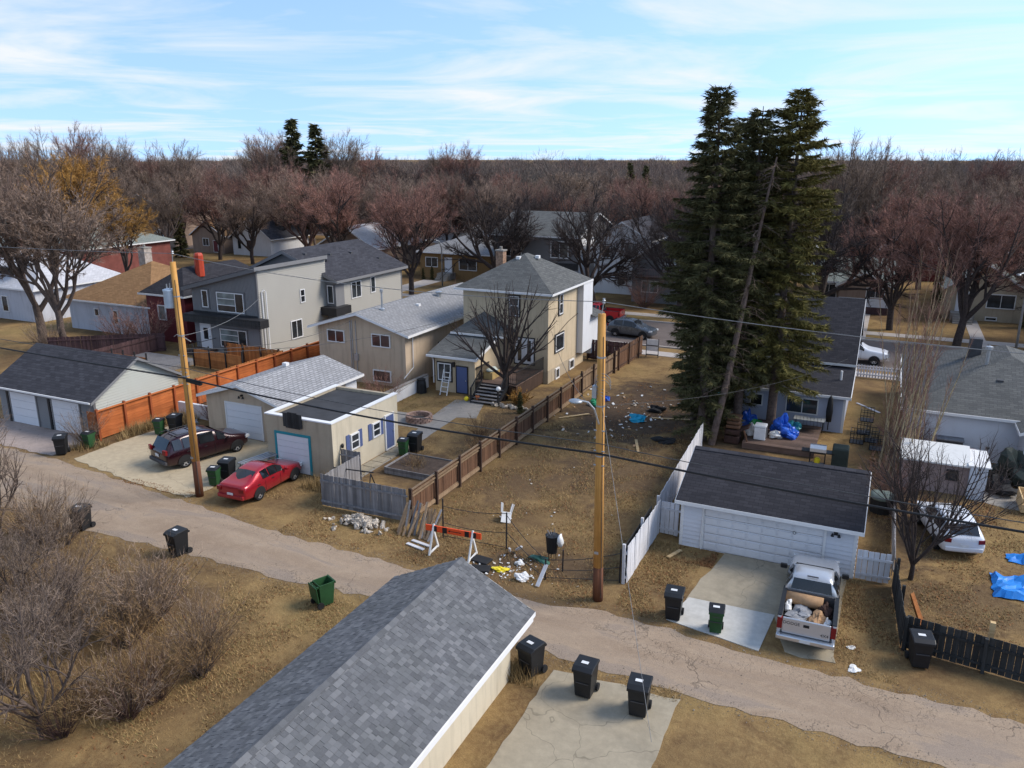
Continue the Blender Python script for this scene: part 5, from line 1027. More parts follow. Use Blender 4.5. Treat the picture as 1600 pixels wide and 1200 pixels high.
# big yard trees on the left
make_tree('big0', scaleT(bare(101, 20, .2, 4, 32, 4, 4, 22, .8, .011, .46, wig=.15, up=.16, lr=.38), 20.5), BARK_G, TW_G)
put_tree('big0', 'big forked tree with a thick grey trunk in front of the white stucco house', -70.0, 47.3, 1., .9, tw=TW_G)
put_tree('gold', 'slim grey-twigged tree beside the big forked tree', -65.6, 46.5, .95, 2.0, tw=TW_G)
put_tree('gold', 'golden-leaved tree behind the white stucco house', -96, 71, 1.12, 4.4, bark=BARK_D)
put_tree('gold', 'smaller golden-leaved tree behind the brown shingled roof', -88, 72.5, .8, 1.4, bark=BARK_D)
HOUSES = [o for o in col.objects if o.get('category') == 'house']
TALL = [(-162.5, 110, 21.4), (-145, 104, 22.7), (-147.6, 112, 23.9), (-132.3, 106, 22.6), (-141.5, 118, 20.2), (-136.7, 121, 20.5), (-127.6, 118, 20.4), (-148.6, 165, 22.6), (-136.2, 158, 24), (-128.5, 147, 23), (-117.2, 155, 23.6), (-117.5, 166, 21.4), (-113.6, 171, 18), (-106.2, 185, 20.8), (-99, 181, 21.2), (-8.2, 110, 18.8), (-4.8, 104, 20), (-2.0, 109, 18.8), (3.4, 150, 18.2), (8.5, 160, 18.6), (12, 150, 18.2), (16.3, 155, 18.6)]
for i, (x, y, h) in enumerate(TALL):
    nh = min(HOUSES, key=lambda o: (o.location.x - x) ** 2 + (o.location.y - y) ** 2)['label'].replace(' among the distant bare elms', '').split()[:9]
    put_tree(f'ash{i % 2}', f"tall {('grey', 'pale', 'reddish')[i % 3]} bare tree nearest the {' '.join(nh)}", x, y, h / 17, i * 1.7, 'tall trees above the skyline', tw=(TW_G, TW_P, TW_R)[i % 3])
# yard tree behind the cream house: upward limbs
make_tree('yard', scaleT(bare(111, 9, .4, 11, 46, 3, 3, 6, .9, .007, .34, wig=.07, up=.09, lr=.6, dec=.55), 9.0), BARK_D, TW_D)
put_tree('yard', 'dark bare yard tree growing beside the deck steps', -23.5, 48.75, 1., .4)
make_tree('young', scaleT(bare(117, 8, .16, 9, 36, 3, 4, 12, .8, .007, .15, wig=.12, up=.16, lr=.5, dec=.6), 7.4), BARK_D, TW_D)
put_tree('young', 'dark young multi-stemmed tree by the picket gate and black fence', 2.25, 33.3, 1., 1.1)
# rows of elms along the next street and random back-yard trees
rt = random.Random(31); keys = ['elm0', 'elm1', 'elm2', 'elm3', 'ash0', 'ash1', 'dark0']
tws = [TW_R, TW_R, TW_G, TW_G, TW_P, TW_D]
lab2 = {id(TW_P): 'pale-twigged bare elm', id(TW_R): 'red-brown bare elm in the wooded blocks beyond the street', id(TW_G): 'grey-brown bare elm in the wooded blocks beyond the street', id(TW_D): 'blackish bare elm in the wooded blocks beyond the street'}
def wood_tree(x, y, s): 
    tw = rt.choice(tws); k = rt.choice(keys); near_ = min((o for o in HOUSES), key=lambda o: (o.location.x - x) ** 2 + (o.location.y - y) ** 2); hl = near_['label'].split(' with ')[0].split(' among ')[0]; rel = 'street side of' if y < near_.location.y - 5 else 'rear of' if y > near_.location.y + 5 else 'right beside'
    hw = near_['label'].replace(' among the distant bare elms', '').split(' beside ')[0].split(' behind ')[0].split()[:8]; lb = f"{lab2[id(tw)].split()[0]} bare elm {'at the ' + rel if rel != 'right beside' else rel} the {' '.join(hw)}"; lb = ' '.join(lb.split()[:16])
    put_tree(k, lb, x, y, s * (.9 if k.startswith('ash') else 1), rt.uniform(0, 6.28), 'bare elms in the blocks beyond the street', tw=tw)
for yy, a, b, st in ((116, -150, 36, 9.5), (140, -185, 44, 9), (156, -200, 48, 9), (178, -225, 56, 10)):
    x = a
    while x < b:
        wood_tree(x + rt.uniform(-2.5, 2.5), yy + rt.uniform(-4, 4), rt.uniform(.78, 1.12)); x += st
for i in range(17): wood_tree(-100 + i * 7.6 + rt.uniform(-2, 2), 111.5 + rt.uniform(-2, 3), rt.uniform(.85, 1.05))
for x, y, s in ((-134, 92, .95), (-146, 100, 1), (-118, 134, 1), (19, 100, .9), (24, 91, 1.0), (11, 108, .95), (-11, 112, .9), (-24, 108, .9)): wood_tree(x, y, s)
# far wood as one mass
def far_wood():
    rn = np.random.RandomState(9); V = []; 
    N = 2600; P_ = []
    d = 200 * np.exp(rn.rand(N) * math.log(1500 / 200.)); a = R(90 + 25.07) + (rn.rand(N) - .5) * R(84)
    px, py = d * np.cos(a), d * np.sin(a); hh = 11.5 + rn.rand(N) ** 2 * 4.5 + (rn.rand(N) > .9) * 2.5 + (rn.rand(N) > .975) * 3
    for i in range(N):
        n = int(620 if d[i] < 300 else 330 if d[i] < 600 else 150); w = .035 * (d[i] / 200) ** .85; L = 1.3 * (d[i] / 220) ** .35
        rr_ = (rn.rand(n)) ** .45; th = rn.rand(n) * 6.28; ph = np.arccos(1 - 1.5 * rn.rand(n)); rad = hh[i] * .42
        cxy = np.stack([rr_ * np.sin(ph) * np.cos(th) * rad, rr_ * np.sin(ph) * np.sin(th) * rad, hh[i] * .56 + rr_ * np.cos(ph) * hh[i] * .38], 1)
        dr = cxy - np.array([0, 0, hh[i] * .25]); dr /= np.linalg.norm(dr, axis=1)[:, None] + 1e-6; dr += rn.randn(n, 3) * .35
        sd = np.cross(dr, rn.randn(n, 3)); sd /= np.linalg.norm(sd, axis=1)[:, None] + 1e-6
        base = np.array([px[i], py[i], 0]); V.append(np.stack([base + cxy - sd * w, base + cxy + sd * w, base + cxy + dr * L], 1).reshape(-1, 3))
    V = np.concatenate(V); me = arr_mesh('far_wood', V, np.arange(len(V)).reshape(-1, 3), m_far()); o = link('far_wood', me); tag(o, 'far-off bare wood reaching to the horizon', 'wood', kind='stuff')
def m_far():
    t = NT('far_twigs'); v = t.coord(); a = t.noise(v, .03, 3); b = t.noise(v, .012, 2); g_ = t.n('NewGeometry')
    cc = t.mix(t.rng(a, .38, .62), (.21, .12, .105), (.19, .16, .14)); cc = t.mix(t.rng(b, .4, .6, 0, .7), cc, (.12, .115, .10)); cc = t.mix(t.math('MULTIPLY', g_.outputs['Random Per Island'], .6), cc, (.10, .075, .068)); return t.fin(cc, .95, Specular_IOR_Level=.05)
far_wood()
# ------------------------------------------------------------ conifers
def spruce(seed, H, rad, bare_to=.12, dens=1., gap=.0, top=1.0, taper=.8, dead=0., sp=.46, w=.028):
    rn = random.Random(seed); T = TB(); lean = Vector((rn.uniform(-.02, .02), rn.uniform(-.02, .02), 1))
    T.tube([lean * z for z in (0, H * .3, H * .6, H * .85, H)], [.30, .24, .17, .09, .02], 8); z = H * bare_to
    while z < H * .99:
        f = (z / H - bare_to) / (1 - bare_to); R_ = rad * ((1 - f) ** taper) * (.66 + .34 * min(1, f / .3)) * (.85 + .22 * math.sin(f * 9 + seed)) + .15
        for k in range(max(4, int(6 * dens))):
            if rn.random() < gap: continue
            a = rn.uniform(0, 6.28); L = R_ * rn.uniform(.55, 1.15); p = lean * z; d = Vector((math.cos(a), math.sin(a), rn.uniform(-.15, .25) + .35 * f)).normalized(); pts = [p]
            for i in range(4): d = (d + Vector((0, 0, -.2 + .11 * i)) + rvec(rn) * .07).normalized(); p = p + d * L / 4; pts.append(p)
            T.tube(pts, [.03 + .02 * (1 - f), .025, .02, .012, .005], 3)
            n = int(L * 46 * dens) + 6
            for i in range(n):
                g_ = rn.uniform(.12, 1) ** .75 * 4; q = min(int(g_), 3); c = pts[q].lerp(pts[q + 1], g_ - q); ax = (pts[q + 1] - pts[q]).normalized(); sd = ax.cross(Vector((0, 0, 1))); sd = sd.normalized() * rn.choice((-1, 1))
                dd = (ax * rn.uniform(.2, .9) + sd * rn.uniform(.2, 1) + Vector((0, 0, rn.uniform(-.75, .2)))).normalized(); T.twig(c, dd, sp * rn.uniform(.5, 1.2), w * rn.uniform(.7, 1.3), rn, .2)
        z += .34 * (1.1 - .4 * f)
    return T
make_tree('spr0', spruce(3, 20.2, 3.5, .06, 1.5, .08, taper=.42), BARK_G, NEED); make_tree('spr1', spruce(9, 19.6, 3.2, .18, 1.45, .1, taper=.42), BARK_G, NEED); make_tree('spr2', spruce(14, 20.4, 3.7, .17, 1.6, .05, taper=.42), BARK_G, NEED_SUNLIT)
put_tree('spr0', 'tall dark spruce at the edge of the vacant lot', -9.1, 46.6, 1., .2, name='spruce_tree')
put_tree('spr1', 'middle spruce of the tall cluster beside the blue-grey house', -7.4, 48.6, .98, 1.4, name='spruce_tree')
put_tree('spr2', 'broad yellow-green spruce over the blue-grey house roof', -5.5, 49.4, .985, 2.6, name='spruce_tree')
put_tree('spr0', 'slender spruce behind the tall cluster', -8.6, 50.5, .93, 4.0, name='spruce_tree')
put_tree('spr1', 'low-branched spruce behind the deck clutter', -10.2, 49.2, .72, 5.0, name='spruce_tree')
def dead_spruce():
    rn = random.Random(5); T = TB(); a, b = Vector((0, 0, 0)), Vector((2.2, 1.2, 16.5)); pts = [a.lerp(b, k / 6) + Vector((math.sin(k) * .05, 0, 0)) for k in range(7)]; T.tube(pts, [.22, .20, .18, .15, .12, .08, .04], 9)
    for i in range(95):
        f = rn.uniform(.22, .98); p = a.lerp(b, f); an = rn.uniform(0, 6.28); L = rn.uniform(.8, 2.4) * (1.2 - .6 * f); d = Vector((math.cos(an), math.sin(an), .1)); q = [p]
        for k in range(4): d = (d + Vector((0, 0, -.22)) + rvec(rn) * .12).normalized(); p = p + d * L / 4; q.append(p)
        T.tube(q, [.022, .018, .014, .009, .004], 3)
        for k in range(7): T.twig(q[rn.randint(1, 3)], dev(d, R(50), rn), rn.uniform(.2, .6), .006, rn)
    make_tree('dead', T, m_plain('pale_dead_bark', (.13, .095, .08), .95, .4, 6, .5), TW_P)
dead_spruce(); put_tree('dead', 'leaning dead spruce trunk with bare drooping branches', -8.35, 45.9, 1., 0, name='spruce_tree')
make_tree('conif', spruce(33, 15, 2.4, .05, .7, .05, taper=.8, sp=.7, w=.12), BARK_D, NEED)
for lab, x, y, s in (('dark spruce tip above the left elm crowns', -124.9, 150, 1.66), ('second dark spruce tip above the left elm crowns', -120, 152, 1.58), ('small blue spruce between the tan houses', -109.5, 101, .72), ('dark conifer on the far skyline over the infill house', -58, 190, 1.02), ('round conifer on the far skyline', -53.5, 188, .98), ('far dark conifer left of the elm crowns', -170, 205, .95), ('dark conifer beside the tan stucco cottage', 13.6, 93.5, .42), ('dark conifer left of the cottage door', 4.9, 94, .36)): put_tree('conif', lab, x, y, s * (1.25 if s > 1.5 else 1), x, name='spruce_tree', sz=s)
# upright poplar shoots right of the garage
def poplar():
    rn = random.Random(2); T = TB()
    for i in range(44):
        x, y = rn.gauss(0, .5), rn.gauss(0, 1.3); H = rn.uniform(5, 12.5) * (1 if i else 1.02); p = Vector((x, y, 0)); d = Vector((rn.gauss(.08, .05), rn.gauss(.04, .05), 1)).normalized(); pts = [p]
        for k in range(7): d = (d + rvec(rn) * .07 + Vector((0, 0, .08))).normalized(); p = p + d * H / 7; pts.append(p)
        T.tube(pts, [(.075 if i % 4 == 0 else .045) * (1 - k / 7.6) for k in range(8)], 4)
        for k in range(95): f = rn.uniform(.08, 1) * 7; q = min(int(f), 6); c = pts[q].lerp(pts[q + 1], f - q); T.twig(c, dev(d, R(rn.uniform(8, 38)), rn), rn.uniform(.3, 1.1), .009, rn)
    make_tree('pop', T, BARK_P, TW_R)
poplar(); put_tree('pop', 'clump of tall upright pale poplar shoots right of the garage', 1.6, 46.5, 1., 0, name='poplar')
# shrubs
def shrub(seed, H, n, spread, tw, twl=.35, w=.005, br=3, r=.014):
    rn = random.Random(seed); T = TB()
    for i in range(n):
        a = rn.uniform(0, 6.28); s_ = R(spread) * math.sqrt(rn.random()); d = Vector((math.cos(a) * math.sin(s_), math.sin(a) * math.sin(s_), math.cos(s_))); p = Vector((math.cos(a) * .12 * H * rn.random(), math.sin(a) * .12 * H * rn.random(), 0)); L = H * rn.uniform(.6, 1.1); pts = [p]
        for k in range(4): d = (d + rvec(rn) * .14 + Vector((0, 0, .04))).normalized(); p = p + d * L / 4; pts.append(p)
        T.tube(pts, [r, r * .85, r * .6, r * .4, r * .15], 3)
        for k in range(tw): f = rn.uniform(.2, 1) * 4; q = min(int(f), 3); c = pts[q].lerp(pts[q + 1], f - q); T.twig(c, dev(d, R(rn.uniform(15, 60)), rn), twl * H * rn.uniform(.3, 1), w * rn.uniform(.7, 1.4), rn)
    return T
make_tree('shrubA', shrub(1, 2.2, 60, 48, 26, .22), BARK_R, TW_R); make_tree('shrubB', shrub(2, 2.6, 70, 42, 30, .2), BARK_G, TW_P); make_tree('shrubC', shrub(3, 1.3, 46, 55, 22, .3), BARK_R, TW_T)
for k, lab, x, y, s in (('shrubA', 'reddish bare shrub against the low white wall', -30.6, 44.5, 1.1), ('shrubA', 'bare shrub in the corner behind the silver-roofed garage', -31.2, 42.9, .9), ('shrubC', 'dry tan shrub along the brown fence', -20.0, 38.8, 1.2), ('shrubC', 'dry tan shrub next to the fire ring', -21.4, 41.2, 1.1), ('shrubA', 'bare shrub beside the roll door of the beige garage', -38.0, 36.2, .9),
    ('shrubC', 'dead flowers in the raised bed', -22.3, 34.9, .7), ('shrubA', 'large tangled shrub before the maroon house', -59.8, 50.4, 1.9), ('shrubA', 'tangled shrub hanging over the plum fence', -62.5, 49.8, 1.6), ('shrubB', 'pale shrub below the slim golden tree', -66.5, 45.2, 1.2), ('shrubA', 'bare hedge below the poplar shoots', 1.4, 41.0, 1.2), ('shrubA', 'bare hedge behind the white shed', 2.0, 49, 1.3), ('shrubB', 'bare bush next to the cottage steps', 4.6, 92.5, 1.), ('shrubA', 'red bush on the right of the cottage', 14.8, 92, 1.1), ('shrubA', 'reddish bush between the spreading elms across the street', -24.6, 87.8, 1.7), ('shrubA', 'red bush behind the cream house roof', -34.2, 66.5, 2.4), ('shrubB', 'twiggy bush beside the garage corner and cedar fence', -42.2, 30.2, .9)):
    put_tree(k, lab, x, y, s, x * 3.1, name='shrub', cat='shrub')
t = thing('shrub', 'yellow-leaved low shrub beside the deck', 'shrub', (-22.0, 48.2, 0)); T = shrub(8, 1.1, 40, 60, 30, .3, .02); a = arr_mesh('trunk', T.V, T.F, BARK_R); link('stems', a, t); n = len(T.TV) // 3; link('foliage', arr_mesh('crown', T.TV, np.arange(n * 3).reshape(-1, 3), TW_Y), t)
for lab, x, y, s, m_ in (('small dark juniper beside the brown fence', -21.2, 46.6, .11, None), ('round green shrub beside the gate fence', -19.6, 60.6, .09, None), ('dark round shrub under the ochre bungalow window', -57.5, 96.6, .14, None), ('dark round shrub left of the ochre bungalow steps', -58.8, 96.4, .12, None)): put_tree('conif', lab, x, y, s * 1.3, x, name='juniper', cat='shrub', sz=s * .9)
# foreground thicket on the near side of the alley, left
make_tree('fore0', scaleT(bare(201, 7, .18, 6, 40, 3, 5, 16, .55, .0055, .13, wig=.22, up=.1, lr=.42, dec=.64), 6.6), BARK_G, TW_P); make_tree('fore1', scaleT(bare(207, 7, .2, 6, 48, 3, 5, 16, .5, .005, .12, wig=.26, up=.06, lr=.42, dec=.64), 6.0), BARK_G, TW_P)
for k, lab, x, y, s, rz in (('fore0', 'crooked pale-twigged tree overhanging the alley near the grey garage', -34.0, 19.6, .9, .2), ('fore0', 'bare tree in the thicket behind the upright bins', -27.6, 16.0, .65, 1.2), ('fore1', 'leaning bare tree deep in the thicket', -24.4, 14.4, .62, 3.4), ('fore0', 'bare tree at the thicket edge with tangled branches', -30.5, 15.4, .8, 4.4), ('fore1', 'low bare tree in the near corner of the thicket', -21.0, 12.2, .9, .6), ('fore0', 'tall pale-twigged tree reaching over the grey garage apron', -36.9, 20.4, 1.0, 5.2), ('fore1', 'spreading tree behind the first alley bin', -35.2, 17.8, 1.1, 1.5), ('fore0', 'tall bare tree at the far end of the thicket', -38.5, 19.6, 1.1, 3.0), ('fore1', 'wide bare tree in the middle of the thicket', -28.8, 17.6, .62, 5.5), ('fore1', 'twiggy tree on the dry grass of the thicket', -25.5, 16.4, .6, 4.7), ('fore0', 'large bare tree rooted below the thicket', -26.5, 12.4, .75, 3.7)): put_tree(k, lab, x, y, s, rz)
rb = random.Random(12)
for i in range(34):
    x, y = (-23.6, 17.6) if i == 0 else (rb.uniform(-36, -19), rb.uniform(12, 21.2))
    if x > -22 and y > 16.5: y -= 3
    nf = min((o for o in col.objects if o.name.startswith('tree') and o.location.y < 21.5), key=lambda o: (o.location.x - x) ** 2 + (o.location.y - y) ** 2)['label'].split()[:9]; bs = rb.uniform(.75, 1.15)
    put_tree(rb.choice(('shrubA', 'shrubB')), f"{'tall' if bs > .95 else 'low'} twiggy bush under the {' '.join(nf)}", x, y, bs, rb.uniform(0, 6), 'bushes in the near thicket', name='shrub', cat='shrub', tw=rb.choice((TW_P, TW_T, TW_T)))
# ------------------------------------------------------------ dry grass blades
def blades(name, label, regs, mat, seed, h=(.03, .11), w=.008, lean=1.1):
    rn = np.random.RandomState(seed); Vs = []
    for (x0, x1, y0, y1, n) in regs:
        x = rn.uniform(x0, x1, n); y = rn.uniform(y0, y1, n); nz = np.sin(x * 1.7 + 1.3 * np.sin(y * .9)) * np.sin(y * 1.3 + 1.1 * np.sin(x * .8)); k = rn.rand(n) < np.clip(.5 + .9 * nz, .04, 1); x, y = x[k], y[k]; n = len(x)
        a = rn.rand(n) * 6.28; hh = rn.uniform(*h, n); L = hh * rn.uniform(.2, lean * 1.6, n); b = np.stack([x, y, np.zeros(n)], 1); s_ = np.stack([-np.sin(a), np.cos(a), np.zeros(n)], 1) * w * rn.uniform(.6, 1.4, n)[:, None]; tp = b + np.stack([np.cos(a) * L, np.sin(a) * L, hh], 1); Vs.append(np.stack([b - s_, b + s_, tp], 1).reshape(-1, 3))
    V = np.concatenate(Vs); tag(link(name, arr_mesh(name, V, np.arange(len(V)).reshape(-1, 3), mat)), label, 'grass', kind='stuff')
blades('lawn_grass', 'matted dry lawn grass around the alley lots', [(-18.7, -8.4, 28.6, 46, 60000), (-24, -8.8, 25.8, 28.9, 24000), (-8, -5.7, 26, 32.3, 13000), (-.2, 1.9, 25.6, 32.3, 13000), (2.2, 9, 28.2, 43, 30000), (-22.5, -15, 13, 22.3, 34000), (-36, -20, 11, 22, 44000), (-27.8, -24, 28.6, 31.8, 7000), (-28.8, -26, 43.6, 47.5, 5000), (-24, -19.2, 35, 47, 9000), (-31, -30.3, 26.5, 31, 500), (-8.5, -4.4, 21.7, 22.3, 1500), (.4, 1.5, 33, 45, 4000), (-57, -43, 38.5, 48, 9000)], DRY, 3)
blades('olive_grass', 'greenish new grass in the dry lawns', [(-18.7, -8.4, 28.6, 44, 9000), (-8, -5.7, 26, 32.3, 1200), (2.2, 9, 28.2, 43, 5000), (-22.5, -15, 13, 22.3, 5000), (-31, -29, 45, 48, 1500), (-28.8, -26, 43.6, 47.5, 1200)], GRN, 9)
blades('tall_dry_grass', 'tall dry grass clumps along the cedar fence and pad edges', [(-41.6, -40.7, 31.2, 35.6, 2600), (-41.6, -39.4, 35.2, 36.5, 900), (-42.2, -40.6, 29, 30.5, 700), (-9.9, -8.7, 20.4, 21.6, 700), (-24.4, -23.9, 31, 34, 300), (-22.9, -21.6, 33.9, 35.9, 700), (-26.3, -24.2, 30.2, 31.8, 900), (-26, -20, 13, 15.5, 1500)], DRY, 4, (.25, .75), .012, .5)
blades('leaf_litter', 'russet leaf litter along the verges and fences', [(-18.5, -8.6, 28.8, 46, 9000), (-24, -9, 25.9, 28.9, 4000), (2.2, 9, 28.2, 43, 7000), (-36, -15.5, 12, 22, 9000), (-8, -5.7, 26, 31, 2500), (-6.9, -5.2, 30.8, 32.3, 3500), (-36, -30.5, 26.9, 27.5, 2500), (.3, 1.6, 39, 52, 5000), (1.8, 6, 40.5, 43.3, 3000), (-16, -9.5, 42, 58, 6000), (.0, 2, 27, 32.2, 2500)], DRYR, 5, (.01, .06), .03, 2.)
# ------------------------------------------------------------ vehicles (local: +x forward)
def ring(x, w, w2, zb, zl, zt):
    zm = zb + (zl - zb) * .5
    h = [(w * .88, zb), (w * .97, zb + .10), (w, zm), (w * .985, zl), (w2, zt - (zt - zl) * .10), (w2 * .8, zt - .004), (w2 * .35, zt)]
    return [(x, y, z) for y, z in h] + [(x, -y, z) for y, z in h[::-1]]
def lerp(a, b, f): return tuple(p + (q - p) * f for p, q in zip(a, b))
def panel(a, b, c, d, off, m=(.06, .06)):
    """quad a-b (bottom) c-d (top, c above b); shrunk and pushed out by off"""
    a, b, c, d = map(Vector, (a, b, c, d)); u, v = m
    P_ = lambda s, t: a.lerp(b, s).lerp(d.lerp(c, s), t)
    q = [P_(u, v), P_(1 - u, v), P_(1 - u, 1 - v), P_(u, 1 - v)]; n = (q[1] - q[0]).cross(q[3] - q[0]).normalized(); n = n if n.dot(Vector(off)) > 0 else -n
    return [p + n * .012 for p in q]
def wheel(t, x, y, r, w=.2, rim=RIM):
    o = 1 if y > 0 else -1
    m = MB(); n = 20
    pr = [(r * .62, -w / 2), (r * .93, -w / 2), (r, -w / 2 + .03), (r, w / 2 - .03), (r * .93, w / 2), (r * .62, w / 2)]
    b = len(m.v)
    for q, d in pr:
        for j in range(n): a = 2 * math.pi * j / n; m.v.append((q * math.cos(a), d, q * math.sin(a)))
    for i in range(len(pr) - 1):
        for j in range(n): m.f.append((i * n + j, i * n + (j + 1) % n, (i + 1) * n + (j + 1) % n, (i + 1) * n + j))
    k = link('wheel', m.mesh('tyre', TYRE, smooth=True), t); k.location = (x, y, r)
    m = MB(); m.tube([(0, -w * .35 * o, 0), (0, w * .3 * o, 0)], r * .16, 10)
    for i in range(6):
        a = i * math.pi / 3; m.bx((math.cos(a) * r * .36, w * .32 * o, math.sin(a) * r * .36), (r * .55, .03, r * .18), (0, -a, 0))
    for j in range(n): a, c = 2 * math.pi * j / n, 2 * math.pi * (j + 1) / n; m.add([(r * .58 * math.cos(a), w * .33 * o, r * .58 * math.sin(a)), (r * .58 * math.cos(c), w * .33 * o, r * .58 * math.sin(c)), (r * .67 * math.cos(c), w * .36 * o, r * .67 * math.sin(c)), (r * .67 * math.cos(a), w * .36 * o, r * .67 * math.sin(a))], [(0, 1, 2, 3)])
    link('rim', m.mesh('rim', rim), k)
    m = MB(); m.tube([(0, -.04 * o, 0), (0, .0, 0)], r * .6, 16); link('hub_shadow', m.mesh('hub_shade_disc', BLACKR), k)  # black disc standing in for the shade behind the spokes
def arch(t, x, y, r):
    o = 1 if y > 0 else -1; m = MB(); pts = [(x + (r + .07) * math.cos(a), y, r + (r + .06) * math.sin(a)) for a in [math.pi * i / 10 - .12 * (1 - 2 * (i / 10)) for i in range(11)]]
    m.add([(x, y, r)] + pts, [(0, i + 1, i + 2) for i in range(10)]); m.v = [(a, b + .004 * o, c) for a, b, c in m.v]; link('wheel_well', m.mesh('wheel_well', BLACKR), t)
def car(name, label, cat, loc, rz, st, paint, wb, wr, sides, glass, rear, plate=True, s=1., rails=False, lower=None, tail='side', front=None):
    t = thing(name, label, cat, loc, rz); t.scale = (s, s, s); rings = [ring(*q) for q in st]; m = MB(); n = 14
    for q in rings: m.v += q
    for i in range(len(st) - 1):
        for j in range(n): m.f.append((i * n + j, (i + 1) * n + j, (i + 1) * n + (j + 1) % n, i * n + (j + 1) % n))
    m.f.append(tuple(range(n))); m.f.append(tuple((len(st) - 1) * n + j for j in range(n))[::-1])
    me = m.mesh('body', paint, smooth=True); bo = link('body', me, t)
    es = bo.modifiers.new('round', 'SUBSURF'); es.levels = es.render_levels = 2
    for (i, j, f0, f1) in sides:                                   # side windows between stations i..j
        for o in (1, -1):
            ia, ib = (3, 4) if o == 1 else (n - 4, n - 5)
            a, b, c, d = rings[i][ia], rings[j][ia], rings[j][ib], rings[i][ib]; A, B, C, D = lerp(a, b, f0), lerp(a, b, f1), lerp(d, c, f1), lerp(d, c, f0)
            q = panel(A, B, C, D, (0, o, .2), (.03, .1)); g_ = MB(); g_.add(q, [(0, 1, 2, 3)]); link('side_window', g_.mesh('side_window', CARGL), t)
    for k, (i, j) in enumerate(glass):                             # windscreen / rear window
        A, B, C, D = rings[i][4], rings[i][n - 5], rings[j][n - 5], rings[j][4]
        sg = 1 if rings[i][0][0] > rings[j][0][0] else -1; q = panel(A, B, C, D, (sg, 0, .8), (.05, .07)); mid = [(q[0] + q[1]) / 2, (q[3] + q[2]) / 2]
        for mm in mid: mm.z += .035
        g_ = MB(); g_.add([q[0], mid[0], mid[1], q[3], q[1], q[2]], [(0, 1, 2, 3), (1, 4, 5, 2)]); link('windscreen' if k == 0 else 'rear_window', g_.mesh('windscreen', CARGL, smooth=True), t)
    W = max(q[1] for q in st)
    for x in wb:
        for y in (W - .095, -W + .095): wheel(t, x, y, wr)
        for y in (W + .002, -W - .002): arch(t, x, y, wr)
    xr, wR, zt0, zt1 = rear
    for o in (1, -1):
        m = MB(); m.bx((xr + .02, o * (wR - .14), (zt0 + zt1) / 2), (.12, .27, zt1 - zt0), (0, 0, o * -.15)); link('tail_light', m.mesh('tail_light', REDL), t)
    if plate: m = MB(); m.box(xr - .055, xr - .03, -.17, .17, zt0 - .2, zt0 - .06); link('licence_plate', m.mesh('licence_plate', STICK), t)
    m = MB(); m.box(xr - .08, xr + .1, -wR * .95, wR * .95, st[-1][3] + .02, st[-1][3] + .22); b_ = link('bumper', m.mesh('bumper', lower or paint), t); bv = b_.modifiers.new('bevel', 'BEVEL'); bv.width = .04; bv.segments = 2
    xf = st[0][0]
    for o in (1, -1):
        m = MB(); m.bx((xf - .2, o * (W * .74), st[1][4] - .03), (.3, .26, .14), (0, 0, -o * .35)); link('headlight', m.mesh('headlight', LAMP), t)
        im = glass[0][0]; m = MB(); m.bx((st[im][0] - .25, o * (W + .1), st[im][4] + .1), (.14, .2, .13)); b_ = link('mirror', m.mesh('mirror', front or paint), t); bv = b_.modifiers.new('bevel', 'BEVEL'); bv.width = .03
    for o in (1, -1):
        for dx in (.0, -1.0): m = MB(); m.box(dx - .35, dx - .18, o * W * .985 - .02, o * W * .985 + .02, st[im][4] - .08, st[im][4] - .05); link('door_handle', m.mesh('door_handle', BLACK), t)
        m = MB(); m.box(.28, .29, o * (W + .001) - .004, o * (W + .001) + .004, .35, st[im][4]); m.box(-.82, -.81, o * (W + .001) - .004, o * (W + .001) + .004, .35, st[im][4]); link('door_gap', m.mesh('door_gap', BLACK), t)
    if rails:
        for o in (1, -1): m = MB(); m.tube([(-.1, o * .58, st[-3][5] + .02), (-.2, o * .58, st[-3][5] + .06), (-1.9, o * .58, st[-3][5] + .06), (-2.0, o * .58, st[-3][5] + .02)], .02, 6); link('roof_rail', m.mesh('roof_rail', BLACK), t)
        for x in (-.6, -1.6): m = MB(); m.box(x - .03, x + .03, -.58, .58, st[-3][5] + .05, st[-3][5] + .08); link('roof_bar', m.mesh('roof_bar', BLACK), t)
    return t
SED = [(2.28, .62, .5, .32, .55, .62), (2.12, .80, .68, .24, .66, .74), (1.2, .87, .74, .2, .82, .92), (.88, .88, .76, .2, .87, .98), (.1, .88, .60, .2, .90, 1.42), (-.45, .88, .61, .2, .91, 1.45), (-1.0, .88, .60, .2, .93, 1.40), (-1.72, .87, .68, .22, .96, 1.06), (-2.15, .85, .68, .26, .94, 1.05), (-2.3, .78, .62, .34, .80, .96)]
VAN = [(2.52, .70, .6, .34, .66, .78), (2.3, .90, .76, .26, .78, .92), (1.7, .96, .82, .22, .90, 1.04), (1.3, .97, .84, .22, .95, 1.12), (.45, .97, .70, .22, 1.0, 1.68), (-.6, .97, .71, .22, 1.02, 1.76), (-2.05, .96, .70, .22, 1.04, 1.74), (-2.42, .94, .74, .26, 1.0, 1.1), (-2.52, .88, .74, .36, .82, .98)]
SUVS = [(2.25, .66, .55, .36, .70, .80), (2.05, .86, .72, .28, .80, .92), (1.35, .91, .78, .24, .92, 1.04), (1.0, .92, .80, .24, .96, 1.10), (.3, .92, .66, .24, 1.0, 1.62), (-.6, .92, .67, .24, 1.03, 1.68), (-1.7, .91, .64, .26, 1.08, 1.58), (-2.15, .89, .68, .3, 1.02, 1.12), (-2.25, .82, .66, .4, .84, 1.0)]
sd_s = ((4, 5, .0, 1.), (5, 6, .06, .9), (3, 4, .45, 1.)); 
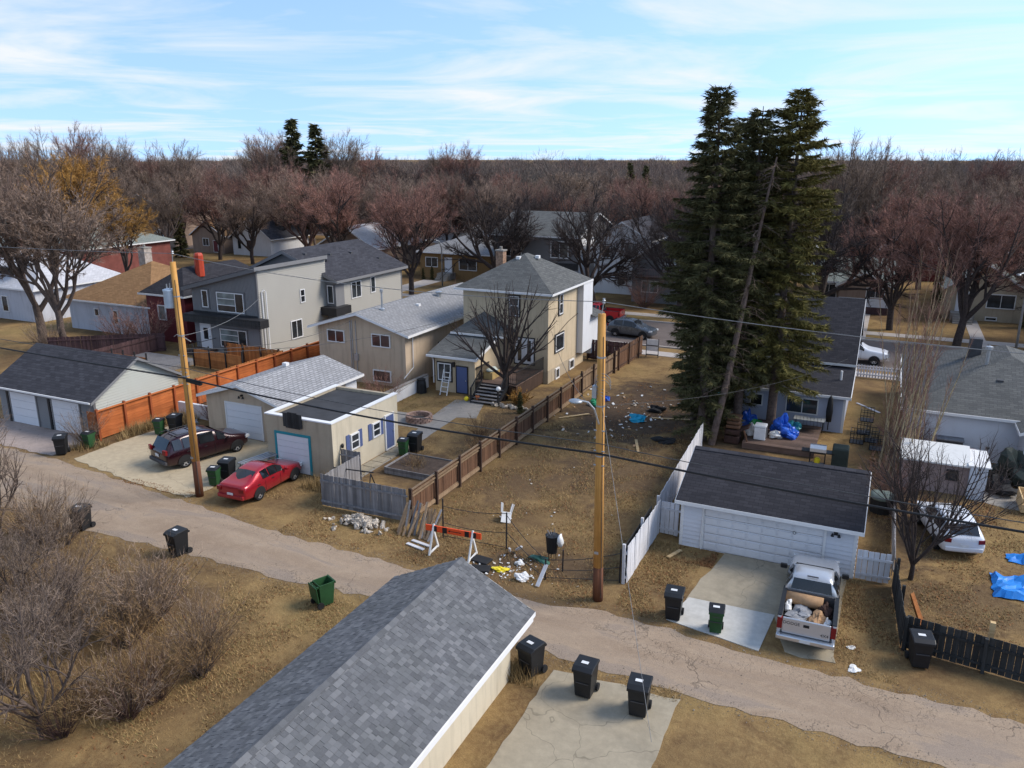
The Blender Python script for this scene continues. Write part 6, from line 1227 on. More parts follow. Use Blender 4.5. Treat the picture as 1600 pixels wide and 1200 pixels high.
car('car', 'glossy red sedan parked nose-in by the teal-framed garage door', 'car', (-28.0, 29.5, 0), R(92), SED, CRED, (1.38, -1.27), .33, sd_s, ((3, 4), (7, 6)), (-2.27, .8, .72, .9), s=1.04)
car('minivan', 'dark burgundy minivan with roof rails on the tan concrete pad', 'minivan', (-34.35, 31.6, 0), R(75.5), VAN, CBURG, (1.6, -1.5), .35, ((4, 5, .12, 1.), (5, 6, .04, .62), (5, 6, .66, 1.), (3, 4, .4, 1.)), ((3, 4), (7, 6)), (-2.5, .9, .95, 1.2), s=1.03, rails=True, lower=GREYP)
wc = car('car', 'dirty white hatchback parked on grass next to the metal shed', 'car', (3.75, 38.1, .0), R(104), SUVS, CWHT, (1.35, -1.3), .33, sd_s, ((3, 4), (7, 6)), (-2.2, .82, .82, 1.0), s=.96)
car('car', 'dark grey crossover parked at the kerb beyond the vacant lot', 'car', (-21.4, 72.9, 0), R(-8), SUVS, CGREY, (1.4, -1.35), .37, sd_s, ((3, 4), (7, 6)), (-2.22, .85, .9, 1.1), s=1.03)
car('car', 'black car glimpsed on the street behind the charcoal house', 'car', (-45.0, 78.6, 0), R(180), SUVS, BLACK, (1.4, -1.35), .37, sd_s, ((3, 4), (7, 6)), (-2.22, .85, .9, 1.1))
def text_mesh(txt, size, mat):
    cu = bpy.data.curves.new('letters', 'FONT'); cu.body = txt; cu.size = size; cu.align_x = 'CENTER'; cu.align_y = 'CENTER'; cu.extrude = .004
    o = bpy.data.objects.new('letters', cu); col.objects.link(o); dg = bpy.context.evaluated_depsgraph_get(); me = bpy.data.meshes.new_from_object(o.evaluated_get(dg)); bpy.data.objects.remove(o); me.materials.clear(); me.materials.append(mat); return me
def pickup(label, loc, rz, paint, s=1., load=False, letters=False, cap=None, lower=None):
    t = thing('pickup_truck', label, 'pickup truck', loc, rz); t.scale = (s, s, s)
    CAB = [(2.85, .78, .7, .55, .92, 1.02), (2.6, .92, .82, .45, 1.02, 1.14), (1.6, .97, .86, .42, 1.12, 1.24), (1.2, .98, .86, .42, 1.16, 1.3), (.55, .98, .72, .42, 1.2, 1.82), (-.25, .98, .73, .42, 1.22, 1.86), (-.62, .98, .72, .42, 1.22, 1.82), (-.78, .98, .82, .42, 1.2, 1.3)]
    rings = [ring(*q) for q in CAB]; m = MB(); n = 14
    for q in rings: m.v += q
    for i in range(len(CAB) - 1):
        for j in range(n): m.f.append((i * n + j, (i + 1) * n + j, (i + 1) * n + (j + 1) % n, i * n + (j + 1) % n))
    m.f.append(tuple(range(n))); m.f.append(tuple((len(CAB) - 1) * n + j for j in range(n))[::-1]); bo = link('cab', m.mesh('cab', paint, smooth=True), t); es = bo.modifiers.new('round', 'SUBSURF'); es.levels = es.render_levels = 2
    for o in (1, -1):
        ia, ib = (3, 4) if o == 1 else (n - 4, n - 5)
        for (i, j, f0, f1) in ((4, 5, 0, 1), (3, 4, .45, 1), (5, 6, .2, 1)):
            a, b, c, d = rings[i][ia], rings[j][ia], rings[j][ib], rings[i][ib]; g_ = MB(); g_.add(panel(lerp(a, b, f0), lerp(a, b, f1), lerp(d, c, f1), lerp(d, c, f0), (0, o, .2), (.03, .1)), [(0, 1, 2, 3)]); link('side_window', g_.mesh('side_window', CARGL), t)
    for nm, i, j in (('windscreen', 3, 4), ('rear_window', 7, 6)):
        sg = 1 if i == 3 else -1; q = panel(rings[i][4], rings[i][n - 5], rings[j][n - 5], rings[j][4], (sg, 0, .8), (.05, .08)); g_ = MB(); g_.add(q, [(0, 1, 2, 3)]); link(nm, g_.mesh(nm, CARGL), t)
    x0, x1 = -2.85, -.8
    for o in (1, -1):
        m = MB(); m.box(x0, x1, min(o * .98, o * .86), max(o * .98, o * .86), .5, 1.28); b_ = link('bed_side', m.mesh('bed_side', paint), t); bv = b_.modifiers.new('bevel', 'BEVEL'); bv.width = .035; bv.segments = 2
        m = MB(); m.box(x0 + .02, x1, min(o * .99, o * .84), max(o * .99, o * .84), 1.285, 1.31); link('bed_rail', m.mesh('bed_rail', BLACK if cap is None else cap), t)
        m = MB(); m.bx((x0 + .06, o * .90, 1.0), (.14, .17, .42)); link('tail_light', m.mesh('tail_light', REDL), t)
    m = MB(); m.box(x0, x1, -.86, .86, .55, .72); m.box(x1 - .06, x1, -.86, .86, .72, 1.28); link('bed_floor', m.mesh('bed_floor', GREYP), t)
    m = MB(); m.box(x0 - .03, x0 + .04, -.8, .8, .66, 1.27); tg = link('tailgate', m.mesh('tailgate', paint), t); bv = tg.modifiers.new('bevel', 'BEVEL'); bv.width = .03; bv.segments = 2
    m = MB(); m.box(x0 - .045, x0 - .028, -.1, .1, 1.02, 1.12); link('handle', m.mesh('handle', BLACK), tg)
    m = MB(); m.box(x0 - .2, x0 + .02, -.98, .98, .45, .64); b_ = link('bumper', m.mesh('bumper', STEEL), t); bv = b_.modifiers.new('bevel', 'BEVEL'); bv.width = .04; bv.segments = 2
    m = MB(); m.box(x0 - .215, x0 - .2, -.18, .18, .5, .62); link('licence_plate', m.mesh('licence_plate', STICK), b_)
    m = MB(); m.box(2.8, 2.98, -.95, .95, .5, .72); link('bumper', m.mesh('bumper', STEEL), t)
    if letters:
        for txt, yy, zz_ in (('DODGE', .5, 1.08), ('4X4', -.62, .84)):
            o = link('lettering', text_mesh(txt, .16, GREYP), tg); o.location = (x0 - .036, yy, zz_); o.rotation_euler = (R(90), 0, R(-90))
    for x in (1.85, -1.85):
        for y in (.88, -.88): wheel(t, x, y, .39, .24, RIM)
        for y in (.985, -.985): arch(t, x, y, .39)
    for o in (1, -1):
        m = MB(); m.bx((.95, o * 1.14, 1.32), (.12, .26, .2)); b_ = link('mirror', m.mesh('mirror', BLACK), t); bv = b_.modifiers.new('bevel', 'BEVEL'); bv.width = .03
        m = MB(); m.bx((2.78, o * .74, .9), (.14, .3, .2)); link('headlight', m.mesh('headlight', LAMP), t)
        m = MB(); m.box(-.3, -.15, o * .985 - .02, o * .985 + .02, 1.02, 1.06); link('door_handle', m.mesh('door_handle', BLACK), t)
        m = MB(); m.box(-.53, -.52, o * .985 - .004, o * .985 + .004, .5, 1.2); m.box(.8, .81, o * .985 - .004, o * .985 + .004, .5, 1.2); link('door_gap', m.mesh('door_gap', BLACK), t)
    m = MB(); m.box(-.62, -.56, -.2, .2, 1.84, 1.87); link('brake_light', m.mesh('brake_light', GREYP), t)
    return t
pk = pickup('dusty silver pickup with open loaded bed parked before the white garage', (-1.2, 28.95, 0), R(91.5), CSIL, .97, letters=True)
t = thing('carpet_roll', 'tan carpet roll lying across the pickup bed', 'carpet', (-1.35, 28.0, .98)); m = MB(); m.tube([(-.72, .05, 0), (.62, -.02, .02)], .23, 14); link('roll', m.mesh('roll', TANC, smooth=True), t); m = MB(); m.tube([(.625, -.02, .02), (.63, -.02, .02)], .1, 10); link('core', m.mesh('core', BROWND), t)
for lab, mt, x, y, r in (('crumpled grey sheeting in the pickup bed', GREYB, -1.45, 27.3, (.42, .4, .12)), ('brown paper sack in the pickup bed', TANC, -.8, 27.15, (.26, .42, .14)), ('white plastic bag in the corner of the pickup bed', WPLAST, -1.88, 27.55, (.13, .22, .2)), ('second white bag beside the brown sack in the pickup bed', WPLAST, -.48, 26.8, (.1, .28, .18)), ('dark rubble bag behind the carpet roll in the pickup bed', BROWND, -.62, 27.75, (.22, .3, .2))):
    m = MB(); m.blob((0, 0, 0), r, int(x * 100), (16, 11), .45); o = link('bag', m.mesh('bag', mt)); o.location = (x, y, .72 + r[2] * .8); tag(o, lab, 'bag')
pickup('bright red pickup truck parked across the street', (-27.2, 78.9, 0), R(180), CRED2, 1.0)
pickup('white pickup truck parked on the street beside the picket fence', (-2.0, 71.4, 0), R(0), CWHT, .98)
# ------------------------------------------------------------ wheeled bins
def bin_parts(t, body, lid, open_=False, h=1.0, w=.58, d=.66):
    m = MB(); a, b = .82, 1.0
    vs = [(sx * w / 2 * k, sy * d / 2 * k + (0 if k == 1 else .02), z) for k, z in ((a, .06), (b, h)) for sx, sy in ((-1, -1), (1, -1), (1, 1), (-1, 1))]
    if open_:
        iv = [(x * .9, y * .9, z + (.04 if z < .5 else 0)) for x, y, z in vs]; m.add(vs + iv, [(0, 3, 2, 1), (0, 1, 5, 4), (1, 2, 6, 5), (2, 3, 7, 6), (3, 0, 4, 7), (8, 9, 10, 11), (8, 12, 13, 9), (9, 13, 14, 10), (10, 14, 15, 11), (11, 15, 12, 8), (4, 5, 13, 12), (5, 6, 14, 13), (6, 7, 15, 14), (7, 4, 12, 15)])
    else: m.add(vs, [(0, 3, 2, 1), (4, 5, 6, 7), (0, 1, 5, 4), (1, 2, 6, 5), (2, 3, 7, 6), (3, 0, 4, 7)])
    o = link('tub', m.mesh('tub', body), t); bv = o.modifiers.new('bevel', 'BEVEL'); bv.width = .025; bv.segments = 2
    m = MB(); m.box(-w / 2 - .02, w / 2 + .02, -d / 2 - .03, -d / 2 + .0, h - .08, h + .005); link('rim', m.mesh('rim', body), t)
    m = MB()
    if open_: m.bx((0, d / 2 + .1, h * .62), (w + .06, .05, d * 1.05), (-.12, 0, 0))
    else: m.prism([(-w / 2 - .035, -d / 2 - .05, h), (-w / 2 - .035, d / 2 + .02, h), (-w / 2 - .035, d / 2 - .02, h + .11), (-w / 2 - .035, -d / 2 + .12, h + .085)][::-1], (w + .07, 0, 0))
    l = link('lid', m.mesh('lid', lid), t); bv = l.modifiers.new('bevel', 'BEVEL'); bv.width = .03; bv.segments = 2
    if not open_: m = MB(); m.bx((-.02, -.02, h + .105), (.22, .13, .006), (.0, 0, 0)); link('sticker', m.mesh('sticker', STICK), l)
    m = MB(); m.box(-.2, .2, -d / 2 * .93 - .012, -d / 2 * .93, h * .56, h * .59); m.box(-.14, .14, -d / 2 * .9 - .012, -d / 2 * .9, h * .78, h * .84); link('moulding', m.mesh('moulding', GREYP), t)
    for sx in (-1, 1): m = MB(); m.tube([(sx * (w / 2 - .05), d / 2 - .02, .13), (sx * (w / 2 + .02), d / 2 - .02, .13)], .13, 14); link('wheel', m.mesh('wheel', BLACKR), t)
    m = MB(); m.tube([(-w / 2 + .02, d / 2 + .08, h - .06), (w / 2 - .02, d / 2 + .08, h - .06)], .018, 6); m.box(-w / 2 + .02, -w / 2 + .06, d / 2, d / 2 + .09, h - .1, h - .03); m.box(w / 2 - .06, w / 2 - .02, d / 2, d / 2 + .09, h - .1, h - .03); link('handle', m.mesh('handle', body), t)
protos = {}
def put_bin(kind, label, x, y, rz, s=1.):
    body, lid, op, h, w_, d_ = {'k': (BLACK, BLACK, False, 1.02, .6, .7), 'g': (GREEN, BLACK, False, .88, .48, .52), 'o': (GREEN, GREEN, True, .95, .58, .62)}[kind]
    if kind not in protos: t = thing('wheeled_bin', label, 'bin', (x, y, 0), rz); bin_parts(t, body, lid, op, h, w_, d_); protos[kind] = t
    else: t = dup(protos[kind]); t.location = (x, y, 0); t.rotation_euler = (0, 0, rz); t['label'] = label
    t.scale = (s, s, s); return t
for k, lab, x, y, rz in (('k', 'black wheeled bin at the edge of the new concrete slab', -5.75, 26.45, .1), ('g', 'slim green wheeled bin standing on the new concrete slab', -4.15, 26.2, .15), ('k', 'black wheeled bin tucked against the near garage wall', -9.2, 21.15, -.3), ('k', 'black wheeled bin on the near pad beside the alley', -7.2, 20.9, 0), ('k', 'black wheeled bin farther along the near pad', -5.4, 20.75, .1),
    ('k', 'black wheeled bin against the black alley fence', 2.45, 27.1, .2), ('k', 'black wheeled bin on the verge near the crooked tree', -32.2, 22.2, .2), ('k', 'black wheeled bin standing at the thicket edge', -26.3, 22.3, -.1), ('o', 'green wheeled bin left open on the near verge', -18.1, 21.75, 2.7), ('k', 'black wheeled bin leaning in front of the grey garage', -41.9, 28.4, .7),
    ('g', 'slim green wheeled bin by the cedar fence', -39.6, 33.3, .3), ('k', 'black wheeled bin by the cedar fence next to a grey chair', -39.0, 34.0, .2), ('g', 'slim green wheeled bin beside the transformer pole', -30.55, 28.7, .3), ('k', 'black wheeled bin between the transformer pole and the red car', -30.5, 29.6, .2), ('g', 'slim green wheeled bin at the grey garage corner', -41.4, 29.8, .1),
    ('g', 'slim green wheeled bin beside the raised bed', -24.0, 36.6, .2), ('k', 'black wheeled bin beside the raised bed', -23.7, 37.4, .1)): put_bin(k, lab, x, y, rz, 1.04)
# ------------------------------------------------------------ barricade
t = thing('barricade', 'orange and black road barricade on white A-frame legs by the alley', 'barricade', (-15.55, 27.3, 0), R(4))
m = MB(); m.box(-1.3, 1.3, -.025, .025, .95, 1.22); bd = link('board', m.mesh('board', ORANGE), t)
for x0, x1 in ((-.98, -.76), (-.5, -.28), (.55, .75), (.92, 1.08)): m = MB(); m.box(x0, x1, -.032, .032, .952, 1.218); link('stripe', m.mesh('stripe', BLACK), bd)
m = MB(); m.box(-.1, .38, -.031, -.02, 1.07, 1.1); m.prism([(-.12, -.031, 1.03), (-.12, -.031, 1.14), (-.24, -.031, 1.085)][::-1], (0, .01, 0)); link('arrow', m.mesh('arrow', BLACK), bd)
for x in (-.92, .92):
    m = MB(); m.bar((x, -.5, .03), (x, .03, 1.28), .06, .1); m.bar((x, .4, .03), (x, .03, .9), .05, .09); m.bar((x, -.46, .1), (x, .36, .1), .04, .08); link('leg', m.mesh('leg', WPLAST), t)
# rubble heap
t = thing('rubble_heap', 'heap of pale broken concrete rubble by the grey fence', 'rubble', (-20.9, 28.05, 0)); rr2 = random.Random(6); rocks = []
RUB = m_plain('pale_rubble', (.42, .37, .31), .9, .3, 6, .5, rnd=.35)
for k in range(6): m = MB(); m.blob((0, 0, 0), (.16, .12, .08), k, (7, 5), .4); rocks.append(m.mesh('stone', RUB))
for i in range(190):
    a = rr2.uniform(0, 6.28); q = abs(rr2.gauss(0, .5)); x, y = math.cos(a) * q * 1.35, math.sin(a) * q * .62; o = link('stone', rocks[i % 6], t); o.location = (x, y, max(.04, .36 * (1 - q) + rr2.uniform(-.03, .05))); o.rotation_euler = [rr2.uniform(0, 6) for _ in range(3)]; s_ = rr2.uniform(.55, 1.25); o.scale = (s_, s_, s_)
# leaning boards, planks
t = thing('board_pile', 'bundle of old boards leaning at the end of the brown fence', 'lumber', (-17.9, 28.8, 0)); rr3 = random.Random(3)
for i in range(30): x = -.9 + i * .062; m = MB(); m.bar((x + rr3.uniform(-.15, .15), -.5 - rr3.random() * .5, .03), (x + rr3.uniform(-.2, .2), .0 + rr3.random() * .2, rr3.uniform(.7, 1.45)), .09, .025); link('board', m.mesh('board', rr3.choice((WD_BRT, WD_GREY, WD_BRT))), t)
for lab, a, b in (('cream plank lying by the barricade leg', (-17.9, 27.3, .04), (-16.9, 27.05, .06)), ('second cream plank lying by the barricade leg', (-17.85, 27.65, .04), (-16.85, 27.45, .05)), ('white stake leaning in the wire fence', (-11.2, 26.3, .05), (-11.1, 27.0, .7)), ('short pale board on the grass before the double garage', (-7.1, 30.9, .05), (-6.75, 31.7, .09)), ('weathered plank lying in the vacant lot soil', (-11.9, 42.7, .05), (-12.6, 44.6, .08)), ('thin plank across the vacant lot litter', (-12.9, 49.2, .05), (-9.9, 50.0, .07)), ('pale board in the vacant lot grass near the spruces', (-9.2, 40.3, .04), (-8.3, 40.6, .05)), ('board leaning on the soil by the brown fence', (-18.4, 46.6, .05), (-16.9, 48.2, .08)), ('white plank on the side yard by the blue-grey house', (-.9, 58.5, .04), (.6, 56.7, .05))):
    m = MB(); m.bar(a, b, .16, .04); o = m.build('plank', WD_RAW if 'cream' not in lab and 'white' not in lab else WD_WH); tag(o, lab, 'plank')
# vacant lot props
def pchair(label, x, y, rz, rot=(0, 0), z=0, mat=WPLAST):
    t = thing('plastic_chair', label, 'chair', (x, y, z), rz); t.rotation_euler = (*rot, rz); m = MB(); m.box(-.24, .24, -.22, .24, .42, .46); link('seat', m.mesh('seat', mat), t)
    m = MB(); m.bx((0, .26, .66), (.46, .03, .46), (-.2, 0, 0)); link('backrest', m.mesh('backrest', mat), t)
    for sx in (-1, 1):
        for sy in (-1, 1): m = MB(); m.bar((sx * .27, sy * .25, 0), (sx * .21, sy * .2, .44), .04); link('leg', m.mesh('leg', mat), t)
        m = MB(); m.bar((sx * .25, -.2, .66), (sx * .25, .26, .66), .05, .03); link('armrest', m.mesh('armrest', mat), t)
pchair('white plastic chair tipped upside down in the vacant lot', -15.0, 31.6, .5, (R(160), .2), .75)
pchair('grey plastic chair standing by the cedar fence bins', -38.5, 35.0, 2.6, mat=GREYB)
t = thing('trash_bin', 'black bin full of sticks on thin legs with a white bag', 'bin', (-11.55, 28.7, 0)); m = MB(); m.lathe([(.22, .0), (.28, .75), (.3, .78), (.26, .76)], 14, (0, 0, .35)); link('tub', m.mesh('tub', BLACK), t)
for a in (0, 2.1, 4.2): m = MB(); m.tube([(math.cos(a) * .18, math.sin(a) * .18, 0), (math.cos(a) * .18, math.sin(a) * .18, .4)], .02, 5); link('leg', m.mesh('leg', BLACK), t)
for i in range(9): m = MB(); m.bar((rr3.uniform(-.12, .12), rr3.uniform(-.12, .12), .8), (rr3.uniform(-.25, .25), rr3.uniform(-.25, .25), rr3.uniform(1.15, 1.4)), .02); link('stick', m.mesh('stick', WD_GREY), t)
m = MB(); m.blob((.36, 0, .95), (.13, .18, .26), 3, (12, 8), .25); link('bag', m.mesh('bag', WPLAST, smooth=True), t)
for lab, x, y, rz in (('black rubber mat flat by the alley verge', -13.9, 26.6, .3), ('second black rubber mat beside the barricade', -14.2, 27.3, -.1)): m = MB(); m.box(-.42, .42, -.28, .28, 0, .09); o = m.build('rubber_mat', BLACKR, None, loc=(x, y, .02), bevel=.04); o.rotation_euler = (0, 0, rz); tag(o, lab, 'mat')
def bag(label, x, y, z, r, mat, seed, cat='bag', name='bag'): m = MB(); m.blob((0, 0, 0), r, seed, (18, 12), .45); o = link(name, m.mesh(name, mat)); o.location = (x, y, z + r[2] * .7); tag(o, label, cat)
bag('bright yellow plastic bag in the verge litter', -13.1, 26.9, 0, (.28, .2, .08), YELL, 1); bag('crumpled white bag in the verge litter', -12.0, 26.6, 0, (.26, .2, .16), WPLAST, 2); bag('white paper roll in the verge litter', -12.6, 27.7, 0, (.18, .14, .1), WPLAST, 3); bag('turquoise crumpled bag on the vacant lot soil', -13.6, 48.3, 0, (.5, .35, .22), m_plain('turquoise_plastic', (.01, .30, .48), .4, .2), 4); bag('green bag by the vacant lot fence', -17.2, 50.5, 0, (.5, .4, .25), m_plain('green_bag_plastic', (.02, .22, .10), .4, .3), 5); bag('blue rag beside the green bag', -16.9, 51.8, 0, (.3, .25, .16), BLUEB, 6); bag('black rag heap in the vacant lot', -13.0, 50.8, 0, (.6, .35, .2), BLACKR, 7); bag('black log-like bundle near the spruce foot', -11.0, 45.0, 0, (.6, .28, .18), BLACKR, 8); bag('grey cloth heap in the vacant lot', -9.9, 51.2, 0, (.5, .4, .16), GREYB, 9); bag('teal cloth under the spruce boughs', -10.4, 57, 0, (.5, .4, .2), m_plain('teal_cloth', (.02, .22, .22), .6), 10); bag('green tarpaulin scrap in the wire fence', -12.0, 28.4, 0, (.4, .2, .1), m_plain('faded_green_tarp', (.04, .12, .09), .6), 12)
for i, (x, y) in enumerate(((-13.3, 28.2), (-13.0, 28.5))): m = MB(); m.bx((x, y, .3), (.1, .06, .7), (.8, .5, .4 * i)); o = m.build('white_stake', WD_WH); tag(o, ('white broken stake leaning in the vacant lot', 'second white broken stake beside the green scrap')[i], 'stake')
def litter():
    r = random.Random(44); m = MB(); n = MB(); k = MB()
    for i in range(260):
        z_ = r.random()
        if z_ < .45: x, y = r.gauss(-12.9, .9), r.gauss(27.1, .5)
        elif z_ < .9: x, y = r.gauss(-14.6, 2.4), r.gauss(49.5, 3)
        else: x, y = r.uniform(-18, -9), r.uniform(29, 46)
        if y < 25.8: y = 26.2
        s_ = r.uniform(.02, .07) * (2 if y > 40 else 1); (m, m, n, k)[r.randint(0, 3)].bx((x, y, .03 + s_ * .2), (s_ * 1.6, s_, s_ * .35), (r.uniform(-.5, .5), r.uniform(-.5, .5), r.uniform(0, 6)))
    for b_, mt, nm in ((m, WPLAST, 'white_litter'), (n, TANC, 'cardboard_litter'), (k, RUB, 'pale_litter')): tag(b_.build(nm, mt), 'scattered small litter over the vacant lot soil', 'litter', kind='stuff')
litter()
# ------------------------------------------------------------ garden behind the flat garage
t = thing('raised_bed', 'raised garden bed edged with weathered boards behind the grey fence', 'planter', (-21.9, 34.9, 0), world=True)
b = MB(); b.box(-23.4, -20.6, 33.9, 36.2, 0, .3); b.build('soil', m_plain('dark_soil', (.06, .042, .032), .95, .4, 4, .6), t)
for a, c in (((-23.45, 33.85), (-20.55, 33.85)), ((-23.45, 36.25), (-20.55, 36.25)), ((-23.45, 33.85), (-23.45, 36.25)), ((-20.55, 33.85), (-20.55, 36.25))):
    for z in (.1, .28): b = MB(); b.bar((*a, z), (*c, z), .06, .17); b.build('board', WD_GREY, t)
t = thing('swing_frame', 'black A-frame garden swing behind the grey board fence', 'swing', (-24.0, 32.1, 0), world=True)
b = MB(); b.tube([(-24.6, 31.0, 1.15), (-22.3, 31.2, 1.2)], .035, 8); b.build('top_bar', BLACKT, t)
for x in (-24.5, -22.4):
    for dy in (-.45, .45): b = MB(); b.tube([(x, 31.1, 1.15), (x + (.1 if x < -23 else -.1) * -1, 31.1 + dy, 0)], .03, 6); b.build('leg', BLACKT, t)
b = MB(); b.bx((-23.5, 31.1, .5), (1.3, .4, .04)); b.build('seat', WD_GREY, t)
for x in (-24.05, -22.95): b = MB(); b.tube([(x, 31.1, .5), (x, 31.1, 1.16)], .012, 4); b.build('hanger', METAL, t)
t = thing('fire_pit', 'round brick fire ring on the garden patio', 'fire pit', (-26.5, 42.4, 0)); br_ = MB(); br_.bx((0, 0, 0), (.26, .17, .12)); bm_ = br_.mesh('brick', m_plain('fire_brick', (.30, .20, .16), .9, .3, 6, .4, rnd=.3))
for l in range(3):
    for i in range(17): a = (i + l * .5) * 2 * math.pi / 17; o = link('brick', bm_, t); o.location = (math.cos(a) * .78, math.sin(a) * .78, .08 + l * .13); o.rotation_euler = (0, 0, a + math.pi / 2)
m = MB(); m.lathe([(.0, 0), (.66, .02), (.66, .1), (.0, .14)], 16); link('ash', m.mesh('ash', m_plain('ash', (.05, .045, .04), .95)), t)
t = thing('composter', 'black plastic composter beside the cream annex', 'composter', (-29.7, 48.0, 0)); m = MB(); m.lathe([(.38, 0), (.33, .75), (.28, .95), (.3, 1.0), (.0, 1.08)], 14); link('drum', m.mesh('drum', BLACK), t); m = MB(); m.lathe([(.31, .97), (.32, 1.03), (.1, 1.1)], 14); link('lid', m.mesh('lid', BLACKR), t)
t = thing('ladder', 'white step ladder leaning on the cream annex', 'ladder', (-27.9, 48.2, 0), world=True)
for x in (-28.2, -27.65): b = MB(); b.bar((x, 48.05, 0), (x, 48.7, 1.75), .05, .08); b.build('stile', WPLAST, t)
for i in range(5): b = MB(); b.bar((-28.2, 48.13 + i * .12, .25 + i * .33), (-27.65, 48.13 + i * .12, .25 + i * .33), .08, .04); b.build('rung', WPLAST, t)
for lab, x, y, mt in (('yellow ball by the deck steps', -25.75, 47.5, YELL), ('white ball on the step post', -23.15, 47.3, WPLAST)): m = MB(); m.blob((0, 0, 0), (.17, .17, .17), 1, (14, 10), .02); o = link('ball', m.mesh('ball', mt, smooth=True)); o.location = (x, y, .17 if 'yellow' in lab else 1.25); tag(o, lab, 'ball')
t = thing('clay_pot', 'small terracotta pot on the deck step', 'pot', (-24.95, 47.62, .18)); m = MB(); m.lathe([(.09, 0), (.14, .2), (.16, .21), (.16, .26), (.12, .24)], 12); link('pot', m.mesh('pot', m_plain('terracotta', (.40, .13, .05), .8)), t)
t = thing('stone_edging', 'row of pale stones around the yard tree', 'stones', (-22.6, 47.4, 0))
for i in range(16): o = link('stone', rocks[i % 6], t); o.location = (-1.0 + i * .17 + rr3.uniform(-.05, .05), rr3.uniform(-.25, .25), .1); o.rotation_euler = [rr3.uniform(0, 6) for _ in range(3)]; o.scale = (1.2,) * 3
t = thing('paving_slabs', 'line of old paving slabs between the flat garage and fence', 'paving', (-24.7, 35, 0), world=True)
for i in range(7): b = MB(); b.bx((-24.72 + rr3.uniform(-.05, .05), 32.9 + i * .82, .045), (.78, .76, .05), (0, rr3.uniform(-.02, .02), rr3.uniform(-.06, .06))); b.build('slab', CONC, t)
t = thing('metal_rack', 'grey metal pipe rack standing between the bins and red car', 'rack', (-29.55, 30.9, 0), R(80))
for sx in (-.9, .9):
    for sy in (-.3, .3): m = MB(); m.bar((sx, sy * 1.2, 0), (sx, sy, .85), .06); link('leg', m.mesh('leg', METAL), t)
for sy in (-.3, -.1, .1, .3): m = MB(); m.bar((-1.05, sy, .88), (1.05, sy, .88), .09, .06); link('rail', m.mesh('rail', METAL), t)
for sx in (-.9, .9): m = MB(); m.bar((sx, -.36, .5), (sx, .36, .5), .05); link('brace', m.mesh('brace', METAL), t)
# ------------------------------------------------------------ right yards
t = thing('deck', 'low brown timber deck cluttered with bags and furniture', 'deck', (-4.6, 47.5, 0), world=True)
for i in range(24): b = MB(); b.box(-6.6, -2.6, 46.0 + i * .205, 46.0 + i * .205 + .195, .34, .38); b.build('plank', WD_DECK, t)
b = MB(); b.box(-6.6, -2.6, 46.0, 46.05, .02, .34); b.build('skirt', WD_DECK, t)
t = thing('armchair', 'brown upholstered armchair piled with loose cushions at the deck corner', 'armchair', (-7.2, 46.9, 0), world=True)
for i, (z, mt) in enumerate(((.0, BROWND), (.55, BROWND), (.95, BROWNU), (1.2, BROWNU), (1.45, BROWNU))): b = MB(); b.box(-7.75 + i * .03, -6.85, 46.4, 47.3, z + .02, z + (.5 if i < 1 else .35 if i < 2 else .23)); b.build('cushion', mt, t, bevel=.08)
b = MB(); b.bx((-6.7, 46.9, .95), (.8, .9, .1), (0, -.5, 0)); b.build('backrest', BROWND, t, bevel=.05); b = MB(); b.bx((-6.4, 46.2, .5), (.08, .08, 1.1), (0, -.3, 0)); b.build('leg', WD_BR, t)
bag('white bag behind the white appliance', -6.3, 47.6, .38, (.35, .3, .35), WPLAST, 21); bag('blue plastic bag heap on the deck', -4.7, 48.6, .38, (.5, .5, .55), BLUEB, 22); bag('clear and blue bag on the deck', -4.2, 48.0, .38, (.5, .42, .36), BLUEB, 23); bag('white sack beside the blue bags', -5.0, 47.7, .38, (.42, .3, .2), WPLAST, 24); bag('teal bag behind the blue bags', -4.1, 48.9, .38, (.4, .4, .4), m_plain('teal_bag', (.02, .16, .18), .35, .3), 25)
bag('blue bin bag under the small window', -7.0, 50.5, .0, (.5, .4, .5), BLUEB, 26); bag('green tub beside the armchairs', -6.3, 49.3, .3, (.4, .35, .25), m_plain('leaf_green_plastic', (.02, .22, .06), .4), 27)
t = thing('appliance', 'white boxy appliance standing on the brown deck', 'appliance', (-5.75, 47.1, .38)); m = MB(); m.box(-.34, .34, -.34, .34, 0, .9); link('cabinet', m.mesh('cabinet', WPLAST), t).modifiers.new('bevel', 'BEVEL').width = .04; m = MB(); m.box(-.3, .3, -.352, -.34, .76, .77); m.box(.345, .36, -.3, .3, .1, .8); link('door_seam', m.mesh('door_seam', GREYP), t)
t = thing('barbecue', 'black barbecue with stainless hood beside the deck', 'barbecue', (-2.35, 44.9, 0), .05); m = MB(); m.box(-.42, .42, -.3, .3, .8, .9); link('firebox', m.mesh('firebox', BLACK), t); m = MB(); m.prism([(-.42, -.3, .9), (-.42, .3, .9), (-.42, .22, 1.2), (-.42, -.12, 1.25), (-.42, -.28, 1.08)][::-1], (.84, 0, 0)); link('hood', m.mesh('hood', STEEL), t)
for sx in (-1, 1): m = MB(); m.box(min(sx * .43, sx * .85), max(sx * .43, sx * .85), -.28, .28, .84, .9); link('side_shelf', m.mesh('side_shelf', BLACK), t)
m = MB(); m.box(-.42, .42, -.28, .28, .05, .12); [m.box(x - .03, x + .03, y - .03, y + .03, 0, .8) for x in (-.39, .39) for y in (-.25, .25)]; link('cart', m.mesh('cart', BLACK), t); m = MB(); m.lathe([(.1, .0), (.16, .08), (.16, .3), (.08, .38)], 12, (0, 0, .13)); link('gas_bottle', m.mesh('gas_bottle', YELL), t)
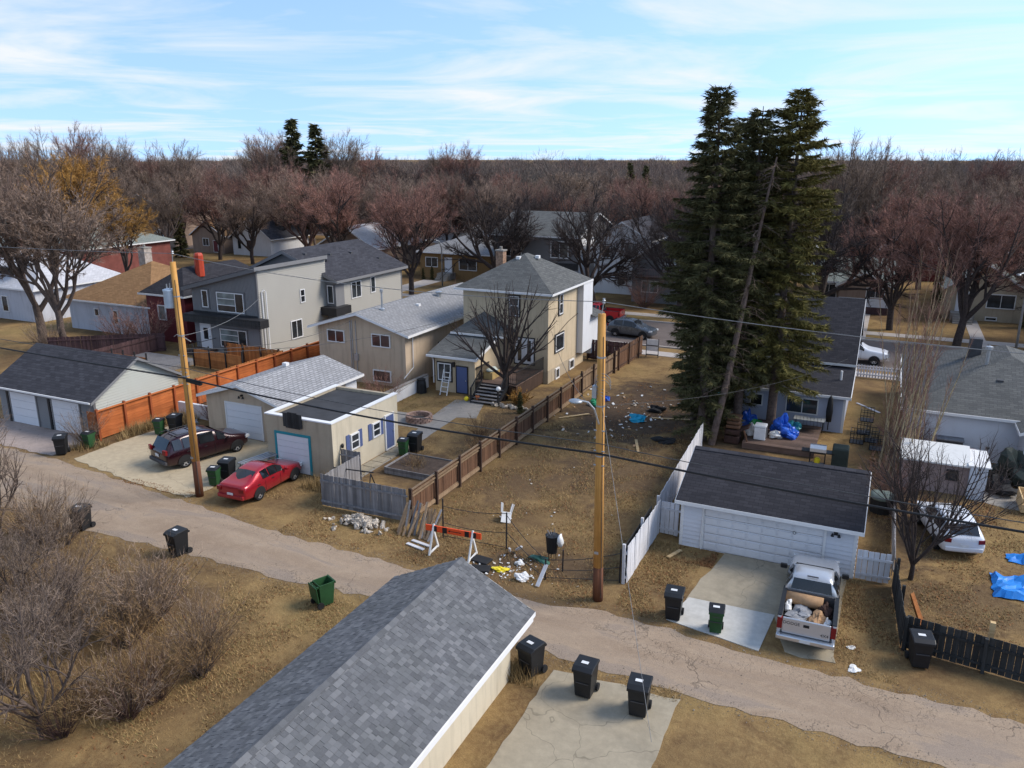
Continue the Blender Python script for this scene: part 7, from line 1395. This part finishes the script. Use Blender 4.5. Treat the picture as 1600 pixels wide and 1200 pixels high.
t = thing('covered_grill', 'tall dark green covered grill next to the barbecue', 'grill', (-1.2, 45.0, 0)); m = MB(); m.prism([(-.42, -.35, 0), (-.42, .35, 0), (-.42, .35, 1.25), (-.42, .1, 1.4), (-.42, -.3, 1.2)][::-1], (.84, 0, 0)); link('cover', m.mesh('cover', DKGREEN), t).modifiers.new('bevel', 'BEVEL').width = .06
t = thing('patio_set', 'black wire patio table with chairs on the deck', 'table', (-3.3, 50.0, .38)); m = MB(); m.box(-.9, .9, -.4, .4, .68, .72); link('tabletop', m.mesh('tabletop', m_plain('glass_top', (.25, .26, .26), .2)), t)
for x in (-.8, .8):
    for y in (-.35, .35): m = MB(); m.tube([(x, y, 0), (x, y, .7)], .02, 5); link('leg', m.mesh('leg', BLACKT), t)
for i in range(10): m = MB(); m.tube([(-.9 + i * .2, -.55, .4), (-.9 + i * .2, -.6, 1.0)], .01, 4); link('wire', m.mesh('wire', BLACKT), t)
t = thing('umbrella', 'closed black patio umbrella by the pale blue wall', 'umbrella', (-2.25, 50.7, .3)); m = MB(); m.lathe([(.03, 0), (.03, .5), (.16, .55), (.2, 1.2), (.14, 2.0), (.03, 2.2)], 10); link('canopy', m.mesh('canopy', BLACKR, smooth=True), t)
for i, (x, y, z) in enumerate(((-.9, 49.6, 0), (-.1, 50.2, 0), (-.6, 51.6, 0), (-.5, 51.7, .8), (.2, 48.8, 0))):
    t = thing('wire_crate', ('black wire crate beside the house corner', 'black wire crate in the middle of the side yard', 'black wire crate under another crate by the house wall', 'black wire crate on top of another crate by the house wall', 'black wire crate nearest the covered grill')[i], 'crate', (x + .37, y + .4, z), world=True, group='wire crates in the side yard')
    b = MB(); b.box(x, x + .75, y, y + .8, z, z + .05)
    for k in range(5):
        for (p, q) in (((x + k * .185, y), 0), ((x + k * .185, y + .8), 0), ((x, y + k * .2), 0), ((x + .75, y + k * .2), 0)): b.box(p[0] - .012, p[0] + .012, p[1] - .012, p[1] + .012, z, z + .75)
    for zz2 in (.38, .75): b.bar((x, y, z + zz2), (x + .75, y, z + zz2), .03); b.bar((x, y + .8, z + zz2), (x + .75, y + .8, z + zz2), .03); b.bar((x, y, z + zz2), (x, y + .8, z + zz2), .03); b.bar((x + .75, y, z + zz2), (x + .75, y + .8, z + zz2), .03)
    b.build('cage', BLACKT, t)
t = thing('covered_barrel', 'grey-green covered barrel in the strip right of the garage', 'barrel', (1.0, 39.9, 0)); m = MB(); m.lathe([(.5, .0), (.52, .75), (.5, .8)], 14); link('drum', m.mesh('drum', BLACKR), t); m = MB(); m.blob((0, 0, .82), (.58, .55, .22), 4, (14, 8), .1); link('cover', m.mesh('cover', m_plain('grey_green_tarp', (.14, .17, .15), .7, .3, 3), smooth=True), t)
t = thing('shed', 'pale metal garden shed with white roof and blue-white door', 'shed', (3.4, 45, 0), world=True)
b = MB(); b.box(1.8, 5.3, 43.7, 46.6, 0, 1.62); b.build('wall', m_paint('dusty_pink_sheet', (.30, .235, .225), .4, (.2, .14, .12)), t); b = MB(); b.prism([(1.65, 43.45, 1.58), (1.65, 45.15, 2.1), (1.65, 46.85, 1.58), (1.65, 46.85, 1.66), (1.65, 45.15, 2.19), (1.65, 43.45, 1.66)][::-1], (3.2, 0, 0)); b.build('roof', m_paint('chalk_white_sheet', (.66, .66, .64), .3), t)
b = MB(); b.box(4.85, 5.62, 43.35, 43.68, 0, 1.7); b.build('door', m_paint('pale_blue_sheet', (.50, .54, .60), .15), t); b = MB(); b.box(4.75, 5.75, 43.3, 46.0, 1.72, 1.78); b.build('side_roof', TRIM, t); window(t, 'y', 43.7, -1, 3.85, 4.4, .75, 1.3, frame=BLACKT)
bag('big dark green tarp mound beside the white house', 7.2, 46.6, 0, (.9, .7, .9), DKGREEN, 31, 'tarp', 'tarp_mound'); bag('black tarp heap beside the shed door', 6.3, 45.0, 0, (.8, .6, .4), BLACKR, 32, 'tarp', 'tarp_mound')
t = thing('wood_box', 'large raw plywood box on the yard path', 'box', (8.1, 43.2, 0), world=True)
for c, s_ in (((8.1, 43.2, .1), (2.0, 1.6, .06)), ((8.1, 44.0, .45), (2.0, .05, .7)), ((7.1, 43.2, .45), (.05, 1.6, .7)), ((8.1, 42.4, .3), (2.0, .05, .4))): b = MB(); b.bx(c, s_); b.build('panel', WD_RAW, t)
t = thing('cabinet', 'grey storage cabinet against the white vinyl wall', 'cabinet', (4.2, 49.0, 0), world=True); b = MB(); b.box(3.6, 4.9, 48.8, 49.4, 0, 1.2); b.build('box', GREYP, t); b = MB(); b.box(3.55, 4.95, 48.75, 49.45, 1.2, 1.27); b.build('lid', GREYB, t)
t = thing('clothes_post', 'thin black post with round top beside the white wall', 'post', (5.9, 47.2, 0)); m = MB(); m.tube([(0, 0, 0), (0, 0, 1.5)], .03, 6); m.lathe([(.02, 0), (.1, .02), (.1, .12), (.0, .14)], 10, (0, 0, 1.5)); link('post', m.mesh('post', BLACKT), t)
def tarp(label, x0, y0, nx, ny, dx, seed):
    r = random.Random(seed); m = MB(); g_ = {}
    for i in range(nx + 1):
        for j in range(ny + 1):
            x = x0 + i * dx + r.uniform(-.06, .06); y = y0 + j * dx + r.uniform(-.06, .06); z = .06 + abs(math.sin(x * 2.1 + y) * math.cos(y * 1.7)) * .22 + r.uniform(0, .10); g_[i, j] = len(m.v); m.v.append((x, y, z * (1 if 0 < i < nx and 0 < j < ny else .2)))
    for i in range(nx):
        for j in range(ny): m.f.append((g_[i, j], g_[i + 1, j], g_[i + 1, j + 1], g_[i, j + 1]))
    o = m.build('tarpaulin', BLUET); o.modifiers.new('thick', 'SOLIDIFY').thickness = .015; tag(o, label, 'tarp'); return o
tarp('bright blue crumpled tarpaulin lying on the right lawn', 5.2, 33.2, 16, 10, .2, 4); tarp('smaller blue tarpaulin bundle behind the large blue tarp', 6.0, 36.6, 9, 5, .18, 5)
bag('white paper scrap on the alley verge beside the pickup', .35, 27.2, 0, (.14, .1, .02), WPLAST, 41, 'paper', 'paper'); bag('crumpled pale wrapper near the pickup wheel', .5, 25.9, 0, (.16, .2, .04), WPLAST, 42, 'paper', 'paper')

# ------------------------------------------------------------ loose gravel and stones along the alley edges
def gravel():
    rn = np.random.RandomState(21); n = 15000; x = rn.uniform(-50, 14, n); e = rn.rand(n)
    y = np.where(e < .47, np.interp(x, [p[0] for p in far], [p[1] for p in far]) + rn.randn(n) * .28, np.where(e < .95, np.interp(x, [p[0] for p in near], [p[1] for p in near]) + rn.randn(n) * .28, 22.5 + rn.rand(n) * 3))
    s_ = rn.uniform(.006, .022, n) * (1 + (rn.rand(n) > .97)); b = np.stack([x, y, np.full(n, .014)], 1); V = []
    for k in range(3): a = 2.1 * k + x * 9; V.append(b + np.stack([np.cos(a) * s_, np.sin(a) * s_, s_ * 0], 1))
    V.append(b + np.stack([s_ * 0, s_ * 0, s_], 1)); V = np.stack(V, 1).reshape(-1, 3); i = np.arange(n)[:, None] * 4; F = np.concatenate([i + np.array([[0, 1, 3]]), i + np.array([[1, 2, 3]]), i + np.array([[2, 0, 3]])])
    tag(link('gravel', arr_mesh('gravel', V, F, m_twig('gravel_stone', (.24, .20, .16), .5))), 'loose gravel along the alley edges', 'gravel', kind='stuff')
gravel()
